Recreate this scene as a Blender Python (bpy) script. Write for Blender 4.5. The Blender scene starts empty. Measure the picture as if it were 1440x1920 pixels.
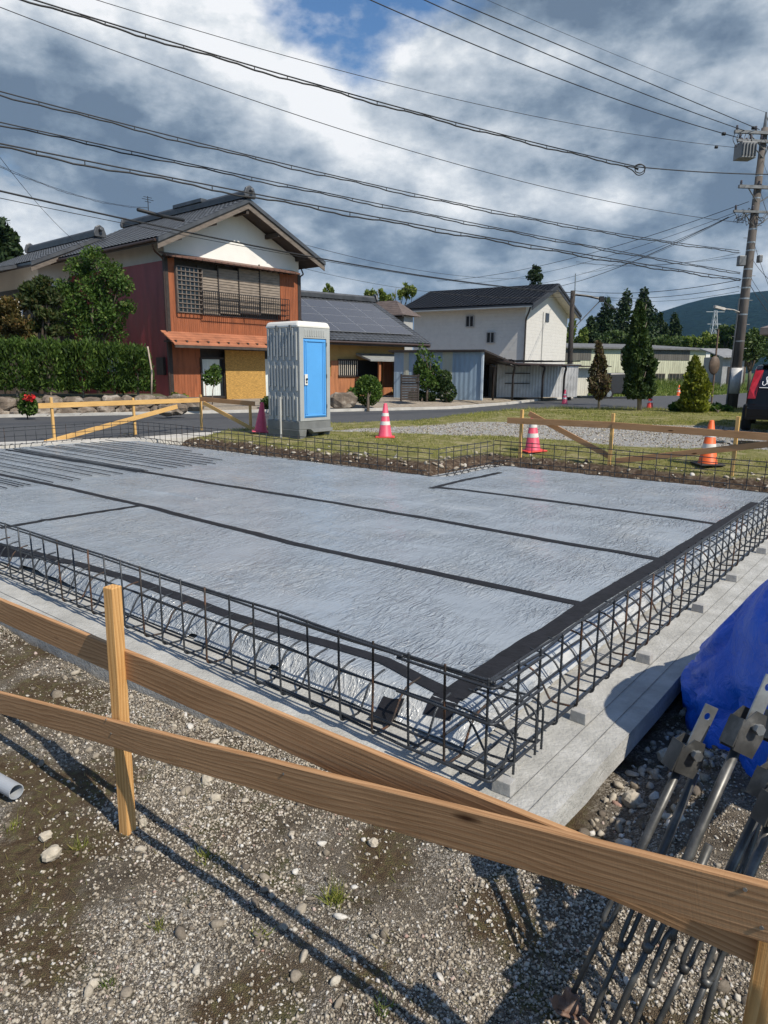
import bpy, math, random
import numpy as np
from mathutils import Vector, Matrix
random.seed(7)
RNG = np.random.default_rng(11)
SC = bpy.context.scene
COL = SC.collection
R = math.radians

# ------------------------------------------------------------------ camera
F_PX, CX, CY = 1300.0, 720.0, 960.0
PITCH, ROLL, CZ = R(11.6), R(0.45), 1.38
cam_d = bpy.data.cameras.new('camera')
cam = bpy.data.objects.new('camera', cam_d)
COL.objects.link(cam)
cam_d.sensor_fit = 'VERTICAL'
cam_d.sensor_height = 36.0
cam_d.lens = F_PX / 1920.0 * 36.0
cam_d.clip_start = 0.05
cam_d.clip_end = 12000
cam.matrix_world = (Matrix.Translation((0, 0, CZ)) @ Matrix.Rotation(R(90) - PITCH, 4, 'X')
                    @ Matrix.Rotation(ROLL, 4, 'Z'))
SC.camera = cam

# ------------------------------------------------------------------ sky, sun, exposure
SUN_HEAD, SUN_EL = 135.5, 48.0
world = bpy.data.worlds.new('World')
SC.world = world
world.use_nodes = True
wt = world.node_tree
wt.nodes.clear()


def wn(kind, **kw):
    n = wt.nodes.new(kind)
    for k, v in kw.items():
        setattr(n, k, v)
    return n


def wl(a, b):
    wt.links.new(a, b)


def wmath(op, a, b=None, clamp=False):
    n = wn('ShaderNodeMath', operation=op, use_clamp=clamp)
    for i, v in enumerate((a, b)):
        if v is None:
            continue
        if isinstance(v, (int, float)):
            n.inputs[i].default_value = v
        else:
            wl(v, n.inputs[i])
    return n.outputs[0]


w_out = wn('ShaderNodeOutputWorld')
w_bg = wn('ShaderNodeBackground')
w_bg.inputs['Strength'].default_value = 0.1
w_sky = wn('ShaderNodeTexSky', sky_type='NISHITA', sun_disc=False)
w_sky.sun_elevation = R(SUN_EL)
w_sky.sun_rotation = R(SUN_HEAD)
w_sky.air_density = 1.2
w_sky.dust_density = 0.6
w_tc = wn('ShaderNodeTexCoord')
w_sep = wn('ShaderNodeSeparateXYZ')
wl(w_tc.outputs['Generated'], w_sep.inputs[0])
w_vec = wn('ShaderNodeMapping')
w_vec.inputs['Scale'].default_value = (1.0, 1.0, 1.75)
wl(w_tc.outputs['Generated'], w_vec.inputs['Vector'])


def wnoise(vec, scale, detail, rough, off=(0, 0, 0), dist=0.0):
    mp = wn('ShaderNodeMapping')
    mp.inputs['Location'].default_value = off
    wl(vec, mp.inputs['Vector'])
    n = wn('ShaderNodeTexNoise')
    n.inputs['Scale'].default_value = scale
    n.inputs['Detail'].default_value = detail
    n.inputs['Roughness'].default_value = rough
    n.inputs['Distortion'].default_value = dist
    wl(mp.outputs[0], n.inputs['Vector'])
    return n.outputs['Fac']


SKY_OFF = (3.9, 17.3, 10.6)
W_V = w_vec.outputs[0]
n_big = wnoise(W_V, 1.85, 12, 0.57, SKY_OFF, 0.0)
n_lit = wnoise(W_V, 1.85, 12, 0.57, (SKY_OFF[0] + 0.022, SKY_OFF[1] - 0.028, SKY_OFF[2] + 0.08), 0.0)
n_mid = wnoise(W_V, 8.5, 8, 0.6, (1.3, 9.1, 0), 0.05)
n_cov = wnoise(W_V, 1.5, 4, 0.5, (5.2, 3.4, 0))


def wramp(fac, stops):
    r = wn('ShaderNodeValToRGB')
    els = r.color_ramp.elements
    while len(els) > 1:
        els.remove(els[-1])
    els[0].position, els[0].color = stops[0][0], (*stops[0][1], 1)
    for p, c in stops[1:]:
        e = els.new(p)
        e.color = (*c, 1)
    wl(fac, r.inputs[0])
    return r.outputs['Color']


# brightness of the cloud body: an emboss towards the sun plus finer billows
emb = wmath('MULTIPLY', wmath('SUBTRACT', n_big, n_lit), 6.4)
shade = wmath('ADD', wmath('ADD', wmath('MULTIPLY', emb, 1.0), 0.5),
              wmath('MULTIPLY', wmath('SUBTRACT', n_mid, 0.5), 0.75))
shade = wmath('SUBTRACT', shade, wmath('MULTIPLY', wmath('SUBTRACT', n_big, 0.5), 1.3))
shade = wmath('ADD', shade, wmath('MULTIPLY', wmath('SUBTRACT', w_sep.outputs[2], 0.24), 0.55), True)
cloud = wramp(shade, [(0.0, (1.4, 1.95, 2.75)), (0.2, (2.1, 2.75, 3.6)), (0.42, (3.5, 4.15, 4.95)),
                      (0.66, (5.2, 5.75, 6.4)), (0.88, (7.4, 7.75, 8.1)), (1.0, (8.6, 8.75, 9.0))])
cover = wramp(wmath('ADD', wmath('ADD', n_big, wmath('MULTIPLY', wmath('SUBTRACT', 0.34, w_sep.outputs[2]), 0.42)), wmath('MULTIPLY', wmath('SUBTRACT', n_cov, 0.5), 0.55)),
              [(0.33, (0, 0, 0)), (0.41, (1, 1, 1))])
w_blue = wn('ShaderNodeMixRGB', blend_type='MULTIPLY')
w_blue.inputs[0].default_value = 1.0
wl(w_sky.outputs[0], w_blue.inputs[1])
w_blue.inputs[2].default_value = (0.62, 0.86, 1.12, 1)
# unseen sky behind the camera, by the sun, cleared to deepen shadows; overcast ahead
w_ahead = wramp(wmath('ADD', wmath('MULTIPLY', w_sep.outputs[1], 0.5), 0.5), [(0.58, (0.12, 0.12, 0.12)), (0.80, (1, 1, 1))])
w_cov = wn('ShaderNodeMixRGB', blend_type='MULTIPLY')
w_cov.inputs[0].default_value = 1.0
wl(cover, w_cov.inputs[1])
wl(w_ahead, w_cov.inputs[2])
w_mix = wn('ShaderNodeMixRGB')
wl(w_cov.outputs[0], w_mix.inputs[0])
wl(w_blue.outputs[0], w_mix.inputs[1])
wl(cloud, w_mix.inputs[2])
wl(w_mix.outputs[0], w_bg.inputs['Color'])
wl(w_bg.outputs[0], w_out.inputs['Surface'])

sun_d = bpy.data.lights.new('sun', 'SUN')
sun_d.energy = 5.0
sun_d.angle = R(0.5)
sun_d.color = (1.0, 0.92, 0.79)
sun = bpy.data.objects.new('sun', sun_d)
COL.objects.link(sun)
sun_dir = Vector((math.sin(R(SUN_HEAD)) * math.cos(R(SUN_EL)), math.cos(R(SUN_HEAD)) * math.cos(R(SUN_EL)), math.sin(R(SUN_EL))))
sun.rotation_euler = sun_dir.to_track_quat('Z', 'Y').to_euler()
sun.location = sun_dir * 60
SC.view_settings.view_transform = 'Standard'
SC.view_settings.look = 'None'
SC.view_settings.exposure = 0.12
SC.view_settings.gamma = 1.0
SC.cycles.max_bounces = 6
SC.cycles.transparent_max_bounces = 8


# ------------------------------------------------------------------ measuring: a pixel of the photograph becomes a place
def ray(u, v):
    x, y = u - CX, -(v - CY)
    c, s = math.cos(ROLL), math.sin(ROLL)
    x, y = c * x - s * y, s * x + c * y
    return np.array([x, y * math.sin(PITCH) + F_PX * math.cos(PITCH), y * math.cos(PITCH) - F_PX * math.sin(PITCH)])


EYE = np.array([0, 0, CZ])


def gnd(u, v, z=0.0):
    d = ray(u, v)
    return EYE + d * ((z - CZ) / d[2])


def at(u, v, Y):
    d = ray(u, v)
    return EYE + d * (Y / d[1])


def hd(deg):
    return np.array([math.sin(R(deg)), math.cos(R(deg)), 0.0])


def onwall(u, v, P0, d):
    r = ray(u, v)
    n = np.array([d[1], -d[0], 0])
    t = ((np.asarray(P0) - EYE) @ n) / (r @ n)
    p = EYE + t * r
    return float((p - P0) @ d), float(p[2])


UP = np.array([0, 0, 1.0])
AX, BX = hd(-51.15), hd(38.85)          # the foundation's two directions
C0 = np.array([0.417, 2.43, 0.0])       # its near corner


def P(a, b, z=0.0):
    q = C0 + AX * a + BX * b
    return np.array([q[0], q[1], z])


def ab(u, v, z=-0.13):
    d = gnd(u, v, z) - C0
    return float(d @ AX), float(d @ BX)


# ------------------------------------------------------------------ mesh builder and object helpers
ORG = {}


class MB:
    def __init__(self):
        self.v, self.f, self.n = [], [], 0

    def add(self, verts, faces):
        verts = np.asarray(verts, float)
        self.v.append(verts)
        k = self.n
        self.f.extend([tuple(i + k for i in f) for f in faces])
        self.n += len(verts)
        return self

    def box(self, c, ax, ay, az, sx, sy, sz):
        c, ax, ay, az = [np.asarray(q, float) for q in (c, ax, ay, az)]
        vs = [c + ax * sx * i / 2 + ay * sy * j / 2 + az * sz * k / 2 for k in (-1, 1) for j in (-1, 1) for i in (-1, 1)]
        return self.add(vs, [(0, 2, 3, 1), (4, 5, 7, 6), (0, 1, 5, 4), (2, 6, 7, 3), (0, 4, 6, 2), (1, 3, 7, 5)])

    def bx(self, x0, x1, y0, y1, z0, z1):
        return self.box(((x0 + x1) / 2, (y0 + y1) / 2, (z0 + z1) / 2), (1, 0, 0), (0, 1, 0), (0, 0, 1), x1 - x0, y1 - y0, z1 - z0)

    def hexa(self, lo, hi):
        """solid between two quads (each four corners, same order)"""
        return self.add(list(lo) + list(hi), [(3, 2, 1, 0), (4, 5, 6, 7), (0, 1, 5, 4), (1, 2, 6, 5), (2, 3, 7, 6), (3, 0, 4, 7)])

    def quad(self, *p):
        return self.add(p, [tuple(range(len(p)))])

    def slab(self, pts, off):
        """polygon given thickness by an offset vector"""
        pts = [np.asarray(p, float) for p in pts]
        off = np.asarray(off, float)
        n = len(pts)
        fs = [tuple(range(n))[::-1], tuple(range(n, 2 * n))]
        fs += [(i, (i + 1) % n, n + (i + 1) % n, n + i) for i in range(n)]
        return self.add(pts + [p + off for p in pts], fs)

    def tube(self, path, r, n=6, cap=True, ribs=None):
        path = np.asarray(path, float)
        m = len(path)
        rr = np.full(m, r, float) if np.isscalar(r) else np.asarray(r, float)
        if ribs is not None:
            rr = rr * ribs
        t = np.gradient(path, axis=0)
        t /= np.linalg.norm(t, axis=1)[:, None] + 1e-12
        ref = np.array([0, 0, 1.0]) if abs(t[0][2]) < 0.9 else np.array([1.0, 0, 0])
        u = np.cross(t[0], ref)
        u /= np.linalg.norm(u)
        us = np.empty((m, 3))
        for i in range(m):
            u = u - t[i] * (u @ t[i])
            u = u / (np.linalg.norm(u) + 1e-12)
            us[i] = u
        vs = np.cross(t, us)
        an = np.arange(n) * 2 * math.pi / n
        ring = path[:, None, :] + rr[:, None, None] * (us[:, None, :] * np.cos(an)[None, :, None] + vs[:, None, :] * np.sin(an)[None, :, None])
        fs = [(i * n + j, i * n + (j + 1) % n, (i + 1) * n + (j + 1) % n, (i + 1) * n + j) for i in range(m - 1) for j in range(n)]
        if cap:
            fs += [tuple(range(n))[::-1], tuple((m - 1) * n + j for j in range(n))]
        return self.add(ring.reshape(-1, 3), fs)

    def lathe(self, prof, c=(0, 0, 0), n=20):
        c = np.asarray(c, float)
        vs = []
        for r, z in prof:
            for j in range(n):
                a = 2 * math.pi * j / n
                vs.append(c + np.array([r * math.cos(a), r * math.sin(a), z]))
        m = len(prof)
        fs = [(i * n + j, i * n + (j + 1) % n, (i + 1) * n + (j + 1) % n, (i + 1) * n + j) for i in range(m - 1) for j in range(n)]
        fs += [tuple(range(n))[::-1], tuple((m - 1) * n + j for j in range(n))]
        return self.add(vs, fs)

    def grid(self, fn, us, vs):
        """surface fn(u, v) over two lists"""
        pts = [fn(u, v) for v in vs for u in us]
        n = len(us)
        return self.add(pts, [(j * n + i, j * n + i + 1, (j + 1) * n + i + 1, (j + 1) * n + i) for j in range(len(vs) - 1) for i in range(n - 1)])

    def build(self, name, m, parent=None, loc=None, smooth=False, bevel=0.0):
        V = np.concatenate(self.v) if self.v else np.zeros((0, 3))
        if parent is not None:
            org = ORG[parent.name]
        elif loc is not None:
            org = np.asarray(loc, float)
        else:
            org = np.array([(V[:, 0].min() + V[:, 0].max()) / 2, (V[:, 1].min() + V[:, 1].max()) / 2, V[:, 2].min()])
        me = bpy.data.meshes.new(name)
        me.from_pydata((V - org).tolist(), [], self.f)
        me.materials.append(m)
        me.update()
        if smooth:
            me.shade_smooth()
        o = bpy.data.objects.new(name, me)
        COL.objects.link(o)
        ORG[o.name] = org
        if parent is not None:
            o.parent = parent
        else:
            o.location = org
        if bevel:
            b = o.modifiers.new('bevel', 'BEVEL')
            b.width = bevel
            b.segments = 2
            b.limit_method = 'ANGLE'
        return o


def npmesh(name, V, faces_idx, nper, m, parent=None, loc=(0, 0, 0), smooth=False):
    """fast mesh: V (N,3), faces_idx flat array, nper corners per face"""
    org = ORG[parent.name] if parent is not None else np.asarray(loc, float)
    me = bpy.data.meshes.new(name)
    nf = len(faces_idx) // nper
    me.vertices.add(len(V))
    me.vertices.foreach_set('co', (V - org).astype(np.float32).ravel())
    me.loops.add(len(faces_idx))
    me.loops.foreach_set('vertex_index', np.asarray(faces_idx, np.int32))
    me.polygons.add(nf)
    me.polygons.foreach_set('loop_start', np.arange(0, nf * nper, nper, dtype=np.int32))
    me.materials.append(m)
    me.update(calc_edges=True)
    me.validate()
    if smooth:
        me.shade_smooth()
    o = bpy.data.objects.new(name, me)
    COL.objects.link(o)
    ORG[o.name] = org
    if parent is not None:
        o.parent = parent
    else:
        o.location = org
    return o


def tag(o, label, cat, group=None, kind=None):
    if label:
        o['label'] = label
    if cat:
        o['category'] = cat
    if group:
        o['group'] = group
    if kind:
        o['kind'] = kind
    return o


def thing(name, label, cat, loc=(0, 0, 0), group=None):
    o = bpy.data.objects.new(name, None)
    o.empty_display_size = 0.2
    COL.objects.link(o)
    o.location = loc
    ORG[o.name] = np.asarray(loc, float)
    return tag(o, label, cat, group)


def struct(o):
    o['kind'] = 'structure'
    return o


def dup(root, loc, rotz=0.0, label=None, scale=None):
    r = root.copy()
    COL.objects.link(r)
    r.location = loc
    r.rotation_euler = (0, 0, rotz)
    if scale:
        r.scale = (scale, scale, scale)
    if label:
        r['label'] = label
    ORG[r.name] = np.asarray(loc, float)
    for ch in list(root.children):
        c = ch.copy()
        COL.objects.link(c)
        c.parent = r
        for g in list(ch.children):
            d = g.copy()
            COL.objects.link(d)
            d.parent = c
    return r


# ------------------------------------------------------------------ materials
def nodes(name):
    m = bpy.data.materials.new(name)
    m.use_nodes = True
    t = m.node_tree
    return m, t, t.nodes['Principled BSDF']


def mk(t, kind, **kw):
    n = t.nodes.new(kind)
    for k, v in kw.items():
        setattr(n, k, v)
    return n


def coords(t, space='Object', scale=(1, 1, 1), rot=(0, 0, 0), rand=False):
    tc = mk(t, 'ShaderNodeTexCoord')
    mp = mk(t, 'ShaderNodeMapping')
    mp.inputs['Scale'].default_value = scale
    mp.inputs['Rotation'].default_value = rot
    t.links.new(tc.outputs[space], mp.inputs['Vector'])
    if rand:
        oi = mk(t, 'ShaderNodeObjectInfo')
        mu = mk(t, 'ShaderNodeMath', operation='MULTIPLY')
        mu.inputs[1].default_value = 37.0
        t.links.new(oi.outputs['Random'], mu.inputs[0])
        t.links.new(mu.outputs[0], mp.inputs['Location'])
    return mp.outputs[0]


def coords2(t, scale, rotz):
    """object coordinates turned first, then stretched along the turned axes"""
    a = coords(t, 'Object', (1, 1, 1), (0, 0, rotz))
    mp = mk(t, 'ShaderNodeMapping')
    mp.inputs['Scale'].default_value = scale
    t.links.new(a, mp.inputs['Vector'])
    return mp.outputs[0]


def noise(t, vec, scale, detail=5, rough=0.6, dist=0.0):
    n = mk(t, 'ShaderNodeTexNoise')
    n.inputs['Scale'].default_value = scale
    n.inputs['Detail'].default_value = detail
    n.inputs['Roughness'].default_value = rough
    n.inputs['Distortion'].default_value = dist
    t.links.new(vec, n.inputs['Vector'])
    return n.outputs['Fac']


def ramp(t, fac, stops):
    r = mk(t, 'ShaderNodeValToRGB')
    els = r.color_ramp.elements
    while len(els) > 1:
        els.remove(els[-1])
    els[0].position, els[0].color = stops[0][0], (*stops[0][1], 1)
    for p, c in stops[1:]:
        e = els.new(p)
        e.color = (*c, 1)
    t.links.new(fac, r.inputs[0])
    return r.outputs['Color']


def mixc(t, fac, a, b, mode='MIX'):
    n = mk(t, 'ShaderNodeMixRGB', blend_type=mode)
    for s, v in zip(n.inputs, (fac, a, b)):
        if isinstance(v, (int, float)):
            s.default_value = v
        elif isinstance(v, tuple):
            s.default_value = (*v, 1)
        else:
            t.links.new(v, s)
    return n.outputs[0]


def mth(t, op, a, b=None, clamp=False):
    n = mk(t, 'ShaderNodeMath', operation=op, use_clamp=clamp)
    for i, v in enumerate((a, b)):
        if v is None:
            continue
        if isinstance(v, (int, float)):
            n.inputs[i].default_value = v
        else:
            t.links.new(v, n.inputs[i])
    return n.outputs[0]


def bump(t, bs, height, strength, dist=0.01):
    b = mk(t, 'ShaderNodeBump')
    b.inputs['Strength'].default_value = strength
    b.inputs['Distance'].default_value = dist
    t.links.new(height, b.inputs['Height'])
    t.links.new(b.outputs[0], bs.inputs['Normal'])
    return b


def spread(c, k):
    return tuple(min(1.0, max(0.0, x * k)) for x in c)


def M(name, c, rough=0.8, scale=4.0, var=0.3, c2=None, stretch=(1, 1, 1), rot=(0, 0, 0), bmp=0.0, bscale=None, bdist=0.01, metal=0.0, spec=0.5, detail=6, rand=False):
    m, t, bs = nodes(name)
    v = coords(t, 'Object', stretch, rot, rand)
    f = noise(t, v, scale, detail, 0.62)
    lo, hi = spread(c, 1 - var), spread(c, 1 + var)
    if c2:
        col = ramp(t, f, [(0.3, lo), (0.5, c), (0.68, c2)])
    else:
        col = ramp(t, f, [(0.3, lo), (0.7, hi)])
    t.links.new(col, bs.inputs['Base Color'])
    bs.inputs['Roughness'].default_value = rough
    bs.inputs['Metallic'].default_value = metal
    bs.inputs['Specular IOR Level'].default_value = spec
    if bmp:
        bump(t, bs, noise(t, v, bscale or scale * 4, 5, 0.6), bmp, bdist)
    return m


def wave_bump(m, axis, period, strength, dist, rot=(0, 0, 0), profile='SIN'):
    """ribs on top of a material made by M; axis is the direction across the ribs"""
    t = m.node_tree
    bs = t.nodes['Principled BSDF']
    v = coords(t, 'Object', (1, 1, 1), rot)
    w = mk(t, 'ShaderNodeTexWave', wave_type='BANDS', bands_direction=axis, wave_profile=profile)
    w.inputs['Scale'].default_value = 2 * math.pi / 20.0 / period
    t.links.new(v, w.inputs['Vector'])
    bump(t, bs, w.outputs['Fac'], strength, dist)
    return m


def leafmat(name, dark, light, dry=None, trans=0.3):
    m, t, bs = nodes(name)
    g = mk(t, 'ShaderNodeNewGeometry')
    stops = [(0.0, dark), (0.75, light)]
    if dry:
        stops.append((1.0, dry))
    col = ramp(t, g.outputs['Random Per Island'], stops)
    v = coords(t, 'Object')
    patch = ramp(t, noise(t, v, 0.9, 3, 0.5), [(0.3, (0.72, 0.72, 0.72)), (0.7, (1.25, 1.25, 1.25))])
    col = mixc(t, 1.0, col, patch, 'MULTIPLY')
    t.links.new(col, bs.inputs['Base Color'])
    bs.inputs['Roughness'].default_value = 0.6
    bs.inputs['Specular IOR Level'].default_value = 0.25
    tr = mk(t, 'ShaderNodeBsdfTranslucent')
    t.links.new(mixc(t, 1.0, col, (1.2, 1.3, 0.6), 'MULTIPLY'), tr.inputs['Color'])
    mx = mk(t, 'ShaderNodeMixShader')
    mx.inputs[0].default_value = trans
    t.links.new(bs.outputs[0], mx.inputs[1])
    t.links.new(tr.outputs[0], mx.inputs[2])
    t.links.new(mx.outputs[0], t.nodes['Material Output'].inputs['Surface'])
    return m


def woodmat(name, lo, mid, hi, knots=True):
    """sawn softwood; grain runs along local X of the part, rings cut by the board's faces"""
    m, t, bs = nodes(name)
    v = coords(t, 'Object', (1, 1, 1), rand=True)
    wob = mk(t, 'ShaderNodeVectorMath', operation='ADD')
    st = coords(t, 'Object', (0.8, 3, 3), rand=True)
    nz = mk(t, 'ShaderNodeTexNoise')
    nz.inputs['Scale'].default_value = 1.0
    nz.inputs['Detail'].default_value = 3
    t.links.new(st, nz.inputs['Vector'])
    sc = mk(t, 'ShaderNodeVectorMath', operation='SCALE')
    sc.inputs['Scale'].default_value = 0.11
    t.links.new(nz.outputs['Color'], sc.inputs[0])
    t.links.new(v, wob.inputs[0])
    t.links.new(sc.outputs[0], wob.inputs[1])
    mp = mk(t, 'ShaderNodeMapping')
    mp.inputs['Scale'].default_value = (0.05, 1, 1)
    t.links.new(wob.outputs[0], mp.inputs['Vector'])
    w = mk(t, 'ShaderNodeTexWave', wave_type='RINGS', rings_direction='X', wave_profile='SAW')
    w.inputs['Scale'].default_value = 30.0
    w.inputs['Distortion'].default_value = 1.8
    w.inputs['Detail'].default_value = 2
    w.inputs['Detail Scale'].default_value = 0.8
    t.links.new(mp.outputs[0], w.inputs['Vector'])
    col = ramp(t, w.outputs['Fac'], [(0.0, hi), (0.5, mid), (0.82, lo), (0.94, lo), (1.0, hi)])
    fine = noise(t, coords(t, 'Object', (3, 160, 160), rand=True), 1.0, 4, 0.6)
    col = mixc(t, 1.0, col, ramp(t, fine, [(0.3, (0.8, 0.78, 0.76)), (0.7, (1.12, 1.12, 1.12))]), 'MULTIPLY')
    col = mixc(t, 0.3, col, ramp(t, noise(t, coords(t, 'Object', (1.6, 6, 6), rand=True), 1.0, 3, 0.5), [(0.3, spread(lo, 1.0)), (0.7, hi)]), 'MIX')
    if knots:
        kv = coords(t, 'Object', (2.1, 9, 9), rand=True)
        vo = mk(t, 'ShaderNodeTexVoronoi', feature='F1')
        vo.inputs['Scale'].default_value = 1.0
        t.links.new(kv, vo.inputs['Vector'])
        kf = ramp(t, vo.outputs['Distance'], [(0.0, (1, 1, 1)), (0.06, (1, 1, 1)), (0.11, (0, 0, 0))])
        col = mixc(t, kf, col, (0.07, 0.03, 0.013))
    grime = ramp(t, noise(t, coords(t, 'Object', (2.5, 7, 7), rand=True), 1.0, 6, 0.7), [(0.48, (1, 1, 1)), (0.75, (0.80, 0.78, 0.76))])
    col = mixc(t, 1.0, col, grime, 'MULTIPLY')
    t.links.new(col, bs.inputs['Base Color'])
    bs.inputs['Roughness'].default_value = 0.88
    bs.inputs['Specular IOR Level'].default_value = 0.15
    saw = noise(t, coords(t, 'Object', (190, 6, 6), rand=True), 1.0, 3, 0.6)
    bump(t, bs, mth(t, 'ADD', fine, mth(t, 'MULTIPLY', saw, 0.28)), 0.5, 0.0025)
    return m


WOOD = woodmat('sawn_cedar', (0.33, 0.172, 0.08), (0.46, 0.255, 0.122), (0.55, 0.325, 0.168))
WOOD_Y = woodmat('fresh_pine', (0.48, 0.27, 0.09), (0.62, 0.38, 0.14), (0.72, 0.48, 0.20), knots=False)
WOOD_STAKE = woodmat('sawn_stake_wood', (0.42, 0.21, 0.07), (0.56, 0.31, 0.115), (0.68, 0.41, 0.17), knots=False)
REBAR = M('rebar_steel', (0.045, 0.05, 0.057), 0.45, 30, 0.4, metal=0.45, spec=0.4)
REBAR_RUST = M('rusting_rebar', (0.035, 0.028, 0.024), 0.65, 14, 0.4, c2=(0.13, 0.055, 0.025), metal=0.2)
BLACK = M('black_metal', (0.012, 0.012, 0.013), 0.45, 6, 0.2)
CABLE = M('cable_black', (0.012, 0.013, 0.015), 0.6, 6, 0.2)
GALV = M('galvanised_steel', (0.36, 0.37, 0.37), 0.42, 9, 0.35, metal=0.85, bmp=0.1)
GLASS = M('window_glass', (0.02, 0.024, 0.028), 0.06, 2, 0.3, spec=0.6)
CONC = M('cast_concrete', (0.40, 0.39, 0.36), 0.9, 7, 0.16, bmp=0.35, bscale=60, bdist=0.004)
DKBROWN = M('dark_brown_trim', (0.03, 0.022, 0.018), 0.6, 8, 0.4)
WHITEPL = M('white_plaster', (0.74, 0.72, 0.68), 0.9, 1.2, 0.05)


def board(name, p0, p1, h, th, m, parent, up=(0, 0, 1)):
    """timber between two points (its centre line); local X runs along it"""
    p0, p1 = np.asarray(p0, float), np.asarray(p1, float)
    L = np.linalg.norm(p1 - p0)
    x = (p1 - p0) / L
    y = np.cross(np.asarray(up, float), x)
    y /= np.linalg.norm(y)
    z = np.cross(x, y)
    mb = MB()
    n = max(2, int(L / 0.35))
    k = 0
    mb.bx(-L / 2, L / 2, -th / 2, th / 2, -h / 2, h / 2)
    ORG['__tmp'] = np.zeros(3)
    me = bpy.data.meshes.new(name)
    V = np.concatenate(mb.v)
    me.from_pydata(V.tolist(), [], mb.f)
    me.materials.append(m)
    o = bpy.data.objects.new(name, me)
    COL.objects.link(o)
    mat = Matrix(((x[0], y[0], z[0], 0), (x[1], y[1], z[1], 0), (x[2], y[2], z[2], 0), (0, 0, 0, 1)))
    mid = (p0 + p1) / 2 - (ORG[parent.name] if parent is not None else 0)
    o.matrix_local = Matrix.Translation(mid) @ mat
    if parent is not None:
        o.parent = parent
        o.matrix_parent_inverse = Matrix.Identity(4)
    ORG[o.name] = (p0 + p1) / 2
    b = o.modifiers.new('bevel', 'BEVEL')
    b.width = 0.0025
    b.segments = 1
    return o


def sstep(x, a, b):
    t = np.clip((x - a) / (b - a), 0, 1)
    return t * t * (3 - 2 * t)


def vnoise(x, y, seed=0):
    """smooth value noise on numpy arrays"""
    xi, yi = np.floor(x).astype(np.int64), np.floor(y).astype(np.int64)
    xf, yf = x - xi, y - yi

    def h(i, j):
        n = (i * 374761393 + j * 668265263 + seed * 974634541) & 0x7fffffff
        n = ((n ^ (n >> 13)) * 1274126177) & 0x7fffffff
        return ((n ^ (n >> 16)) & 0xffff) / 65535.0
    u, v = xf * xf * (3 - 2 * xf), yf * yf * (3 - 2 * yf)
    return (h(xi, yi) * (1 - u) + h(xi + 1, yi) * u) * (1 - v) + (h(xi, yi + 1) * (1 - u) + h(xi + 1, yi + 1) * u) * v


def fbm(x, y, seed=0, oct=4):
    s, a, tot = 0, 1.0, 0
    for k in range(oct):
        s = s + a * vnoise(x * 2 ** k, y * 2 ** k, seed + k * 17)
        tot += a
        a *= 0.5
    return s / tot

# ================================================================== THE GROUND
NX = np.array([-60, -15.4, -7.8, -5.5, -3.0, -1.6, 0.8, 3.3, 5.0, 7.3, 11, 14, 20, 30, 80.])
NY = np.array([-40, 4.8, 14.1, 15.3, 18.0, 19.5, 20.5, 24.5, 26.9, 27.8, 27.6, 28.6, 30.5, 34, 60.])
FX = np.array([-60, -21, -11.8, -7.5, -4.8, -2.0, 2.8, 5.9, 8.2, 12, 18.5, 23.4, 30, 80.])
FY = np.array([-30, 9.7, 21.4, 23.5, 24.8, 25.6, 28.2, 32.6, 37, 42, 46, 49, 56.7, 100.])


def pit_d(a, b):
    """distance inside the dug-out footprint (positive inside)"""
    d1 = np.minimum(np.minimum(a + 0.62, 13.45 - a), np.minimum(b - np.interp(a, [-0.3, 0.8, 2.4, 4], [-0.17, -0.26, -0.42, -0.42]), 6.95 - b))
    d2 = np.minimum(np.minimum(a + 0.62, 5.25 - a), np.minimum(b - np.interp(a, [-0.3, 0.8, 2.4, 4], [-0.17, -0.26, -0.42, -0.42]), 8.75 - b))
    return np.maximum(d1, d2)


def ground_h(x, y, rough=True):
    x, y = np.asarray(x, float), np.asarray(y, float)
    a = (x - C0[0]) * AX[0] + (y - C0[1]) * AX[1]
    b = (x - C0[0]) * BX[0] + (y - C0[1]) * BX[1]
    lot = -0.30 + 0.30 * sstep(b, 1.6, 7.2)
    dn = y - np.interp(x, NX, NY)
    df = y - np.interp(x, FX, FY)
    base = lot + (-0.17 - lot) * sstep(dn, -1.3, 0.0)
    house = sstep(14 - x, 0, 5) * 0.24
    base = base + house * sstep(df, 0.2, 4.2)
    if rough:
        near = sstep(30 - y, 0, 8) * sstep(-dn, 0.2, 1.2)
        base = base + near * (0.05 * (fbm(x * 0.9, y * 0.9, 3) - 0.5) + 0.025 * (fbm(x * 6, y * 6, 5) - 0.5))
    d = pit_d(a, b) + 0.16 * (fbm(x * 2.3, y * 2.3, 9) - 0.5)
    far_side = sstep(b, 3.0, 6.0) * sstep(13.2 - a, 0, 0.5)
    base = base - 0.16 * far_side * sstep(d, -1.5, -0.05)
    s = sstep(d, -0.02 - 0.12 * far_side, 0.26 + 0.05 * far_side)
    floor = -0.43 + 0.05 * (fbm(x * 5, y * 5, 21) - 0.5)
    # spoil thrown up along the far edges
    spoil = np.exp(-((d + 0.28) / 0.24) ** 2) * sstep(b, 3.5, 6.0) * (0.0 + 0.08 * (fbm(x * 3, y * 3, 31) - 0.3))
    return (base + spoil) * (1 - s) + floor * s


def rng_steps(*seg):
    out = []
    for lo, hi, st in seg:
        out += list(np.arange(lo, hi - 1e-6, st))
    out.append(seg[-1][1])
    return np.array(out)


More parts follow.
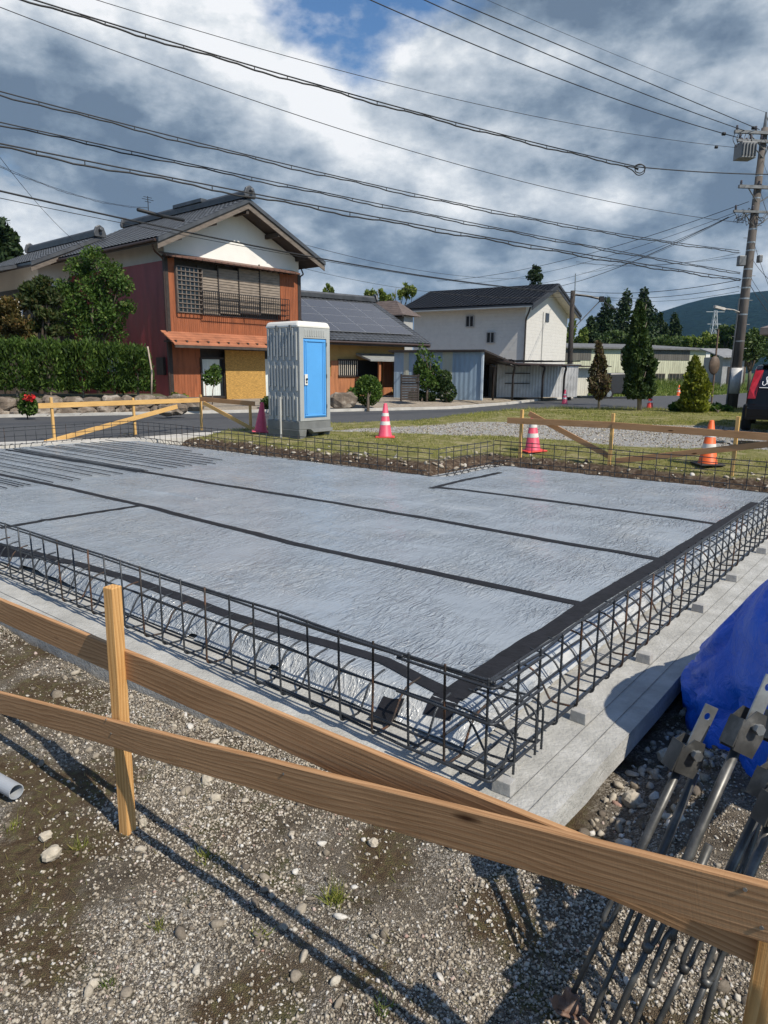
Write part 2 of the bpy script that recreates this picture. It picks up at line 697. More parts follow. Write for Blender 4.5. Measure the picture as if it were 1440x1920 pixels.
gx = rng_steps((-2400, -1000, 350), (-1000, -100, 150), (-100, -20, 10), (-20, -10, 1.0), (-10, 10, 0.07), (10, 22, 0.6), (22, 100, 10), (100, 1000, 150), (1000, 2400, 350))
gy = rng_steps((-300, -20, 40), (-20, 0.6, 2), (0.6, 16.5, 0.06), (16.5, 32, 0.16), (32, 60, 2), (60, 200, 14), (200, 1000, 100), (1000, 2600, 400))
GX, GY = np.meshgrid(gx, gy)
GZ = ground_h(GX, GY)
nxx, nyy = len(gx), len(gy)
V = np.stack([GX, GY, GZ], -1).reshape(-1, 3)
ii = (np.arange(nyy - 1)[:, None] * nxx + np.arange(nxx - 1)[None, :])
Fq = np.stack([ii, ii + 1, ii + nxx + 1, ii + nxx], -1).reshape(-1)

LOT_PX = [(620, 806), (770, 799), (880, 791), (1000, 792), (1200, 797), (1370, 800), (1445, 806), (1470, 846), (1330, 838), (1180, 836), (1060, 826), (960, 820), (840, 816), (720, 812)]
LOT = np.array([gnd(u, v, 0)[:2] for u, v in LOT_PX])


def inpoly(x, y, poly):
    ins = np.zeros(x.shape, bool)
    n = len(poly)
    for i in range(n):
        x0, y0 = poly[i]
        x1, y1 = poly[(i + 1) % n]
        c = ((y0 > y) != (y1 > y)) & (x < (x1 - x0) * (y - y0) / (y1 - y0 + 1e-12) + x0)
        ins ^= c
    return ins


wx = GX + 1.1 * (fbm(GX * 0.8, GY * 0.8, 41) - 0.5)
wy = GY + 1.1 * (fbm(GX * 0.8, GY * 0.8, 43) - 0.5)
GA = (GX - C0[0]) * AX[0] + (GY - C0[1]) * AX[1]
GB = (GX - C0[0]) * BX[0] + (GY - C0[1]) * BX[1]
gp = pit_d(GA, GB)
m_lotgravel = inpoly(wx, wy, LOT).astype(float)
m_near = sstep(5.2 - GB, 0, 2.2) * sstep(20 - GY, 0, 3)                       # trampled gravel
m_soil = sstep(gp + 0.3 * (fbm(GX * 2.5, GY * 2.5, 47) - 0.5), -0.42, -0.18) * sstep(GB, 2.5, 5.0)
m_far = sstep(GY, 60, 75)


def moss_f(x, y):
    return sstep(fbm(x * 2.7 + 3.0, y * 2.7, 161, 6), 0.56, 0.66)


m_moss = moss_f(GX, GY)
DF = GY - np.interp(GX, FX, FY)
m_yard = sstep(DF, 0.0, 0.6) * (1 - m_far) * sstep(16 - GX, 0, 3)

mg, t, bs = nodes('ground_soil_gravel_grass')


def attr(t, name):
    n = mk(t, 'ShaderNodeAttribute', attribute_name=name)
    return n.outputs['Fac']


vo_ = coords(t, 'Object')
grav_f = mk(t, 'ShaderNodeTexVoronoi', feature='F1')
grav_f.inputs['Scale'].default_value = 150
t.links.new(vo_, grav_f.inputs['Vector'])
grav_d = mk(t, 'ShaderNodeTexVoronoi', feature='DISTANCE_TO_EDGE')
grav_d.inputs['Scale'].default_value = 150
t.links.new(vo_, grav_d.inputs['Vector'])
sepc = mk(t, 'ShaderNodeSeparateColor')
t.links.new(grav_f.outputs['Color'], sepc.inputs[0])
gcol = ramp(t, sepc.outputs[0], [(0.0, (0.08, 0.07, 0.055)), (0.35, (0.20, 0.175, 0.14)), (0.7, (0.36, 0.325, 0.27)), (0.95, (0.58, 0.54, 0.48))])
gcol = mixc(t, ramp(t, noise(t, vo_, 60, 4, 0.7), [(0.35, (1, 1, 1)), (0.5, (0, 0, 0))]), gcol, (0.085, 0.067, 0.05))
dirt = ramp(t, noise(t, vo_, 9, 8, 0.65), [(0.3, (0.05, 0.037, 0.025)), (0.7, (0.22, 0.185, 0.14))])
patch = noise(t, vo_, 1.7, 7, 0.62, 0.4)
gcol = mixc(t, ramp(t, patch, [(0.42, (0, 0, 0)), (0.56, (1, 1, 1))]), gcol, dirt)
moss = ramp(t, noise(t, vo_, 2.6, 8, 0.7, 0.6), [(0.53, (0, 0, 0)), (0.61, (1, 1, 1))])
gcol = mixc(t, mixc(t, 1.0, moss, (0.8, 0.8, 0.8), 'MULTIPLY'), gcol, mixc(t, ramp(t, noise(t, vo_, 5, 4), [(0.45, (0, 0, 0)), (0.55, (1, 1, 1))]), (0.055, 0.032, 0.016), (0.085, 0.085, 0.028)))
grass = ramp(t, noise(t, vo_, 3.0, 8, 0.7), [(0.28, (0.12, 0.125, 0.03)), (0.5, (0.22, 0.205, 0.07)), (0.64, (0.36, 0.31, 0.17)), (0.78, (0.24, 0.20, 0.11))])
soil = ramp(t, noise(t, vo_, 14, 8, 0.7), [(0.3, (0.035, 0.022, 0.014)), (0.5, (0.09, 0.06, 0.04)), (0.66, (0.20, 0.155, 0.11)), (0.78, (0.45, 0.40, 0.33))])
lotg = ramp(t, noise(t, vo_, 22, 8, 0.75), [(0.3, (0.20, 0.19, 0.175)), (0.5, (0.36, 0.35, 0.33)), (0.7, (0.52, 0.505, 0.475))])
farc = ramp(t, noise(t, vo_, 0.12, 6, 0.6), [(0.3, (0.03, 0.06, 0.015)), (0.7, (0.09, 0.13, 0.035))])
yard = ramp(t, noise(t, vo_, 6, 8, 0.7), [(0.3, (0.24, 0.20, 0.155)), (0.7, (0.42, 0.365, 0.295))])
mosc = ramp(t, noise(t, vo_, 24, 6, 0.7), [(0.3, (0.055, 0.032, 0.018)), (0.5, (0.11, 0.078, 0.045)), (0.62, (0.12, 0.105, 0.045)), (0.75, (0.22, 0.18, 0.12))])
gcol = mixc(t, attr(t, 'moss'), gcol, mosc)
col = mixc(t, attr(t, 'near'), grass, gcol)
col = mixc(t, attr(t, 'lot'), col, lotg)
col = mixc(t, attr(t, 'soil'), col, soil)
col = mixc(t, attr(t, 'yard'), col, yard)
col = mixc(t, attr(t, 'far'), col, farc)
t.links.new(col, bs.inputs['Base Color'])
bs.inputs['Roughness'].default_value = 0.95
bs.inputs['Specular IOR Level'].default_value = 0.2
hgt = mth(t, 'ADD', noise(t, vo_, 26, 6, 0.7), mth(t, 'MULTIPLY', mth(t, 'MINIMUM', grav_d.outputs['Distance'], 0.3), 1.2))
bump(t, bs, hgt, 0.9, 0.015)
ground = struct(npmesh('ground', V, Fq, 4, mg, smooth=True))
for nm, arr in (('near', m_near), ('lot', m_lotgravel), ('soil', m_soil), ('far', m_far), ('yard', m_yard), ('moss', m_moss)):
    at_ = ground.data.attributes.new(nm, 'FLOAT', 'POINT')
    at_.data.foreach_set('value', arr.ravel().astype(np.float32))

# road: one asphalt sheet between the two edges
ASPH = M('asphalt', (0.058, 0.060, 0.064), 0.9, 3, 0.18, bmp=0.4, bscale=90, bdist=0.004)
rx = np.concatenate([np.linspace(-40, -12, 15), np.linspace(-11.5, 30, 90), np.linspace(32, 80, 12)])
mb = MB()
mb.grid(lambda u, v: (u, np.interp(u, NX, NY) * (1 - v) + np.interp(u, FX, FY) * v, -0.15 + 0.02 * math.sin(v * math.pi)), rx, np.linspace(0, 1, 5))
struct(mb.build('road', ASPH, smooth=True))
KERB = M('kerb_concrete', (0.46, 0.44, 0.40), 0.9, 3, 0.2, bmp=0.2)
mb = MB()
kx = np.linspace(-30, 6.2, 110)
pts = [np.array([x, np.interp(x, NX, NY), 0]) for x in kx]


def strip_solid(mb, pts, w, z0, z1):
    pts = np.array(pts)
    tg = np.gradient(pts, axis=0)
    tg[:, 2] = 0
    tg /= np.linalg.norm(tg, axis=1)[:, None]
    nr = np.stack([tg[:, 1], -tg[:, 0], np.zeros(len(tg))], -1)
    z0, z1 = np.broadcast_to(z0, len(pts)), np.broadcast_to(z1, len(pts))
    a, b = pts.copy(), pts + nr * w
    vs, fs = [], []
    for i in range(len(pts)):
        vs += [(a[i][0], a[i][1], z0[i]), (b[i][0], b[i][1], z0[i]), (b[i][0], b[i][1], z1[i]), (a[i][0], a[i][1], z1[i])]
    for i in range(len(pts) - 1):
        for k in range(4):
            fs.append((i * 4 + k, i * 4 + (k + 1) % 4, (i + 1) * 4 + (k + 1) % 4, (i + 1) * 4 + k))
    fs += [(3, 2, 1, 0), tuple((len(pts) - 1) * 4 + k for k in range(4))]
    mb.add(vs, fs)


strip_solid(mb, pts, 0.75, -0.3, [-0.118 + 0.006 * math.sin(i) for i in range(len(pts))])
struct(mb.build('kerb', KERB))
mb = MB()
kx = np.linspace(-30, 14, 120)
strip_solid(mb, [np.array([x, np.interp(x, FX, FY), 0]) for x in kx][::-1], 0.3, -0.3, -0.06)
struct(mb.build('kerb_far', KERB))

# puddle on the gravel lot beside the van
WATER = M('puddle_water', (0.05, 0.045, 0.035), 0.03, 3, 0.2, spec=0.7)
pc = gnd(1412, 833, 0)
mb = MB()
ring = []
for k in range(36):
    an = k * math.pi / 18
    rr = 1 + 0.22 * math.sin(3 * an + 1) + 0.12 * math.sin(5 * an)
    q = pc + np.array([math.cos(an) * 0.75 * rr, math.sin(an) * 0.42 * rr, 0])
    ring.append([q[0], q[1], 0.022])
mb.slab(ring, (0, 0, 0.01))
struct(mb.build('water', WATER))

# distant wooded mountain
MOUNT = M('wooded_mountain', (0.006, 0.014, 0.012), 1.0, 0.05, 0.7, spec=0.0, bmp=1.0, bscale=0.035, bdist=14, detail=10)
rid = [(900, 690), (1080, 640), (1170, 612), (1215, 592), (1250, 581), (1290, 568), (1330, 558), (1365, 553), (1400, 549), (1440, 545), (1500, 541), (1600, 548), (1750, 570), (1950, 610), (2200, 680)]
ru = np.array([p[0] for p in rid]); rv = np.array([p[1] for p in rid])
us = np.linspace(900, 2200, 160)
mb = MB()


def mfn(u, v):
    top = at(u, np.interp(u, ru, rv), 2300)
    foot = at(u, np.interp(u, ru, rv), 1300)
    x = top[0] * v + foot[0] * (1 - v)
    y = 2300 * v + 1300 * (1 - v)
    z = top[2] * (v ** 0.8)
    n = float(fbm(np.array([x / 90.0]), np.array([y / 90.0]), 77, 5)[0] - 0.5)
    return (x + 30 * n, y + 90 * n, max(-2, z + 30 * n * (1 - 0.72 * v) * min(1, v * 6)))


mb.grid(mfn, us, np.linspace(0, 1, 26))
mb.grid(lambda u, v: (at(u, 600, 2300)[0], 2300 + 900 * v, at(u, np.interp(u, ru, rv), 2300)[2] * (1 - v) + 4 * math.sin(u * 1.7) * (1 - v) * v - 3 * v), us, np.linspace(0, 1, 4))
struct(mb.build('mountain', MOUNT, smooth=True))

# ================================================================== THE FOUNDATION
slabP = [(-0.25, -0.08), (0.8, -0.17), (2.4, -0.33), (13.2, -0.33), (13.2, 6.72), (5.0, 6.72), (5.0, 8.5), (-0.25, 8.5)]


def wob_edge(p, q, st=0.22, amp=0.005):
    p, q = np.array(p), np.array(q)
    n = int(np.linalg.norm(q - p) / st)
    out = []
    nr = np.array([q[1] - p[1], p[0] - q[0]]) / np.linalg.norm(q - p)
    for i in range(n):
        out.append(p + (q - p) * i / n + nr * RNG.uniform(-amp, amp))
    return out


ring = []
for i in range(len(slabP)):
    ring += wob_edge(slabP[i], slabP[(i + 1) % len(slabP)])
BLIND = M('blinding_concrete', (0.37, 0.365, 0.34), 0.92, 5, 0.22, c2=(0.46, 0.455, 0.43), bmp=1.0, bscale=45, bdist=0.010, detail=12)
pad = thing('concrete_base', 'pale thin concrete bed showing as a strip under and beside the rebar cages', 'concrete base', P(0, 0, -0.25))
mb = MB()
mb.slab([P(a, b, -0.36) for a, b in ring], (0, 0, 0.11))
mb.build('slab', BLIND, pad)
LINE = M('chalk_line', (0.16, 0.16, 0.155), 0.9, 40, 0.5)
for a0, b0, a1, b1 in [(-0.075, -0.3, -0.075, 8.3), (-0.165, -0.25, -0.165, 8.3), (0.3, -0.12, 12.9, -0.12)]:
    p, q = P(a0, b0, -0.2465), P(a1, b1, -0.2465)
    mb = MB()
    d = q - p
    L = np.linalg.norm(d)
    d = d / L
    mb.box((p + q) / 2, d, np.cross(UP, d), UP, L, 0.003, 0.001)
    mb.build('snap_line', LINE, pad)

# grey damp-proof sheet over the gravel bed
CAGE = dict(a1=12.9, b1=6.35, an=4.68, b2=8.12)


def in_d(a, b):
    r1 = np.minimum(np.minimum(a, CAGE['a1'] - a), np.minimum(b, CAGE['b1'] - b))
    r2 = np.minimum(np.minimum(a, CAGE['an'] - a), np.minimum(b, CAGE['b2'] - b))
    d = np.maximum(r1, r2)
    # re-entrant corner of the L
    m = (a < CAGE['an']) & (b < CAGE['b1'])
    rc = np.hypot(CAGE['an'] - a, CAGE['b1'] - b)
    other = np.minimum(np.minimum(a, b), np.minimum(CAGE['a1'] - a, CAGE['b2'] - b))
    d = np.where(m, np.minimum(rc, other), d)
    return d


def sheet_h(a, b, wr=True):
    a, b = np.asarray(a, float), np.asarray(b, float)
    d = in_d(a, b)
    e = 0.05 * (fbm(a * 2.6, b * 2.6, 55) - 0.5)
    z = -0.238 + 0.108 * sstep(d + e, 0.20, 0.37)
    if wr:
        slope = sstep(d, 0.2, 0.26) * sstep(0.44 - d, 0, 0.12)
        z = z + slope * 0.035 * (fbm(a * 7, b * 7, 61) - 0.5)
        flat = sstep(d, 0.4, 0.6)
        wv = fbm(a * 2.0 + 0.4 * fbm(a, b, 4), b * 9.0, 71, 3)
        w2 = fbm(a * 6.0, b * 15.0, 72, 3)
        z = z + flat * (0.006 * (wv - 0.5) + 0.006 * (w2 - 0.5) + 0.014 * (fbm(a * 0.6, b * 0.8, 73, 3) - 0.5))
        for bb in (0.95, 2.65, 4.3, 6.1):
            z = z + flat * 0.010 * np.exp(-((b - bb - 0.06 * np.sin(a * 1.3) - 0.05 * np.sin(a * 3.1 + bb)) / 0.022) ** 2) * (0.4 + 0.6 * np.sin(a * 0.9 + bb * 2) ** 2)
    return z


sa = np.arange(0.16, 12.75, 0.035)
sb = np.arange(0.16, 8.0, 0.03)
SA, SB = np.meshgrid(sa, sb)
SZ = sheet_h(SA, SB)
SD = in_d(SA, SB) + 0.05 * (fbm(SA * 4, SB * 4, 81) - 0.5)
V = np.stack([C0[0] + AX[0] * SA + BX[0] * SB, C0[1] + AX[1] * SA + BX[1] * SB, SZ], -1).reshape(-1, 3)
ns = len(sa)
ii = (np.arange(len(sb) - 1)[:, None] * ns + np.arange(ns - 1)[None, :])
ok = (SD[:-1, :-1] > 0.21) & (SD[1:, 1:] > 0.21) & (SD[:-1, 1:] > 0.21) & (SD[1:, :-1] > 0.21)
Fq = np.stack([ii, ii + ns, ii + ns + 1, ii + 1], -1)[ok].reshape(-1)
msh, t, bs = nodes('grey_polythene')
v = coords(t, 'Object', (1, 1, 1), (0, 0, R(-39)))
dust = ramp(t, noise(t, v, 1.1, 8, 0.68, 0.3), [(0.52, (0, 0, 0)), (0.72, (0.8, 0.8, 0.8))])
dust = mixc(t, 1.0, dust, ramp(t, noise(t, v, 17, 6, 0.7), [(0.38, (0.15, 0.15, 0.15)), (0.62, (1, 1, 1))]), 'MULTIPLY')
basec = ramp(t, noise(t, v, 2.2, 5, 0.6), [(0.3, (0.235, 0.268, 0.305)), (0.7, (0.28, 0.315, 0.352))])
mort_sheen = mk(t, 'ShaderNodeAttribute', attribute_name='mortar_sheen').outputs['Fac']  # mortar splashes, plus the sunlit sheen of the sloped edge put into colour
mort_sheen = mixc(t, 1.0, mort_sheen, ramp(t, noise(t, v, 5, 8, 0.7), [(0.40, (0, 0, 0)), (0.6, (1, 1, 1))]), 'MULTIPLY')
t.links.new(mixc(t, mort_sheen, mixc(t, dust, basec, (0.40, 0.41, 0.41)), (0.52, 0.52, 0.50)), bs.inputs['Base Color'])
t.links.new(ramp(t, noise(t, v, 1.6, 6, 0.6), [(0.32, (0.12, 0.12, 0.12)), (0.68, (0.34, 0.34, 0.34))]), bs.inputs['Roughness'])
bs.inputs['Specular IOR Level'].default_value = 0.5
v2 = coords2(t, (3.2, 13, 8), R(-53))
v3 = coords2(t, (7, 24, 10), R(-44))
def ridge(vv, det, dist):
    n_ = noise(t, vv, 1.0, det, 0.5, dist)
    return mth(t, 'POWER', mth(t, 'SUBTRACT', 1.0, mth(t, 'ABSOLUTE', mth(t, 'MULTIPLY', mth(t, 'SUBTRACT', n_, 0.5), 3.2)), True), 3.0)


v4 = coords2(t, (2.0, 6, 6), R(-62))
h1 = mth(t, 'ADD', mth(t, 'ADD', ridge(v2, 3, 1.4), mth(t, 'MULTIPLY', ridge(v3, 2, 1.6), 0.6)), mth(t, 'MULTIPLY', ridge(v4, 3, 1.0), 0.8))
smask = ramp(t, noise(t, v, 1.3, 3, 0.5), [(0.38, (0.12, 0.12, 0.12)), (0.6, (1, 1, 1))])
h1 = mth(t, 'MULTIPLY', mth(t, 'POWER', mth(t, 'MULTIPLY', h1, 0.55), 1.7), smask)
bump(t, bs, h1, 0.8, 0.022)
sheet = thing('damp_proof_sheet', 'large grey plastic sheet taped over the bed inside the rebar cages', 'plastic sheet', P(2, 2, -0.13))
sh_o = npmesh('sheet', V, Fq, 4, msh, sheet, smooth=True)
at_ = sh_o.data.attributes.new('mortar_sheen', 'FLOAT', 'POINT')
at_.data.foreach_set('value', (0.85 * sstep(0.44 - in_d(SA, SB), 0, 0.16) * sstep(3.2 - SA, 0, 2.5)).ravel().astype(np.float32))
TAPE = M('black_tape', (0.012, 0.012, 0.015), 0.6, 12, 0.4, bmp=0.5, bscale=30, bdist=0.006, spec=0.22)


def tape(pts, w, flap=0.0):
    """strip of tape lying on the sheet, following its bumps"""
    pts = [np.array(p, float) for p in pts]
    path = []
    for p, q in zip(pts[:-1], pts[1:]):
        n = max(2, int(np.linalg.norm(q - p) / 0.05))
        path += [p + (q - p) * i / n for i in range(n)]
    path.append(pts[-1])
    path = np.array(path)
    s = np.arange(len(path)) * 0.05
    ph = RNG.uniform(0, 50)
    tg = np.gradient(path, axis=0)
    tg /= np.linalg.norm(tg, axis=1)[:, None]
    nr = np.stack([-tg[:, 1], tg[:, 0]], -1)
    off = 0.05 * (fbm(s * 0.7 + ph, s * 0 + ph, 91) - 0.5) + 0.016 * (fbm(s * 4 + ph, s * 0, 92) - 0.5)
    path = path + nr * off[:, None]
    ww = w * (1 + 0.25 * (fbm(s * 1.5 + ph, s * 0, 93) - 0.5))
    mb = MB()
    cols = np.linspace(-0.5, 0.5, 5)
    vs = []
    for i in range(len(path)):
        for c in cols:
            p = path[i] + nr[i] * ww[i] * c
            vs.append(p)
    vs = np.array(vs)
    z = sheet_h(vs[:, 0], vs[:, 1]) + 0.006
    W = np.stack([C0[0] + AX[0] * vs[:, 0] + BX[0] * vs[:, 1], C0[1] + AX[1] * vs[:, 0] + BX[1] * vs[:, 1], z], -1)
    mb.add(W, [(i * 5 + j, i * 5 + j + 1, (i + 1) * 5 + j + 1, (i + 1) * 5 + j) for i in range(len(path) - 1) for j in range(4)])
    mb.build('tape', TAPE, sheet, smooth=True)


def tp(*px):
    return [ab(u, v) for u, v in px]


tape(tp((845, 1308), (870, 1290), (1100, 1137), (1350, 985), (1418, 943)), 0.125)
tape(tp((835, 1296), (720, 1240), (440, 1157), (240, 1085), (0, 1022)) + [(9.5, 0.42), (12.2, 0.45)], 0.085)
tape(tp((1098, 1134), (560, 1022), (265, 948), (90, 908)) + [(12.3, 1.95)], 0.085)
tape(tp((1235, 1050), (940, 996), (640, 945), (265, 885)) + [(12.3, 3.42)], 0.085)
tape(tp((1343, 983), (1100, 949), (870, 919), (815, 914)), 0.08)
tape(tp((262, 949), (120, 970), (0, 990)), 0.075)
tape(tp((808, 916), (870, 901), (938, 886)), 0.085)
tape([ab(742, 1300, -0.15), ab(712, 1348, -0.22)], 0.12)
tape([ab(850, 1305, -0.15), ab(818, 1358, -0.22)], 0.15)


# ---- reinforcement cages
def resample(path, step):
    path = np.asarray(path, float)
    seg = np.linalg.norm(np.diff(path, axis=0), axis=1)
    cs = np.concatenate([[0], np.cumsum(seg)])
    n = max(2, int(cs[-1] / step) + 1)
    q = np.linspace(0, cs[-1], n)
    return np.stack([np.interp(q, cs, path[:, k]) for k in range(3)], -1)


def fillet(path, r=0.025, k=4):
    path = [np.asarray(p, float) for p in path]
    out = [path[0]]
    for a, b, c in zip(path[:-2], path[1:-1], path[2:]):
        u, w = a - b, c - b
        lu, lw = np.linalg.norm(u), np.linalg.norm(w)
        rr = min(r, lu * 0.45, lw * 0.45)
        p, q = b + u / lu * rr, b + w / lw * rr
        for i in range(k + 1):
            tt = i / k
            out.append((1 - tt) ** 2 * p + 2 * tt * (1 - tt) * b + tt ** 2 * q)
    out.append(path[-1])
    return np.array(out)


def rod(mb, path, r, near):
    if near:
        q = resample(path, 0.0045)
        rb = np.where(np.arange(len(q)) % 3 == 0, 1.13, 0.95)
        mb.tube(q, r, 7, True, rb)
    else:
        mb.tube(path, r, 5)


ZB, ZT = -0.2, 0.228


def cage(label, p0, p1, inward, s_off=0.1, spacing=0.2):
    """ladder cage from (a,b) p0 to p1; inward is the (a,b) unit towards the sheet"""
    p0, p1, inw = np.array(p0, float), np.array(p1, float), np.array(inward, float)
    d = p1 - p0
    L = np.linalg.norm(d)
    d /= L
    root = thing('rebar_cage', label, 'rebar cage', P(*p0, ZB - 0.05), 'rebar cages around the foundation')

    def W(s, p, z):
        q = p0 + d * s + inw * p
        return P(q[0], q[1], z)

    def isnear(s, lim=3.9):
        q = W(s, 0, 0)
        return np.linalg.norm(q - EYE) < lim
    s = s_off
    while s < L - 0.03:
        j = RNG.uniform(-0.008, 0.008)
        tilt = RNG.uniform(-0.01, 0.01)
        path = [W(s + tilt, -0.001, ZT + 0.012), W(s + tilt * 0.5, -0.001, 0.0), W(s + j, 0.0, ZB + 0.0), W(s + j, 0.135, ZB - 0.012),
                W(s + j, 0.205 + j, ZB + 0.105), W(s + j, 0.26, ZB + 0.135), W(s + j, 0.335 + 3 * j, ZB + 0.142)]
        mb = MB()
        nr = isnear(s)
        rod(mb, fillet(path, 0.028, 5 if nr else 3), 0.0055 if nr else 0.006, nr)
        mb.build('stirrup', REBAR_RUST if RNG.random() < 0.35 else REBAR, root, smooth=True)
        s += spacing + RNG.uniform(-0.012, 0.012)
    # bars along the cage
    for p, z, r in [(0.012, ZT - 0.004, 0.0068), (0.085, ZT - 0.06, 0.0062), (0.012, 0.055, 0.0058), (0.014, ZB + 0.014, 0.0068), (0.125, ZB + 0.002, 0.0066), (0.225, ZB + 0.122, 0.0058)]:
        steps = np.arange(0, L + 0.2, 0.4)
        wob = RNG.normal(0, 0.0035, (len(steps), 2))
        path = np.array([W(min(q, L + 0.02), p + wob[i, 0], z + wob[i, 1]) for i, q in enumerate(steps)])
        nearpart = [i for i in range(len(path)) if np.linalg.norm(path[i] - EYE) < 4.3]
        mb = MB()
        if nearpart and nearpart[-1] < len(path) - 1:
            k = nearpart[-1] + 1
            rod(mb, path[:k + 1], r, True)
            rod(mb, path[k:], r, False)
        else:
            rod(mb, path, r, bool(nearpart))
        mb.build('long_bar', REBAR, root, smooth=True)
    return root, W


front, WF = cage('long black rebar cage along the near edge, right behind the plank barrier', (0, 0), (12.9, 0), (0, 1), 0.02)
for s0, s1, p, z in [(0.42, 1.15, -0.013, ZT - 0.006), (0.35, 1.3, 0.014, ZB + 0.028), (3.0, 3.75, -0.013, ZT - 0.006), (5.9, 6.7, -0.013, ZT - 0.006)]:
    mb = MB()
    rod(mb, np.array([WF(s0, p, z), WF((s0 + s1) / 2, p, z + 0.002), WF(s1, p, z)]), 0.0068, s0 < 2)
    mb.build('lap_bar', REBAR, front, smooth=True)
right, WR_ = cage('black rebar cage down the right side, beside the exposed concrete strip', (0, 0), (0, 8.12), (1, 0), 0.2)
for p, z in [(0.0, ZT - 0.02), (0.0, 0.06), (0.0, ZB + 0.02)]:
    mb = MB()
    rod(mb, fillet([P(0.45, -0.012, z), P(-0.012, -0.012, z), P(-0.012, 0.4, z)], 0.03), 0.0062, True)
    mb.build('corner_bar', REBAR, right, smooth=True)
for bb, hz in ((0.17, 0.13), (0.36, 0.16), (0.42, 0.17)):
    mb = MB()
    rod(mb, fillet([P(-0.014, bb, ZB - 0.03), P(-0.014, bb, ZB + hz), P(0.05, bb + 0.02, ZB + hz + 0.02), P(0.3, bb + 0.02, ZB + 0.17)], 0.035), 0.0055, True)
    mb.build('hooked_bar', REBAR, right, smooth=True)
cage('rebar cage along the far right edge, in front of the orange cone', (4.68, 8.12), (0, 8.12), (0, -1))
cage('short rebar cage closing the step in the far edge', (4.68, 6.35), (4.68, 8.12), (-1, 0))
cage('rebar cage along the far edge, in front of the toilet cabin', (12.9, 6.35), (4.68, 6.35), (0, -1))
cage('rebar cage at the left end of the sheet, by the roadside barrier', (12.9, 0), (12.9, 6.35), (-1, 0))

# grey spacer blocks under the right-hand cage
SPC = M('spacer_concrete', (0.33, 0.325, 0.31), 0.9, 20, 0.2, bmp=0.3)
lab = ['grey concrete spacer block under the near corner of the cages', 'second grey spacer block from the near corner, in the tarp shadow',
       'third grey spacer block from the near corner under the right cage', 'fourth spacer block from the near corner, small, under the right cage',
       'fifth spacer block from the near corner, tiny, under the right cage', 'sixth spacer block, farthest one seen under the right cage']
for k, b in enumerate([0.07, 0.8, 1.69, 2.8, 3.73, 4.85]):
    mb = MB()
    c = P(-0.028, b, -0.2225)
    yaw = RNG.uniform(-0.1, 0.1)
    x = BX * math.cos(yaw) + AX * math.sin(yaw)
    y = np.cross(UP, x)
    lo = [c + x * i * 0.029 + y * j * 0.042 + UP * -0.0275 for i, j in ((-1, -1), (1, -1), (1, 1), (-1, 1))]
    hi = [c + x * i * 0.026 + y * j * 0.038 + UP * 0.0275 for i, j in ((-1, -1), (1, -1), (1, 1), (-1, 1))]
    mb.hexa(lo, hi)
    tag(mb.build('spacer_block', SPC, bevel=0.003), lab[k], 'spacer block', 'spacer blocks under the rebar cage')

# loose bars lying on the sheet at the far left
bars = [(7.87, 1.44), (7.86, 1.55), (7.86, 1.69), (7.87, 1.76), (7.87, 1.85), (7.87, 2.14), (7.86, 2.40), (7.86, 2.51), (8.07, 2.79), (7.88, 2.96), (7.89, 3.16), (7.89, 3.38), (7.9, 3.45), (7.9, 3.51), (7.9, 3.57),
        (7.89, 3.82), (7.89, 4.06), (7.92, 4.22), (7.92, 4.36), (7.8, 4.55), (7.8, 4.72), (8.1, 4.9), (8.1, 5.09), (8.9, 5.3), (9.5, 5.5)]
for k, (a, b) in enumerate(bars):
    L = 4.25 + RNG.uniform(-0.05, 0.12)
    da = RNG.uniform(-0.012, 0.012)
    aa = np.linspace(0, L, 14)
    path = np.array([P(a + q, b + da * q, float(sheet_h(a + q, b + da * q, False)) + 0.018 + RNG.uniform(0, 0.004)) for q in aa])
    mb = MB()
    mb.tube(path, 0.0065, 6)
    lb = 'thin black reinforcing bar lying among the parallel bars at the sheet far left'
    if k == 0:
        lb = 'loose black reinforcing bar on the sheet, nearest of the parallel row'
    if k == len(bars) - 1:
        lb = 'loose black reinforcing bar on the sheet, farthest of the parallel row'
    tag(mb.build('loose_rebar', REBAR, smooth=True), lb, 'steel bar', 'loose steel bars on the sheet')

# ================================================================== PLANK BARRIERS (batter boards)
S0 = gnd(237, 1557, -0.29)
P0 = at(232, 1212, S0[1] + 0.035)
P0 = np.array([P0[0], P0[1], 0.0])
nb = thing('batter_board', 'near plank barrier of brown boards nailed to two stakes in the gravel', 'batter board', (S0[0], S0[1], -0.3))
LV = lambda s, z, off=0.0: P0 - AX * s + BX * off + UP * z
board('level_board', LV(-2.6, 0.266), LV(2.06, 0.422, 0.0), 0.108, 0.019, WOOD, nb, up=(0, 0, 1))
# the barrier turns the corner at the right stake and runs on beside the trench
SR = LV(2.06, 0.40, 0.0)
board('level_board', SR + BX * 0.03 - AX * 0.045, SR + BX * 4.6 - AX * 0.045, 0.118, 0.019, WOOD, nb)
board('brace_board', SR + BX * 0.2 - AX * 0.10 + UP * 0.12, SR + BX * 3.4 - AX * 0.10 - UP * 0.45, 0.10, 0.019, WOOD, nb)
board('brace_board', LV(-2.4, -0.372, -0.068), LV(2.30, 0.578, -0.068), 0.100, 0.020, WOOD, nb)


def stake(c, z0, z1, w, yaw, m, parent, lean=(0, 0)):
    x = np.array([math.cos(yaw), math.sin(yaw), 0])
    y = np.cross(UP, x)
    c = np.asarray(c, float)
    p0 = np.array([c[0], c[1], z0])
    p1 = np.array([c[0] + lean[0], c[1] + lean[1], z1])
    return board('stake', p0, p1, w, w, m, parent, up=y)


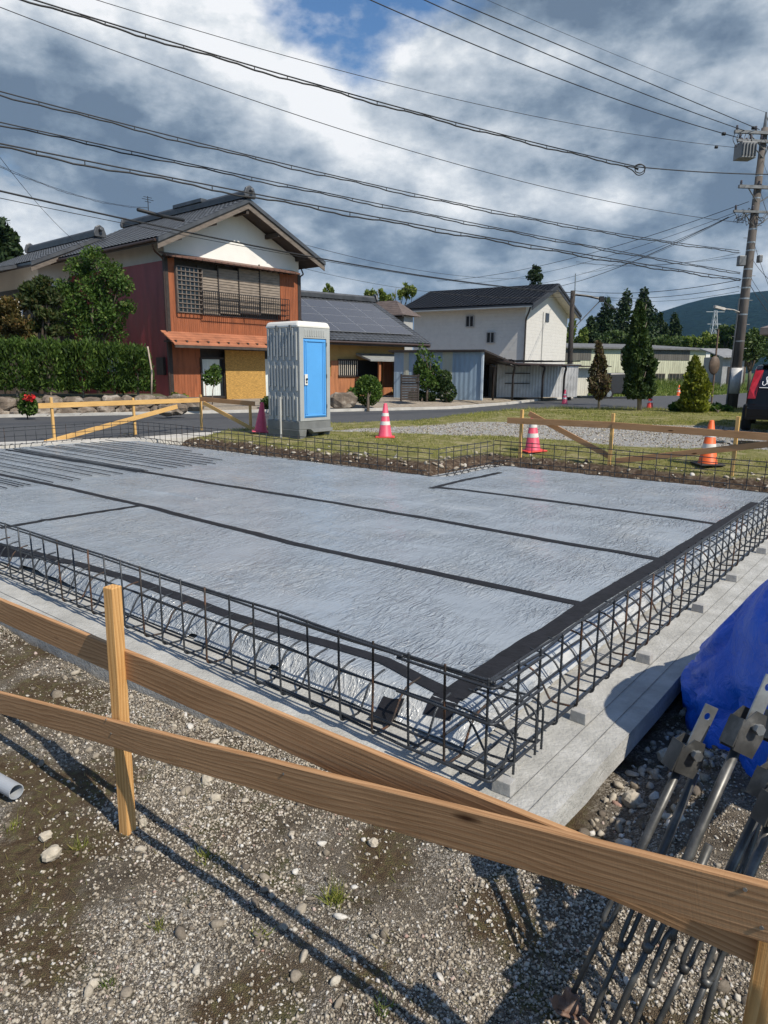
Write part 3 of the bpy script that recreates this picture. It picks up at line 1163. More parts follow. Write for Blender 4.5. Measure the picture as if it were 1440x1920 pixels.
ya = math.atan2(AX[1], AX[0])
sc = LV(-0.005, 0, -0.034)
stake(sc, -0.42, 0.645, 0.044, ya + R(13), WOOD_STAKE, nb, (0.01, 0.0))
stake(LV(-2.45, 0, -0.034), -0.42, 0.62, 0.045, ya + R(4), WOOD_STAKE, nb)
sc2 = LV(2.015, 0, -0.034)
stake(sc2, -0.42, 0.62, 0.046, ya + R(6), WOOD_STAKE, nb, (0.05, 0.01))


stake(SR + BX * 2.0 - AX * 0.01, -0.5, 0.60, 0.046, ya, WOOD_STAKE, nb)
stake(SR + BX * 4.2 - AX * 0.01, -0.5, 0.60, 0.046, ya, WOOD_STAKE, nb)


def barrier(label, posts, boards, loc, post_m=WOOD_Y, board_m=WOOD_Y):
    root = thing('batter_board', label, 'batter board', loc, 'plank barriers round the foundation')
    for c, z0, z1 in posts:
        stake(c, z0, z1, 0.05, ya + R(RNG.uniform(-6, 6)), post_m, root, (RNG.uniform(-0.02, 0.02), 0))
    for nm, p0, p1, h, bm in boards:
        board(nm, p0, p1, h, 0.02, bm, root)
    return root


for s, z, off in ((-0.012, 0.385, 0.0), (0.012, 0.34, 0.0), (-0.012, 0.165, -0.068), (0.014, 0.12, -0.068), (2.0, 0.555, -0.068), (2.03, 0.50, -0.068), (0.9, 0.32, -0.068)):
    q = LV(s, z, off - 0.0105)
    mb = MB()
    mb.tube([q, q - BX * 0.002], 0.0035, 8)
    mb.build('nail', GALV, nb)
nb['group'] = 'plank barriers round the foundation'
# left far corner: one leg along B at a=13.3, one leg along the far side
Lo = P(13.3, 0)


def onL(u, v):
    s, z = onwall(u, v, Lo, BX)
    return Lo + BX * s + UP * z


cor = onL(375, 746)
s_c = float((cor - Lo) @ BX)
Lf = Lo + BX * s_c


def onF(u, v):
    s, z = onwall(u, v, Lf, -AX)
    return Lf - AX * s + UP * z


def gz(p):
    return float(ground_h(p[0], p[1], False))


def post_at(fn, u, v):
    p = fn(u, v)
    return (p, gz(p) - 0.25, p[2])


E1, E2 = onL(70, 761), onL(375, 750)
F1, F2 = onF(377, 748), onF(480, 757)
o_ = -AX * 0.0 + AX * -0.036
barrier('pale plank barrier at the far left corner beside the road', [post_at(onL, 95, 745), post_at(onL, 250, 746), post_at(onL, 375, 740), post_at(onF, 469, 757)],
        [('level_board', E1 + o_, E2 + o_, 0.105, WOOD_Y), ('brace_board', onL(82, 830) + o_, onL(330, 762) + o_ - AX * 0.02, 0.10, WOOD_Y),
         ('level_board', F1 - BX * 0.036, F2 - BX * 0.036, 0.105, WOOD), ('brace_board', onF(385, 755) - BX * 0.058, onF(492, 812) - BX * 0.058, 0.09, WOOD_Y)], (E2[0], E2[1], gz(E2)))
# far right
Ro = P(4.8, 8.95)
dR = (P(1.1, 9.1) - Ro)
dR /= np.linalg.norm(dR)


def onR(u, v):
    s, z = onwall(u, v, Ro, dR)
    return Ro + dR * s + UP * z


nR = np.array([dR[1], -dR[0], 0])
if nR @ BX > 0:
    nR = -nR
barrier('plank barrier at the far right, between the pink and orange cones', [post_at(onR, 979, 768), post_at(onR, 1149, 775), post_at(onR, 1384, 781)],
        [('level_board', onR(953, 788) + nR * 0.036, onR(1153, 797) + nR * 0.036, 0.105, WOOD), ('level_board', onR(1150, 797) + nR * 0.060, onR(1500, 823) + nR * 0.060, 0.105, WOOD),
         ('brace_board', onR(990, 775) - nR * 0.037, onR(1145, 858) - nR * 0.037, 0.09, WOOD), ('brace_board', onR(1155, 864) + nR * 0.037, onR(1500, 826) + nR * 0.037, 0.09, WOOD)], (Ro[0], Ro[1], gz(Ro)))

# ================================================================== BUILDINGS
KAWARA = M('kawara_tile', (0.058, 0.062, 0.069), 0.42, 2.5, 0.35, bmp=0.15, spec=0.5)
SLATE = M('dark_slate_roof', (0.030, 0.032, 0.040), 0.55, 3, 0.3)
SIDING = M('red_brown_board_siding', (0.27, 0.083, 0.032), 0.75, 2.2, 0.3, stretch=(3, 3, 0.5))
MAROON = wave_bump(M('maroon_corrugated_sheet', (0.21, 0.027, 0.031), 0.5, 1.5, 0.3, stretch=(2, 2, 0.4)), 'Y', 0.09, 0.6, 0.02, (0, 0, R(49)))
COPPER = wave_bump(M('orange_metal_roof', (0.34, 0.13, 0.066), 0.6, 2, 0.3), 'Z', 0.12, 0.5, 0.015)
BARGE = M('weathered_barge_board', (0.14, 0.115, 0.095), 0.8, 3, 0.35, stretch=(1, 1, 4))
CURTAIN = M('curtain', (0.62, 0.66, 0.64), 0.9, 2, 0.12, stretch=(6, 6, 0.4))
BLINDM = M('reed_blind', (0.47, 0.27, 0.07), 0.85, 5, 0.6, stretch=(2, 2, 14), bmp=0.8, bscale=20, bdist=0.03)
SHUTTER = M('shutter_slats', (0.25, 0.205, 0.165), 0.8, 3, 0.3, stretch=(1, 1, 5))
DOWNPIPE = M('brown_downpipe', (0.045, 0.025, 0.02), 0.5, 6, 0.2)
SOFFIT = M('soffit_boards', (0.055, 0.042, 0.034), 0.8, 4, 0.3)


def wbox(mb, P0, d, n, s0, s1, z0, z1, o0, o1):
    """box on a wall plane: along d from s0 to s1, heights z0-z1, from o0 to o1 out of the wall"""
    P0, d, n = np.asarray(P0), np.asarray(d), np.asarray(n)
    c = P0 + d * (s0 + s1) / 2 + n * (o0 + o1) / 2 + UP * (z0 + z1) / 2
    return mb.box(c, d, n, UP, abs(s1 - s0), abs(o1 - o0), abs(z1 - z0))


def tile_slope(mb, o, ut, W, us, L, nrm, pt=0.27, pr=0.26, amp=0.035, step=0.02, sub=6):
    """tiled surface from the ridge line o+ut*[0,W], running down us for L"""
    nu = int(W / pt * sub)
    uu = np.linspace(0, W, nu + 1)
    prof = amp * np.abs(np.sin(uu / pt * math.pi)) ** 0.8
    rows = int(L / pr)
    vs, lift = [], []
    for k in range(rows):
        vs += [k * L / rows, (k + 1) * L / rows - 0.002]
        lift += [0.0, step]
    vs, lift = np.array(vs), np.array(lift)
    V = (o[None, None, :] + ut[None, None, :] * uu[None, :, None] + us[None, None, :] * vs[:, None, None]
         + nrm[None, None, :] * (prof[None, :, None] + lift[:, None, None]))
    n = len(uu)
    return mb.add(V.reshape(-1, 3), [(j * n + i, (j + 1) * n + i, (j + 1) * n + i + 1, j * n + i + 1) for j in range(len(vs) - 1) for i in range(n - 1)])


def gable_roof(root, O, sd_, td, s0, sr, s1, ze0, zr, ze1, t0, t1, tile_m, soff_m, barge_m, amp=0.035, pt=0.27, pr=0.26, step=0.02, th=0.14, ridge=0.3, sides=(1, 1)):
    """roof in a house frame: s across, t along the ridge. Parts: roof > ridge_cap, barge_board, soffit"""
    O = np.asarray(O)
    Q = lambda s, t, z: O + sd_ * s + td * t + UP * z
    mb = MB()
    for k, (se, ze) in enumerate(((s0, ze0), (s1, ze1))):
        top, eave = Q(sr, t0, zr), Q(se, t0, ze)
        us = eave - top
        L = np.linalg.norm(us)
        us = us / L
        nrm = np.cross(td, us)
        if nrm[2] < 0:
            nrm = -nrm
        if sides[k]:
            tile_slope(mb, top, td, t1 - t0, us, L, nrm, pt, pr, amp, step)
        mb.hexa([Q(sr, t0 + 0.02, zr - th), Q(se, t0 + 0.02, ze - th * 0.8), Q(se, t1 - 0.02, ze - th * 0.8), Q(sr, t1 - 0.02, zr - th)],
                [Q(sr, t0 + 0.02, zr - 0.012), Q(se, t0 + 0.02, ze - 0.012), Q(se, t1 - 0.02, ze - 0.012), Q(sr, t1 - 0.02, zr - 0.012)])
    rf = mb.build('roof', tile_m, root)
    m2 = MB()
    for se, ze in ((s0, ze0), (s1, ze1)):
        m2.hexa([Q(sr, t0 + 0.05, zr - th - 0.10), Q(se * 0.995 + sr * 0.005, t0 + 0.05, ze - th - 0.06), Q(se * 0.995 + sr * 0.005, t1 - 0.05, ze - th - 0.06), Q(sr, t1 - 0.05, zr - th - 0.10)],
                [Q(sr, t0 + 0.05, zr - th - 0.003), Q(se * 0.995 + sr * 0.005, t0 + 0.05, ze - th * 0.8 - 0.003), Q(se * 0.995 + sr * 0.005, t1 - 0.05, ze - th * 0.8 - 0.003), Q(sr, t1 - 0.05, zr - th - 0.003)])
    m2.build('soffit', soff_m, rf)
    if ridge:
        m3 = MB()
        nn = 4
        for k in range(nn):
            w = 0.20 - 0.012 * k
            m3.box(Q(sr, (t0 + t1) / 2, zr + 0.03 + ridge * k / nn), sd_, td, UP, w * 2, (t1 - t0) + 0.04 * (k % 2), ridge / nn - 0.014)
        tt = np.linspace(t0 + 0.02, t1 - 0.02, 4)
        m3.tube([Q(sr, t, zr + ridge + 0.03) for t in tt], 0.10, 8)
        m3.build('ridge_cap', tile_m, rf)
        for te, sg in ((t0, -1), (t1, 1)):
            m4 = MB()
            m4.slab([Q(sr - 0.26, te, zr - 0.02), Q(sr + 0.26, te, zr - 0.02), Q(sr + 0.30, te, zr + ridge * 0.55), Q(sr + 0.2, te, zr + ridge + 0.16), Q(sr, te, zr + ridge + 0.27), Q(sr - 0.2, te, zr + ridge + 0.16), Q(sr - 0.30, te, zr + ridge * 0.55)], td * sg * 0.12)
            m4.tube([Q(sr, te + sg * 0.05, zr + ridge + 0.02), Q(sr, te + sg * 0.3, zr + ridge + 0.06)], 0.085, 8)
            m4.build('ridge_end_tile', tile_m, rf, bevel=0.03)
    if barge_m is not None:
        for te, sg in ((t0, -1), (t1, 1)):
            for se, ze in ((s0, ze0), (s1, ze1)):
                for q, (dz0, dz1, oo) in enumerate(((th + 0.02, 0.0, 0.03), (th + 0.26, th + 0.03, -0.03))):
                    m5 = MB()
                    m5.slab([Q(sr, te + sg * oo, zr - dz1), Q(se, te + sg * oo, ze - dz1), Q(se, te + sg * oo, ze - dz0), Q(sr, te + sg * oo, zr - dz0)], -td * sg * 0.05)
                    m5.build('barge_board', tile_m if q == 0 else barge_m, rf)
    return rf


# ---------------------------------------------------------------- the two-storey red house
H = at(322, 748, 28.5)
ZG = float(H[2])
H = np.array([H[0], H[1], 0.0])
gd, td_ = hd(41), hd(-49)
gn = -td_                                        # outwards from the gable wall
red = thing('red_house', 'two-storey tiled house with white gable, red-brown boarding and maroon metal side wall', 'house', (H[0], H[1], ZG))
HP = lambda s, t, z: H + gd * s + td_ * t + UP * z
WID, DEP = 7.0, 8.8


def fp(u, v, off=0.0):
    return onwall(u, v, H + gn * off, gd)


zwt = 5.72
mb = MB()                                        # front wall boarding: left pier, right pier, below the upper window, ground floor
sL, _ = fp(329, 560)
sR, _ = fp(525, 560)
_, zsill = fp(420, 592)
_, zpent = fp(420, 628)
mb.box(HP(WID / 2, DEP / 2, (ZG + zwt) / 2 - 0.1), gd, td_, UP, WID - 0.04, DEP - 0.3, zwt - ZG + 0.1)
mb.build('core', DKBROWN, red)
mb = MB()
wbox(mb, H, gd, gn, sR, WID, zpent, zwt - 0.05, -0.15, 0.04)
wbox(mb, H, gd, gn, 0.0, sR, zpent, zsill, -0.15, 0.04)
wbox(mb, H, gd, gn, 0.0, sL, zsill, zwt - 0.05, -0.15, 0.04)
for k in range(70):                              # vertical battens
    s = 0.05 + k * 0.1
    if s < WID - 0.02:
        wbox(mb, H, gd, gn, s, s + 0.018, zpent, zsill - 0.01 if s < sR else zwt - 0.06, 0.04, 0.052)
mb.build('upper_boarding', SIDING, red)
mb = MB()
s1_, _ = fp(376, 700)
wbox(mb, H, gd, gn, 0.0, s1_, ZG, zpent, -0.15, 0.04)
for k in range(12):
    wbox(mb, H, gd, gn, 0.06 + k * 0.14, 0.075 + k * 0.14, ZG, 1.35, 0.04, 0.05)
wbox(mb, H, gd, gn, 0.0, s1_, 1.36, 1.44, 0.04, 0.06)
mb.build('lower_boarding', SIDING, red)
mb = MB()
s2_, _ = fp(548, 700)
wbox(mb, H, gd, gn, s2_, WID, ZG, zpent, -0.15, 0.04)
mb.build('lower_boarding', SIDING, red)
for sc_ in (0.03, WID - 0.03):
    mb = MB()
    wbox(mb, H, gd, gn, sc_ - 0.07, sc_ + 0.07, ZG, zwt, -0.1, 0.065)
    mb.build('corner_post', DKBROWN, red)
# gable plaster
sr_, zr_ = 3.42, 8.12
mb = MB()
tri = [HP(0, 0, zwt), HP(WID, 0, zwt), HP(WID, 0, 6.28), HP(sr_, 0, 7.95), HP(0, 0, 6.28)]
mb.slab([p + gn * 0.02 for p in tri], td_ * 0.2)
mb.build('gable_plaster', WHITEPL, red)
rf = gable_roof(red, H, gd, td_, -0.86, sr_, 7.75, 6.13, 8.22, 6.24, -1.02, 8.7, KAWARA, SOFFIT, BARGE, ridge=0.22)
# purlin ends under the verge
mb = MB()
for s, z in ((0.15, 6.28), (1.8, 7.05), (sr_, 7.72), (5.1, 7.05), (6.85, 6.32)):
    mb.box(HP(s, -0.45, z), gd, td_, UP, 0.13, 0.95, 0.17)
mb.build('purlin', SOFFIT, red)
# long low ridge detail seen beside the main ridge
mb = MB()
mb.box(HP(sr_ - 0.0, 3.2, 8.22 + 0.36), gd, td_, UP, 0.3, 2.2, 0.14)
mb.build('ridge_course', KAWARA, red)
# narrow eave below the plaster
ze = zwt + 0.02
mb = MB()
mb.hexa([HP(-0.25, 0.0, ze + 0.02), HP(WID - 0.35, 0.0, ze + 0.02), HP(WID - 0.35, -0.52, ze - 0.14), HP(-0.25, -0.52, ze - 0.14)],
        [HP(-0.25, 0.0, ze + 0.08), HP(WID - 0.35, 0.0, ze + 0.08), HP(WID - 0.35, -0.52, ze - 0.08), HP(-0.25, -0.52, ze - 0.08)])
mb.build('window_eave', M('brown_copper', (0.13, 0.065, 0.045), 0.5, 4, 0.3), red)
mb = MB()
for k in range(22):
    mb.box(HP(-0.15 + k * 0.31, -0.27, ze - 0.115), gd, td_, UP, 0.05, 0.5, 0.06)
mb.build('rafter_ends', SOFFIT, red)
# upper window: lattice box, four shutters, railing
a0, b0 = fp(330, 585)
a1, b1 = fp(373, 505)
mb = MB()
wbox(mb, H, gd, gn, a0, a1, b0, b1, 0.02, 0.06)
lat = mb.build('window', GLASS, red)
mb = MB()
for k in range(7):
    s = a0 + (a1 - a0) * k / 6
    wbox(mb, H, gd, gn, s - 0.018, s + 0.018, b0, b1, 0.18, 0.215)
for k in range(11):
    z = b0 + (b1 - b0) * k / 10
    wbox(mb, H, gd, gn, a0, a1, z - 0.015, z + 0.015, 0.216, 0.24)
for s in (a0, a1):
    wbox(mb, H, gd, gn, s - 0.03, s + 0.03, b0 - 0.04, b1, 0.0, 0.178)
mb.build('lattice', M('grey_lattice_wood', (0.16, 0.13, 0.11), 0.85, 6, 0.3), lat)
us_ = [373, 410, 448, 487, 524]
for u0, u1 in zip(us_[:-1], us_[1:]):
    a0, b0 = fp(u0, 588)
    a1, b1 = fp(u1, 513)
    mb = MB()
    wbox(mb, H, gd, gn, a0 + 0.02, a1 - 0.02, b0, b1 + 0.1, -0.02, 0.02)
    nsl = 17
    for k in range(nsl):
        z = b0 + (b1 + 0.1 - b0) * (k + 0.5) / nsl
        wbox(mb, H, gd, gn, a0 + 0.05, a1 - 0.05, z - 0.032, z + 0.032, 0.02, 0.042)
    sh = mb.build('shutter', SHUTTER, red)
    mb = MB()
    wbox(mb, H, gd, gn, a0 - 0.025, a0 + 0.025, b0, b1 + 0.25, 0.0, 0.07)
    mb.build('mullion', DKBROWN, sh)
a0, b0 = fp(374, 590)
a1, b1 = fp(528, 562)
mb = MB()
for k in range(5):
    z = b0 + (b1 - b0) * k / 4
    wbox(mb, H, gd, gn, a0, a1 + 0.2, z - 0.012, z + 0.012, 0.26, 0.284)
for k in range(46):
    s = a0 + (a1 + 0.2 - a0) * k / 45
    wbox(mb, H, gd, gn, s - 0.009, s + 0.009, b0 - 0.03, b1, 0.285, 0.305)
for s in (a0, (a0 + a1) / 2, a1 + 0.2):
    wbox(mb, H, gd, gn, s - 0.02, s + 0.02, b0 + 0.03, b0 + 0.07, 0.03, 0.26)
mb.build('railing', BLACK, red)
# orange pent roof over the ground floor
aL, zL = fp(308, 624)
_, zl2 = fp(325, 647)
mb = MB()
zt_, zb_ = zpent + 0.06, zpent - 0.46
mb.hexa([HP(-0.35, 0.0, zt_ - 0.05), HP(5.6, 0.0, zt_ - 0.05), HP(5.6, -0.95, zb_ - 0.05), HP(-0.35, -0.95, zb_ - 0.05)],
        [HP(-0.35, 0.0, zt_), HP(5.6, 0.0, zt_), HP(5.6, -0.95, zb_), HP(-0.35, -0.95, zb_)])
for k in range(1, 5):
    f = k / 5
    mb.box(HP(2.625, -0.95 * f, zt_ + (zb_ - zt_) * f + 0.008), gd, td_, UP, 5.95, 0.03, 0.02)
mb.build('pent_roof', COPPER, red)
mb = MB()
mb.box(HP(2.62, -0.955, zb_ - 0.11), gd, td_, UP, 5.9, 0.04, 0.1)
for k in range(12):
    mb.box(HP(-0.2 + k * 0.5, -0.45, zb_ + 0.10), gd, td_, UP, 0.06, 0.85, 0.07)
mb.build('pent_rafters', SOFFIT, red)
# ground floor openings
for u0, u1, v0, v1 in ((378, 418, 672, 745), (490, 546, 672, 745)):
    a0, b0 = fp(u0, v1)
    a1, b1 = fp(u1, v0)
    mb = MB()
    wbox(mb, H, gd, gn, a0, a1, b0, b1, -0.06, 0.0)
    wdw = mb.build('window', GLASS, red)
    mb = MB()
    n = 40
    vs = []
    for k in range(n + 1):
        s = a0 + 0.08 + (a1 - a0 - 0.3) * k / n
        o = 0.03 + 0.018 * math.sin(k * 1.9)
        vs += [H + gd * s + gn * o + UP * (b0 + 0.06), H + gd * s + gn * o + UP * (b1 - 0.05)]
    mb.add(vs, [(2 * k, 2 * k + 2, 2 * k + 3, 2 * k + 1) for k in range(n)])
    mb.build('curtain', CURTAIN, wdw)
    mb = MB()
    for s in (a0, a1):
        wbox(mb, H, gd, gn, s - 0.04, s + 0.04, b0, b1, 0.0, 0.1)
    wbox(mb, H, gd, gn, a0, a1, b1 - 0.03, b1 + 0.04, 0.0, 0.1)
    wbox(mb, H, gd, gn, a0, a1, b0 - 0.05, b0 + 0.03, 0.0, 0.1)
    mb.build('window_frame', DKBROWN, wdw)
a0, b0 = fp(421, 757)
a1, b1 = fp(492, 663)
mb = MB()
mb.hexa([HP(a0, -0.20, b0), HP(a1, -0.20, b0), HP(a1, -0.18, b0), HP(a0, -0.18, b0)], [HP(a0, -0.16, b1 + 0.1), HP(a1, -0.16, b1 + 0.1), HP(a1, -0.14, b1 + 0.1), HP(a0, -0.14, b1 + 0.1)])
mb.build('reed_blind', BLINDM, red)
# left side wall: plaster band over maroon sheet
SW = HP(0, 0, 0)
lwn = -gd
mb = MB()
wbox(mb, SW, td_, lwn, -0.02, DEP, ZG, 5.5, -0.1, 0.03)
mb.build('side_sheet', MAROON, red)
mb = MB()
wbox(mb, SW, td_, lwn, 0.0, DEP, 5.5, 6.42, -0.1, 0.025)
mb.build('side_plaster', M('shaded_plaster', (0.42, 0.41, 0.39), 0.9, 1.5, 0.12), red)  # plaster colour darkened to carry the shade under the eave
mb = MB()
wbox(mb, SW, td_, lwn, 3.6, 5.6, 1.2, 2.1, 0.03, 0.06)
mb.build('side_window', M('frosted_glass', (0.42, 0.48, 0.52), 0.3, 3, 0.15), red)
mb = MB()
wbox(mb, SW, td_, lwn, 0.25, 0.75, 1.1, 1.8, 0.03, 0.16)
mb.build('meter_box', DKBROWN, red)
mb = MB()
mb.tube(fillet([HP(-0.8, -0.5, 6.0), HP(-0.6, -0.3, 5.75), HP(-0.1, -0.08, 5.55), HP(-0.1, -0.08, ZG)], 0.12), 0.035, 8)
mb.build('downpipe', DOWNPIPE, red)
mb = MB()
mb.tube(fillet([HP(7.75, 0.6, 6.02), HP(7.5, 0.2, 5.75), HP(7.1, 0.0, 5.6), HP(7.1, 0.0, ZG)], 0.12), 0.035, 8)
mb.build('downpipe', DOWNPIPE, red)
for se, zz in ((-0.9, 6.08), (7.79, 6.19)):
    mb = MB()
    mb.tube([HP(se, -0.9, zz - 0.03), HP(se, 8.6, zz - 0.05)], 0.055, 8)
    mb.build('gutter', DOWNPIPE, red)
# aerial on the ridge
mb = MB()
q = HP(sr_, 6.6, 8.45)
mb.tube([q, q + UP * 0.95], 0.02, 5)
for dz, w in ((0.9, 0.22), (0.8, 0.3), (0.7, 0.16)):
    mb.tube([q + UP * dz - gd * w, q + UP * dz + gd * w], 0.012, 4)
mb.build('aerial', BLACK, red)

# ---------------------------------------------------------------- lower house on the left behind the trees
AP = at(186, 444, 34.0)
zA = float(AP[2])
A0 = np.array([AP[0], AP[1], 0]) + td_ * 0.9
ann = thing('tiled_house', 'lower house with grey tiled gable roof behind the garden trees on the left', 'house', (A0[0], A0[1], 0.12))
sl, zl = onwall(58, 490, np.array([AP[0], AP[1], 0]), gd)
gable_roof(ann, A0, gd, td_, sl, 0, -sl, zl, zA, zl, -0.9, 6.5, KAWARA, SOFFIT, BARGE, ridge=0.25)
mb = MB()
tri = [A0 + gd * (sl * 0.8) + UP * 0.1, A0 - gd * (sl * 0.8) + UP * 0.1, A0 - gd * (sl * 0.8) + UP * (zl + 0.05), A0 + UP * (zA - 0.3), A0 + gd * (sl * 0.8) + UP * (zl + 0.05)]
mb.slab(tri, td_ * 6)
mb.build('wall', WHITEPL, ann)
mb = MB()
wbox(mb, A0, gd, gn, sl * 0.8 - 0.02, -sl * 0.8, 0.1, zl - 0.9, 0.0, 0.05)
wbox(mb, A0 + gd * sl * 0.8, td_, -gd, 0, 6, 0.1, zl - 0.9, 0.0, 0.05)
mb.build('dark_boarding', DKBROWN, ann)
# long low wing going off the frame
wing = A0 + gd * (sl - 4.2) + td_ * 0.6
mb = MB()
mb.hexa([wing - gd * 2 + UP * (zl - 1.75), wing + gd * 4.4 + UP * (zl - 0.1), wing + gd * 4.4 + td_ * 6 + UP * (zl - 0.1), wing - gd * 2 + td_ * 6 + UP * (zl - 1.75)],
        [wing - gd * 2 + UP * (zl - 1.6), wing + gd * 4.4 + UP * (zl + 0.05), wing + gd * 4.4 + td_ * 6 + UP * (zl + 0.05), wing - gd * 2 + td_ * 6 + UP * (zl - 1.6)])
us = -gd * 6.4 - UP * 1.65
us = us / np.linalg.norm(us)
nn_ = np.cross(us, td_)
nn_ = nn_ if nn_[2] > 0 else -nn_
tile_slope(mb, wing + gd * 4.4 + UP * (zl + 0.06), td_, 6, us, 6.6, nn_)
mb.build('lean_to_roof', KAWARA, ann)
mb = MB()
wbox(mb, wing, gd, gn, -1.2, 4.4, 0.1, zl - 2.3, -0.5, -0.3)
mb.build('lean_to_wall', DKBROWN, ann)
mb = MB()
wbox(mb, wing, gd, gn, -1.2, 4.4, zl - 2.3, zl - 1.5, -0.5, -0.32)
mb.build('lean_to_plaster', WHITEPL, ann)

# ---------------------------------------------------------------- bungalow with solar panels
gd2, td2 = hd(52), hd(-38)
gd, td_, gn = gd2, td2, -td2
K = at(752, 748, 37.6)
ZK = float(K[2]) - 0.02
K = np.array([K[0], K[1], 0])
bung = thing('bungalow', 'low tiled bungalow with rows of solar panels on its roof', 'house', (K[0], K[1], ZK))
KP = lambda s, t, z: K + gd * s + td_ * t + UP * z
kp = lambda u, v, off=0.0: onwall(u, v, K + gn * off, gd)
_, ze_ = kp(700, 641, 0.9)
tr_ = 4.1
_, zrk = onwall(610, 556, K + td_ * tr_, gd)
YEL = M('mustard_stucco', (0.42, 0.26, 0.09), 0.9, 3, 0.12)
CEDAR = M('cedar_boards', (0.33, 0.13, 0.055), 0.7, 2.5, 0.35, stretch=(5, 5, 0.5))
GREYAWN = M('grey_awning', (0.25, 0.26, 0.25), 0.55, 4, 0.2)
# its ridge runs along s, so the roof frame is turned a quarter
gable_roof(bung, KP(0, 0, 0), td_, gd, -0.95, tr_, tr_ * 2 + 0.95, ze_, zrk - 0.1, ze_, -6.4, 1.25, KAWARA, SOFFIT, None, ridge=0.2, sides=(1, 0))
mb = MB()
wbox(mb, K, gd, gn, -6.3, 0.2, ZK, ze_ + 0.05, -8.2, 0.0)
mb.build('wall', YEL, bung)
# panels: four columns, three rows in the slope's plane
top, eav = KP(0, tr_, zrk - 0.1), KP(0, -0.95, ze_)
us = eav - top
SLN = np.linalg.norm(us)
us /= SLN
nn_ = np.cross(gd, us)
nn_ = nn_ if nn_[2] > 0 else -nn_
mp_, t, bs = nodes('solar_cells')
v = coords(t, 'Object', (1, 1, 1), (0, 0, R(-38)))
bk = mk(t, 'ShaderNodeTexBrick')
bk.offset = 0
bk.inputs['Scale'].default_value = 1.0
bk.inputs['Brick Width'].default_value = 0.16
bk.inputs['Row Height'].default_value = 0.16
bk.inputs['Mortar Size'].default_value = 0.006
bk.inputs['Color1'].default_value = (0.012, 0.016, 0.034, 1)
bk.inputs['Color2'].default_value = (0.016, 0.021, 0.042, 1)
bk.inputs['Mortar'].default_value = (0.04, 0.045, 0.06, 1)
t.links.new(v, bk.inputs['Vector'])
t.links.new(bk.outputs['Color'], bs.inputs['Base Color'])
bs.inputs['Roughness'].default_value = 0.22
PANELM = mp_
FRAMEM = M('panel_frame', (0.44, 0.45, 0.47), 0.4, 5, 0.1, metal=0.7)
pw, ph = 1.55, 1.02
r0 = 0.65
for r in range(4):
    for c in range(4):
        s_hi = 0.65 - 0.03 - c * pw
        cc = KP(s_hi - pw / 2, tr_, zrk - 0.1) + us * (r0 + (r + 0.5) * ph) + nn_ * 0.10
        m1 = MB().box(cc, gd, us, nn_, pw - 0.012, ph - 0.012, 0.03)
        pn = m1.build('solar_panel', FRAMEM, bung)
        m2 = MB().box(cc + nn_ * 0.016, gd, us, nn_, pw - 0.055, ph - 0.055, 0.006)
        m2.build('cells', PANELM, pn)
# front wall details
wbx = lambda name, m, u0, v0, u1, v1, o0, o1, par=bung: (lambda p, q: wbox(MB(), K, gd, gn, p[0], q[0], p[1], q[1], o0, o1).build(name, m, par))(kp(u0, v1), kp(u1, v0))
wbx('boarding', CEDAR, 565, 706, 690, 752, 0.0, 0.06)
wbx('boarding', CEDAR, 620, 676, 633, 706, 0.0, 0.06)
wd = wbx('window', GLASS, 634, 675, 668, 705, 0.0, 0.05)
p, q = kp(634, 705), kp(668, 675)
mb = MB()
for k in range(10):
    s = p[0] + (q[0] - p[0]) * k / 9
    wbox(mb, K, gd, gn, s - 0.014, s + 0.014, p[1], q[1], 0.08, 0.10)
mb.build('window_bars', M('pale_bars', (0.55, 0.50, 0.42), 0.8, 5, 0.15), wd)
mb = MB()
for z in (p[1], q[1]):
    wbox(mb, K, gd, gn, p[0] - 0.05, q[0] + 0.05, z - 0.04, z + 0.04, 0.05, 0.13)
mb.build('window_frame', DKBROWN, wd)
wbx('entrance_recess', BLACK, 669, 676, 716, 748, 0.0, 0.02)
wbx('door', CEDAR, 717, 679, 734, 748, 0.02, 0.08)
wbx('side_panel', CEDAR, 737, 679, 751, 748, 0.02, 0.3)
wbx('porch_post', CEDAR, 686, 676, 690, 740, 1.0, 1.1)
wbx('plinth', CONC, 700, 747, 752, 754, 0.0, 0.5)
p, q = kp(667, 676), kp(764, 664)
mb = MB()
mb.hexa([KP(p[0], 0.05, q[1] - 0.10), KP(q[0] - 0.3, 0.05, q[1] - 0.10), KP(q[0] - 0.3, -1.25, q[1] - 0.42), KP(p[0], -1.25, q[1] - 0.42)],
        [KP(p[0], 0.05, q[1]), KP(q[0] - 0.3, 0.05, q[1]), KP(q[0] - 0.3, -1.25, q[1] - 0.34), KP(p[0], -1.25, q[1] - 0.34)])
mb.build('porch_roof', GREYAWN, bung)
mb = MB()
mb.tube(fillet([KP(-5.5, -0.98, ze_ - 0.06), KP(1.1, -0.98, ze_ - 0.08)], 0.1), 0.05, 8)
mb.build('gutter', DOWNPIPE, bung)
gd, td_, gn = hd(41), hd(-49), -hd(-49)
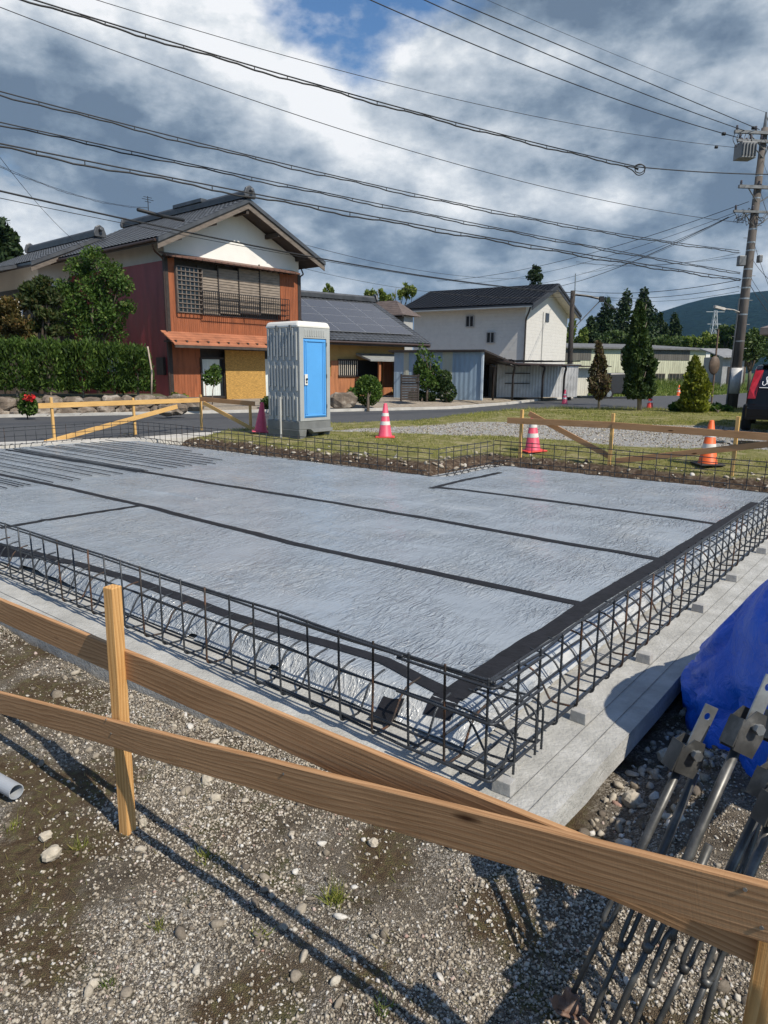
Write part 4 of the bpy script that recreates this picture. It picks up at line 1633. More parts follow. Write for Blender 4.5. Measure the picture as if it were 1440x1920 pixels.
# slatted fence by its right corner
SLAT = M('dark_slat_fence', (0.035, 0.026, 0.022), 0.7, 6, 0.3)
q0 = gnd(752, 752, 0.1)
ft = thing('slat_fence', 'short dark brown slatted fence at the bungalow corner', 'fence', (q0[0], q0[1], 0.1))
mb = MB()
dd = hd(60)
for k in range(10):
    mb.box(q0 + dd * 0.42 + UP * (0.08 + k * 0.105), dd, np.cross(UP, dd), UP, 0.8, 0.03, 0.085)
mb.build('slats', SLAT, ft)
for s in (0.0, 0.84):
    mb = MB()
    mb.box(q0 + dd * s + UP * 0.55, dd, np.cross(UP, dd), UP, 0.06, 0.06, 1.12)
    mb.build('post', SLAT, ft)

# ---------------------------------------------------------------- brown-roofed house between the bungalow and the white house
c1 = at(756, 700, 41.0)
B1 = np.array([c1[0], c1[1], 0])
bh = thing('brown_roof_house', 'small house with weathered brown hipped roof behind the solar roof', 'house', (B1[0], B1[1], 0.0))
wl_, wr_ = hd(-57), hd(33)
BROOF = M('weathered_brown_roof', (0.10, 0.075, 0.065), 0.7, 6, 0.35)
zt = float(at(757, 592, 41.0)[2])
mb = MB()
mb.box(B1 + wl_ * 3.2 + wr_ * 0.5 + UP * zt / 2, wl_, wr_, UP, 6.4, 1.0, zt)
mb.build('wall', M('offwhite_wall', (0.34, 0.34, 0.33), 0.9, 2, 0.08), bh)
mb = MB()
e = [B1 - wl_ * 0.3 - wr_ * 0.6, B1 + wl_ * 6.9 - wr_ * 0.6, B1 + wl_ * 6.9 + wr_ * 1.5, B1 - wl_ * 0.3 + wr_ * 1.5]
rz = float(at(700, 566, 43)[2])
r1, r2 = B1 + wl_ * 0.9 + wr_ * 0.6 + UP * rz, B1 + wl_ * 5.8 + wr_ * 0.6 + UP * rz
es = [p + UP * (zt + 0.02) for p in e]
mb.add(es + [r1, r2], [(0, 4, 5, 1), (1, 5, 2), (2, 5, 4, 3), (3, 4, 0), (0, 1, 2, 3)])
mb.build('roof', wave_bump(BROOF, 'Z', 0.12, 0.5, 0.03), bh)
mb = MB()
mb.tube([es[0] - UP * 0.06, es[1] - UP * 0.06], 0.07, 6)
mb.build('gutter', DKBROWN, bh)
pw0, pw1 = onwall(720, 612, B1 - wr_ * 0.01, wl_), onwall(735, 602, B1 - wr_ * 0.01, wl_)
mb = MB()
wbox(mb, B1, wl_, -wr_, pw0[0], pw1[0], pw0[1], pw1[1] + 0.2, 0.0, 0.04)
mb.build('window', GLASS, bh)

# ---------------------------------------------------------------- tall white house
W0 = at(978, 750, 46.0)
W0 = np.array([W0[0], W0[1], 0])
wh = thing('white_house', 'tall pale two-storey house with dark roof behind the blue shed', 'house', (W0[0], W0[1], 0))
WHS = M('pale_siding', (0.545, 0.53, 0.50), 0.85, 3, 0.06, bmp=0.2)
t = WHS.node_tree
v = coords(t, 'Object', (1, 1, 1))
br = mk(t, 'ShaderNodeTexBrick')
br.inputs['Scale'].default_value = 1.0
br.inputs['Brick Width'].default_value = 0.9
br.inputs['Row Height'].default_value = 0.22
br.inputs['Mortar Size'].default_value = 0.012
sepx = mk(t, 'ShaderNodeSeparateXYZ')
t.links.new(v, sepx.inputs[0])
cb = mk(t, 'ShaderNodeCombineXYZ')
t.links.new(mth(t, 'ADD', sepx.outputs[0], sepx.outputs[1]), cb.inputs[0])
t.links.new(sepx.outputs[2], cb.inputs[1])
t.links.new(cb.outputs[0], br.inputs['Vector'])
bump(t, t.nodes['Principled BSDF'], mth(t, 'SUBTRACT', 1.0, br.outputs['Fac']), 0.5, 0.02)
WL, WW = 8.3, 8.1
_, zew = onwall(978, 573, W0, wl_)
zrid = float(onwall(1045, 531, W0 - wl_ * 0.75, wr_)[1])
srid = float(onwall(1047, 531, W0 - wl_ * 0.75, wr_)[0])
mb = MB()
WP = lambda s, t, z: W0 + wr_ * s + wl_ * t + UP * z
mb.slab([WP(0, 0, -0.2), WP(WW, 0, -0.2), WP(WW, 0, zew - 0.02), WP(srid, 0, zrid - 0.28), WP(0, 0, zew - 0.02)], wl_ * WL)
mb.build('wall', WHS, wh)
tL = onwall(752, 577, W0 - wr_ * 0.6, wl_)[0]
gable_roof(wh, W0, wr_, wl_, -0.85, srid, WW + 0.75, zew + 0.02, zrid, zew - 0.05, -0.8, tL, SLATE, M('white_soffit', (0.6, 0.58, 0.53), 0.8, 4, 0.1), SLATE, amp=0.02, pt=0.3, pr=0.28, step=0.055, ridge=0)
for u0, v0, u1, v1 in ((874, 592, 889, 613), (913, 623, 928, 643)):
    p, q = onwall(u0, v1, W0, wl_), onwall(u1, v0, W0, wl_)
    mb = MB()
    wbox(mb, W0, wl_, -wr_, p[0], q[0], p[1], q[1], 0.0, 0.05)
    w_ = mb.build('window', GLASS, wh)
    mb = MB()
    for s in (p[0], (p[0] + q[0]) / 2, q[0]):
        wbox(mb, W0, wl_, -wr_, s - 0.03, s + 0.03, p[1], q[1], 0.0, 0.09)
    for z in (p[1], q[1]):
        wbox(mb, W0, wl_, -wr_, p[0] - 0.03, q[0] + 0.03, z - 0.03, z + 0.03, 0.0, 0.088)
    mb.build('window_frame', M('grey_frame', (0.35, 0.34, 0.33), 0.5, 5, 0.1, metal=0.4), w_)
p, q = onwall(1022, 603, W0, wr_), onwall(1029, 588, W0, wr_)
mb = MB()
wbox(mb, W0, wr_, -wl_, p[0], q[0], p[1], q[1], 0.0, 0.05)
mb.build('window', GLASS, wh)
mb = MB()
mb.tube(fillet([WP(-0.68, -0.6, zew - 0.08), WP(-0.5, -0.4, zew - 0.5), WP(-0.07, -0.07, zew - 0.8), WP(-0.07, -0.07, -0.1)], 0.2), 0.055, 8)
mb.build('downpipe', DKBROWN, wh)
mb = MB()
mb.tube([WP(-0.72, -0.75, zew - 0.08), WP(-0.72, tL, zew - 0.08)], 0.07, 8)
mb.build('gutter', DKBROWN, wh)
p0_, p1_ = onwall(1018, 585, W0, wr_), onwall(1013, 690, W0, wr_)
mb = MB()
mb.tube([W0 + wr_ * p0_[0] - wl_ * 0.05 + UP * p0_[1], W0 + wr_ * p1_[0] - wl_ * 0.05 + UP * p1_[1]], 0.025, 5)
mb.build('conduit', M('grey_conduit', (0.3, 0.3, 0.29), 0.6, 5, 0.1), wh)

# ---------------------------------------------------------------- blue corrugated shed and carports in front of it
BLUEC = wave_bump(M('blue_corrugated_sheet', (0.25, 0.335, 0.42), 0.55, 1.3, 0.14, stretch=(3, 3, 0.6)), 'X', 0.12, 0.5, 0.02, (0, 0, R(-31)))
PALEC = wave_bump(M('pale_corrugated_sheet', (0.42, 0.43, 0.36), 0.6, 1.3, 0.12), 'X', 0.12, 0.5, 0.02, (0, 0, R(-31)))
Bq = gnd(903, 749, 0.1)
Bq = np.array([Bq[0], Bq[1], 0])
bl_ = hd(-62)
br_ = hd(28)
shed = thing('blue_shed', 'blue corrugated metal shed beside the dark carport', 'shed', (Bq[0], Bq[1], 0.1))
bp = lambda u, v: onwall(u, v, Bq, bl_)
_, zs0 = bp(903, 659)
sx, zs1 = bp(757, 660)
mb = MB()
sa_, _ = bp(848, 700)
sb_, _ = bp(829, 700)
wbox(mb, Bq, bl_, -br_, 0.0, sa_, 0.05, zs0, -0.1, 0.0)
wbox(mb, Bq, bl_, -br_, sb_, sx + 0.5, 0.05, zs0, -0.1, 0.0)
mb.build('wall', BLUEC, shed)
mb = MB()
wbox(mb, Bq, bl_, -br_, sa_, sb_, 0.05, zs0, -0.1, -0.003)
mb.build('pale_panel', PALEC, shed)
mb = MB()
p_, q_ = bp(757, 703), bp(767, 660)
wbox(mb, Bq, bl_, -br_, p_[0], q_[0], p_[1], q_[1], 0.0, 0.02)
mb.build('pale_panel', PALEC, shed)
mb = MB()
p_, q_ = bp(775, 705), bp(792, 688)
wbox(mb, Bq, bl_, -br_, q_[0], p_[0], p_[1], q_[1], 0.0, 0.03)
mb.build('window', GLASS, shed)
mb = MB()
o0 = Bq + UP * (zs0 + 0.0)
mb.hexa([o0 - bl_ * 0.15 - br_ * 0.25, o0 + bl_ * (sx + 0.7) - br_ * 0.25, o0 + bl_ * (sx + 0.7) + br_ * 5 - UP * 0.6, o0 - bl_ * 0.15 + br_ * 5 - UP * 0.6],
        [o0 - bl_ * 0.15 - br_ * 0.25 + UP * 0.08, o0 + bl_ * (sx + 0.7) - br_ * 0.25 + UP * 0.08, o0 + bl_ * (sx + 0.7) + br_ * 5 - UP * 0.52, o0 - bl_ * 0.15 + br_ * 5 - UP * 0.52])
mb.build('roof', DKBROWN, shed)
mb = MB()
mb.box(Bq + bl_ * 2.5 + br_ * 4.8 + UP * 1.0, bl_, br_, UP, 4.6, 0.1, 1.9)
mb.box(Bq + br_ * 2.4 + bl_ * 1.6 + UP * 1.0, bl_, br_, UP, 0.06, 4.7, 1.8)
mb.build('rear_wall', M('shade_black_wall', (0.010, 0.009, 0.009), 0.95, 3, 0.4), shed)  # near-black base colour stands in for the open interior's shade
mb = MB()
mb.box(Bq + UP * (zs0 + 0.1) / 2 - br_ * 0.03, bl_, br_, UP, 0.09, 0.09, zs0 - 0.1)
mb.build('corner_trim', M('pale_blue_trim', (0.45, 0.52, 0.58), 0.6, 4, 0.1), shed)

CARR = M('smoked_carport_sheet', (0.045, 0.03, 0.028), 0.3, 3, 0.3)
CARM = M('carport_frame', (0.025, 0.02, 0.018), 0.5, 3, 0.3)
cq = gnd(955, 747, 0.05)
cp = thing('carport', 'dark flat-roofed carport between the blue shed and the small pole', 'carport', (cq[0], cq[1], 0.05))
cq = np.array([cq[0], cq[1], 0])
cd = hd(72)                                       # along its open front
cb_ = hd(-18)
_, zc = onwall(955, 683, cq, cd)
s_end, _ = onwall(1062, 690, cq, cd)
mb = MB()
Cq = lambda s, t, z: cq + cd * s + cb_ * t + UP * z
mb.hexa([Cq(-2.2, -0.4, zc + 0.42), Cq(0.2, -0.4, zc - 0.02), Cq(0.2, 4.2, zc + 0.1), Cq(-2.2, 4.2, zc + 0.5)], [Cq(-2.2, -0.4, zc + 0.48), Cq(0.2, -0.4, zc + 0.04), Cq(0.2, 4.2, zc + 0.16), Cq(-2.2, 4.2, zc + 0.56)])
mb.hexa([Cq(0.2, -0.4, zc - 0.02), Cq(s_end + 0.6, -0.4, zc - 0.06), Cq(s_end + 0.6, 4.2, zc + 0.06), Cq(0.2, 4.2, zc + 0.1)], [Cq(0.2, -0.4, zc + 0.04), Cq(s_end + 0.6, -0.4, zc), Cq(s_end + 0.6, 4.2, zc + 0.12), Cq(0.2, 4.2, zc + 0.16)])
rfc = mb.build('roof', CARR, cp)
mb = MB()
for k in range(12):
    s = -2.1 + k * (s_end + 2.6) / 11
    mb.box(Cq(s, 1.9, zc + 0.18 if s > 0.2 else zc + 0.18 - s * 0.18), cd, cb_, UP, 0.05, 4.6, 0.05)
mb.build('roof_ribs', CARM, rfc)
for s in (-0.9, 0.15, s_end * 0.58, s_end * 0.97):
    for tt in (0.0, 3.8):
        mb = MB()
        mb.tube(fillet([Cq(s, tt, -0.05), Cq(s, tt, zc - 0.5), Cq(s - 0.05, tt - 0.25, zc - 0.1), Cq(s - 0.4, tt - 0.35, zc - 0.02)], 0.3, 6), 0.055, 6)
        mb.build('post', CARM, cp, smooth=True)
# silver shed panels behind the carport
SILV = wave_bump(M('silver_corrugated_sheet', (0.44, 0.44, 0.44), 0.4, 1.2, 0.3, metal=0.15), 'X', 0.14, 0.6, 0.03, (0, 0, R(18)))
sq = cq + cb_ * 1.3 + cd * 0.55
sv = thing('silver_shed', 'silver corrugated metal shed standing under the carport roof', 'shed', (sq[0], sq[1], 0.05))
mb = MB()
mb.box(sq + cd * (s_end / 2 + 0.2) + cb_ * 0.8 + UP * (zc / 2 + 0.02), cd, cb_, UP, s_end + 1.6, 1.6, zc - 0.06)
mb.build('wall', SILV, sv)
mb = MB()
for z in (0.75, 1.25, 1.65):
    mb.box(sq + cd * 0.55 - cb_ * 0.02 + UP * z, cd, cb_, UP, 1.4, 0.04, 0.05)
mb.build('rail', CARM, sv)
mb = MB()
mb.box(sq + cd * (s_end / 2 + 0.2) + cb_ * 0.8 + UP * (zc + 0.03), cd, cb_, UP, s_end + 1.8, 1.8, 0.05)
mb.build('roof', GREYAWN, sv)
# pale store to the right of the small pole
q1 = gnd(1082, 742, 0.0)
q1 = np.array([q1[0], q1[1], 0])
st_ = thing('pale_store', 'pale corrugated storage box right of the small wooden pole', 'shed', (q1[0], q1[1], 0.0))
zq = float(at(1082, 690, q1[1])[2])
mb = MB()
mb.box(q1 + hd(72) * 0.3 + hd(-18) * 1.4 + UP * (zq / 2), hd(72), hd(-18), UP, 1.0, 2.6, zq)
mb.build('wall', wave_bump(M('cream_corrugated_sheet', (0.55, 0.53, 0.45), 0.6, 1.5, 0.15, stretch=(4, 4, 0.5)), 'X', 0.12, 0.6, 0.02, (0, 0, R(18))), st_)
mb = MB()
mb.box(q1 + hd(72) * -0.2 + hd(-18) * 1.2 + UP * (zq + 0.10), hd(72), hd(-18), UP, 4.2, 3.2, 0.06)
mb.build('roof', DKBROWN, st_)

# ---------------------------------------------------------------- long low warehouse in the distance
YW = 72.0
w0, w1 = at(1050, 716, YW), at(1322, 716, YW + 4)
w0[2] = w1[2] = 0
dw = w1 - w0
LW = np.linalg.norm(dw)
dw /= LW
nw = np.array([dw[1], -dw[0], 0])
ware = thing('warehouse', 'long low pale green warehouse with streaked walls across the road', 'warehouse', (w0[0], w0[1], -0.17))
zwr = float(at(1190, 655, YW + 2)[2])
mm, t, bs = nodes('streaked_pale_sheet')
v = coords(t, 'Object', (1, 1, 1))
vs_ = coords(t, 'Object', (1.6, 1.6, 0.12))
stn = ramp(t, noise(t, vs_, 1.6, 8, 0.75), [(0.48, (0, 0, 0)), (0.68, (0.75, 0.75, 0.75))])
sp = mk(t, 'ShaderNodeSeparateXYZ')
t.links.new(v, sp.inputs[0])
low = ramp(t, mth(t, 'MULTIPLY', sp.outputs[2], 0.25), [(0.2, (1, 1, 1)), (0.62, (1, 1, 1)), (0.68, (0.12, 0.12, 0.12))])
col = mixc(t, mixc(t, 1.0, stn, low, 'MULTIPLY'), ramp(t, noise(t, v, 0.3, 4), [(0.3, (0.46, 0.46, 0.33)), (0.7, (0.55, 0.55, 0.40))]), (0.10, 0.085, 0.06))
t.links.new(col, bs.inputs['Base Color'])
bs.inputs['Roughness'].default_value = 0.7
wave_bump(mm, 'X', 0.25, 0.6, 0.04)
mb = MB()
mb.box(w0 + dw * LW / 2 - nw * 6 + UP * (zwr - 0.17) / 2, dw, nw, UP, LW, 12, zwr + 0.17)
mb.build('wall', mm, ware)
mb = MB()
o0 = w0 + UP * zwr
mb.hexa([o0 - dw * 0.4 + nw * 0.4, o0 + dw * (LW + 0.4) + nw * 0.4, o0 + dw * (LW + 0.4) - nw * 13 + UP * 0.9, o0 - dw * 0.4 - nw * 13 + UP * 0.9],
        [o0 - dw * 0.4 + nw * 0.4 + UP * 0.16, o0 + dw * (LW + 0.4) + nw * 0.4 + UP * 0.16, o0 + dw * (LW + 0.4) - nw * 13 + UP * 1.06, o0 - dw * 0.4 - nw * 13 + UP * 1.06])
mb.build('roof', M('grey_metal_roof', (0.13, 0.13, 0.13), 0.6, 2, 0.3), ware)
DKP = wave_bump(M('dark_translucent_panel', (0.10, 0.092, 0.08), 0.6, 1.0, 0.3, stretch=(2, 2, 0.3)), 'X', 0.25, 0.6, 0.04)
wp = lambda u, v: onwall(u, v, w0, dw)
for u0, u1 in ((1052, 1109), (1163, 1188), (1221, 1294)):
    p, q = wp(u0, 675), wp(u1, 655)
    mb = MB()
    wbox(mb, w0, dw, nw, p[0], q[0], p[1], q[1], 0.0, 0.04)
    mb.build('dark_panel', DKP, ware)
for u0, u1 in ((1134, 1154), (1171, 1180), (1227, 1246), (1253, 1273), (1275, 1294)):
    p, q = wp(u0, 713), wp(u1, 701)
    mb = MB()
    wbox(mb, w0, dw, nw, p[0], q[0], p[1], q[1], 0.0, 0.05)
    wd = mb.build('window', GLASS, ware)
    mb = MB()
    for k in range(4):
        s = p[0] + (q[0] - p[0]) * k / 3
        wbox(mb, w0, dw, nw, s - 0.035, s + 0.035, p[1], q[1], 0.05, 0.09)
    for z in (p[1], q[1]):
        wbox(mb, w0, dw, nw, p[0] - 0.035, q[0] + 0.035, z - 0.035, z + 0.035, 0.05, 0.088)
    mb.build('window_frame', M('brown_frame', (0.12, 0.10, 0.08), 0.7, 3, 0.2), wd)
mb = MB()
mb.box(w1 - dw * 0.02 + nw * 0.03 + UP * (zwr - 0.2) / 2, dw, nw, UP, 0.5, 0.1, zwr + 0.1)
mb.build('corner_trim', M('white_trim', (0.66, 0.66, 0.64), 0.6, 2, 0.1), ware)
# pale side wall turned towards the road
# small grey hut to its right
q2 = at(1352, 714, 66)
q2[2] = 0
hut = thing('grey_hut', 'small grey hut with corrugated roof just right of the warehouse', 'hut', (q2[0], q2[1], -0.17))
zh = float(at(1352, 668, 66)[2])
mb = MB()
mb.box(q2 + np.array([1.0, 2, zh / 2 - 0.1]), (1, 0, 0), (0, 1, 0), UP, 2.0, 4, zh + 0.1)
mb.build('wall', M('grey_board', (0.33, 0.33, 0.33), 0.8, 2, 0.25), hut)
mb = MB()
mb.hexa([q2 + (-0.3, -0.5, zh - 0.15), q2 + (2.5, -0.5, zh - 0.15), q2 + (2.5, 4.5, zh + 0.75), q2 + (-0.3, 4.5, zh + 0.75)], [q2 + (-0.3, -0.5, zh - 0.05), q2 + (2.5, -0.5, zh - 0.05), q2 + (2.5, 4.5, zh + 0.85), q2 + (-0.3, 4.5, zh + 0.85)])
mb.build('roof', wave_bump(M('old_zinc', (0.22, 0.22, 0.22), 0.6, 2, 0.3), 'X', 0.3, 0.7, 0.05), hut)
mb = MB()
mb.bx(q2[0] + 0.5, q2[0] + 1.3, q2[1] - 0.04, q2[1] - 0.002, 0.0, 1.9)
mb.build('door', DKBROWN, hut)

# house at the far right edge: only its eave corner shows
q3 = at(1440, 660, 24.0)
q3 = np.array([q3[0], q3[1], 0])
eh = thing('corner_house', 'house corner with broad eave at the right edge behind the black car', 'house', (q3[0], q3[1], 0))
dq, nq = hd(125), hd(37)
ztp = float(at(1440, 628, 24)[2])
mb = MB()
mb.box(q3 + dq * 3.1 + nq * 3 + UP * ztp / 2, dq, nq, UP, 6, 6, ztp)
mb.build('wall', M('pink_grey_siding', (0.36, 0.31, 0.29), 0.8, 3, 0.1), eh)
mb = MB()
mb.hexa([q3 - dq * 0.25 - nq * 0.4 + UP * ztp, q3 + dq * 6.6 - nq * 0.4 + UP * ztp, q3 + dq * 6.6 + nq * 6.6 + UP * ztp, q3 - dq * 0.25 + nq * 6.6 + UP * ztp],
        [q3 - dq * 0.25 - nq * 0.4 + UP * (ztp + 0.22), q3 + dq * 6.6 - nq * 0.4 + UP * (ztp + 0.22), q3 + dq * 5 + nq * 4.6 + UP * (ztp + 1.3), q3 + dq * 1.6 + nq * 4.6 + UP * (ztp + 1.3)])
mb.build('roof', M('grey_brown_roof', (0.16, 0.13, 0.12), 0.7, 3, 0.2), eh)

# ================================================================== TREES AND PLANTS
L_MAPLE = leafmat('maple_leaves', (0.030, 0.062, 0.012), (0.085, 0.155, 0.03), (0.13, 0.17, 0.04))
L_PINE = leafmat('pine_needles', (0.018, 0.034, 0.010), (0.055, 0.078, 0.022), (0.09, 0.075, 0.028))
L_RUST = leafmat('rusty_foliage', (0.045, 0.040, 0.012), (0.11, 0.085, 0.025), (0.14, 0.075, 0.025))
L_HEDGE = leafmat('hedge_leaves', (0.020, 0.045, 0.008), (0.068, 0.122, 0.02), (0.13, 0.19, 0.035))
L_DARK = leafmat('dark_conifer', (0.010, 0.022, 0.009), (0.030, 0.055, 0.018), (0.05, 0.075, 0.02), 0.15)
L_TALL = leafmat('juniper_leaves', (0.016, 0.036, 0.010), (0.05, 0.085, 0.022), (0.08, 0.11, 0.03), 0.2)
L_BROWN = leafmat('withered_leaves', (0.045, 0.028, 0.016), (0.12, 0.085, 0.045), (0.10, 0.12, 0.04), 0.2)
L_GOLD = leafmat('golden_juniper', (0.085, 0.105, 0.012), (0.21, 0.235, 0.028), (0.30, 0.30, 0.05), 0.3)
L_BAMB = leafmat('bamboo_leaves', (0.07, 0.11, 0.02), (0.17, 0.22, 0.05), (0.25, 0.26, 0.08), 0.35)
L_WOODS = leafmat('woods_leaves', (0.022, 0.042, 0.012), (0.07, 0.11, 0.03), (0.11, 0.14, 0.04), 0.2)
BARK = M('bark', (0.10, 0.075, 0.055), 0.95, 6, 0.4, stretch=(2, 2, 0.4), bmp=0.6)
BARK_P = M('pale_bark', (0.24, 0.20, 0.16), 0.95, 6, 0.3, stretch=(2, 2, 0.4), bmp=0.5)


def leafcards(name, pts, size, m, parent=None, out=None, up=0.0, elong=1.7, var=0.4, loc=None):
    n = len(pts)
    d1 = RNG.normal(size=(n, 3))
    if out is not None:
        d1 = d1 * 0.75 + out
    d1[:, 2] += up
    d1 /= np.linalg.norm(d1, axis=1)[:, None]
    d2 = np.cross(d1, RNG.normal(size=(n, 3)))
    d2 /= np.linalg.norm(d2, axis=1)[:, None]
    s = size * (1 + var * RNG.uniform(-1, 1, n))[:, None]
    a, b = d1 * s * elong * 0.5, d2 * s * 0.5
    V = np.stack([pts - a, pts + b, pts + a, pts - b], 1).reshape(-1, 3)
    return npmesh(name, V, np.arange(4 * n), 4, m, parent, loc if loc is not None else (0, 0, 0))


def blob_pts(blobs, n, shell=0.5, gap=0.42, gs=1.2):
    """points in the outer part of a set of ellipsoids, thinned so that gaps open up"""
    w = np.array([b[3] * b[4] + b[4] * b[5] for b in blobs])
    k = RNG.choice(len(blobs), n * 2, p=w / w.sum())
    B = np.array(blobs)[k]
    d = RNG.normal(size=(n * 2, 3))
    d /= np.linalg.norm(d, axis=1)[:, None]
    r = shell + (1.08 - shell) * RNG.uniform(0, 1, n * 2) ** 0.7
    p = B[:, :3] + d * B[:, 3:6] * r[:, None]
    f = fbm(p[:, 0] * gs + p[:, 2] * 0.7 * gs, p[:, 1] * gs - p[:, 2] * 0.5 * gs + 7, 5, 3)
    keep = f + RNG.uniform(-0.12, 0.12, n * 2) > gap
    return p[keep][:n], d[keep][:n]


def limb_mesh(base, tips, r0, parent, m=BARK, name='trunk', mid=0.45):
    mb = MB()
    base = np.asarray(base, float)
    top = np.mean(tips, axis=0)
    fork = base + (top - base) * mid
    mb.tube([base - UP * 0.15, base + (fork - base) * 0.5 + RNG.normal(0, 0.03, 3) * np.linalg.norm(fork - base) * 0.5, fork], [r0 * 1.15, r0, r0 * 0.8], 8)
    for tp_ in tips:
        tp_ = np.asarray(tp_, float)
        mid_ = (fork + tp_) / 2 + RNG.normal(0, 0.06, 3) * np.linalg.norm(tp_ - fork)
        mb.tube([fork - UP * r0, mid_, tp_], [r0 * 0.65, r0 * 0.4, r0 * 0.12], 6)
    mb.build(name, m, parent, smooth=True)


def tree(name, label, cat, base, blobs, n, size, m, r0=0.1, bark=BARK, group=None, shell=0.45, gap=0.42, gs=1.2, up=0.2, trunk=True, elong=1.7, crown='crown'):
    root = thing(name, label, cat, tuple(base), group)
    p, d = blob_pts(blobs, n, shell, gap, gs)
    leafcards(crown, p, size, m, root, d * 0.5, up, elong)
    if trunk:
        tips = [np.array(b[:3]) + np.array([0, 0, b[5] * 0.3]) for b in blobs[:9]]
        limb_mesh(base, tips, r0, root, bark)
    return root


def pxblob(u, v, Y, ru, rv, depth=None):
    """ellipsoid seen at a pixel, at depth Y, radii given in pixels"""
    c = at(u, v, Y)
    k = Y / F_PX
    return (c[0], c[1], c[2], ru * k, (depth or ru) * k, rv * k)


# maple by the red wall
Y = 27.2
b_ = gnd(185, 735, 0.2)
mb_ = [pxblob(u, v, Y + dy, r, r * 0.85) for u, v, r, dy in [(175, 480, 22, 0), (150, 505, 26, .3), (205, 510, 26, -.2), (128, 540, 24, .2), (180, 545, 36, 0), (228, 535, 22, -.3), (145, 580, 34, .1), (200, 590, 36, -.1), (240, 575, 16, -.2), (120, 610, 22, .3), (165, 618, 30, 0), (215, 625, 22, .1)]]
tree('maple_tree', 'green leafy maple tree beside the maroon side wall', 'tree', (at(183, 700, Y)[0], Y, 0.3), mb_, 12000, 0.068, L_MAPLE, 0.09, shell=0.1, gap=0.43, gs=2.2)
Y = 26.3
mb_ = [pxblob(u, v, Y + dy, r, r * 0.55) for u, v, r, dy in [(70, 545, 28, 0), (95, 560, 22, .2), (50, 565, 26, -.2), (85, 590, 24, .1), (60, 610, 22, 0), (100, 620, 20, .2), (80, 528, 16, 0)]]
tree('garden_pine', 'dark layered garden pine left of the maple', 'tree', (at(72, 700, Y)[0], Y, 0.3), mb_, 5200, 0.07, L_PINE, 0.1, gap=0.36, gs=1.5, up=0.5, elong=2.6)
Y = 25.8
mb_ = [pxblob(u, v, Y + dy, r, r * 0.6) for u, v, r, dy in [(20, 575, 28, 0), (0, 595, 32, .2), (35, 605, 26, -.2), (10, 630, 32, .1), (-30, 600, 30, 0), (48, 632, 18, 0)]]
tree('garden_pine', 'rusty brown-green garden tree at the left edge above the hedge', 'tree', (at(10, 700, Y)[0], Y, 0.3), mb_, 5200, 0.075, L_RUST, 0.1, gap=0.36, gs=1.5, up=0.4, elong=2.2)
Y = 46
mb_ = [pxblob(u, v, Y + dy, r, r * 1.1) for u, v, r, dy in [(0, 425, 16, 0), (12, 450, 20, .5), (-10, 460, 30, 0), (25, 475, 16, .5), (-25, 420, 22, 0), (5, 490, 34, 0)]]
tree('cedar_tree', 'tall dark tree rising over the roof at the left edge', 'tree', (at(0, 690, Y)[0], Y, 0), mb_, 3500, 0.22, L_DARK, 0.2, gap=0.36, gs=0.8)

# clipped hedge shrubs on the bank
hx = [(-35, 42, 645, 741, 'leftmost clipped hedge shrub, cut off by the left frame edge'), (28, 70, 643, 741, 'second clipped hedge shrub from the left'), (90, 70, 644, 741, 'third clipped hedge shrub, below the garden pine'),
      (152, 74, 645, 741, 'fourth clipped hedge shrub, below the maple'), (212, 62, 652, 742, 'fifth clipped hedge shrub from the left, lower topped'), (256, 56, 655, 742, 'last clipped hedge shrub at the right end beside the leaning stick')]
for u, w, v0, v1, lb in hx:
    Y = 23.9 + (u - 100) * 0.006
    top, bot = at(u, v0, Y), at(u, v1, Y)
    wid = w * Y / F_PX
    n = 5200
    # rounded box
    q = RNG.uniform(-1, 1, (n, 3))
    ax_ = RNG.integers(0, 3, n)
    q[np.arange(n), ax_] = np.sign(q[np.arange(n), ax_])
    q[:, 2] = np.where((ax_ == 2), np.abs(q[:, 2]), q[:, 2])
    nn3 = np.linalg.norm(q, ord=3.2, axis=1)[:, None]
    q = q / nn3 * RNG.uniform(0.80, 1.04, (n, 1))
    q = q + 0.10 * (fbm(q[:, 0] * 2.2 + u, q[:, 2] * 2.2 + q[:, 1], 12)[:, None] - 0.5) * q * 2
    c = (top + bot) / 2
    pts = c + q * (1 + 0.24 * (fbm(q[:, 0] * 3 + u * 0.7, q[:, 2] * 1.2 + q[:, 1] * 2, 14)[:, None] - 0.5)) * np.array([wid / 2 * 0.97, 0.62, (top[2] - bot[2]) / 2])
    shoot = (q[:, 2] > 0.55) * RNG.exponential(0.055, n)
    pts[:, 2] += np.minimum(shoot, 0.25)
    root = thing('hedge_shrub', lb, 'hedge', (c[0], c[1], bot[2] - 0.15), 'clipped hedge shrubs on the stone bank')
    o3 = q / np.linalg.norm(q, axis=1)[:, None]
    leafcards('foliage', pts, 0.048, L_HEDGE, root, o3 * 0.6, 1.2, 3.4)
    mb = MB()
    mb.tube([(c[0], c[1], bot[2] - 0.35), (c[0] + 0.03, c[1], c[2])], [0.05, 0.03], 6)
    mb.build('stem', BARK_P, root)

# stone bank below the hedge
ROCK = M('bank_stone', (0.16, 0.125, 0.095), 0.95, 2.5, 0.5, c2=(0.34, 0.30, 0.25), bmp=0.8, bscale=9, bdist=0.05)
w_a, w_b = np.array([-14.2, 20.55, 0]), np.array([-7.15, 24.15, 0])
sw = thing('stone_wall', 'low rough stone retaining wall under the clipped hedge', 'stone wall', tuple(w_a + UP * -0.17))
dwl = (w_b - w_a)
LWL = np.linalg.norm(dwl)
dwl /= LWL
nwl = np.array([dwl[1], -dwl[0], 0])


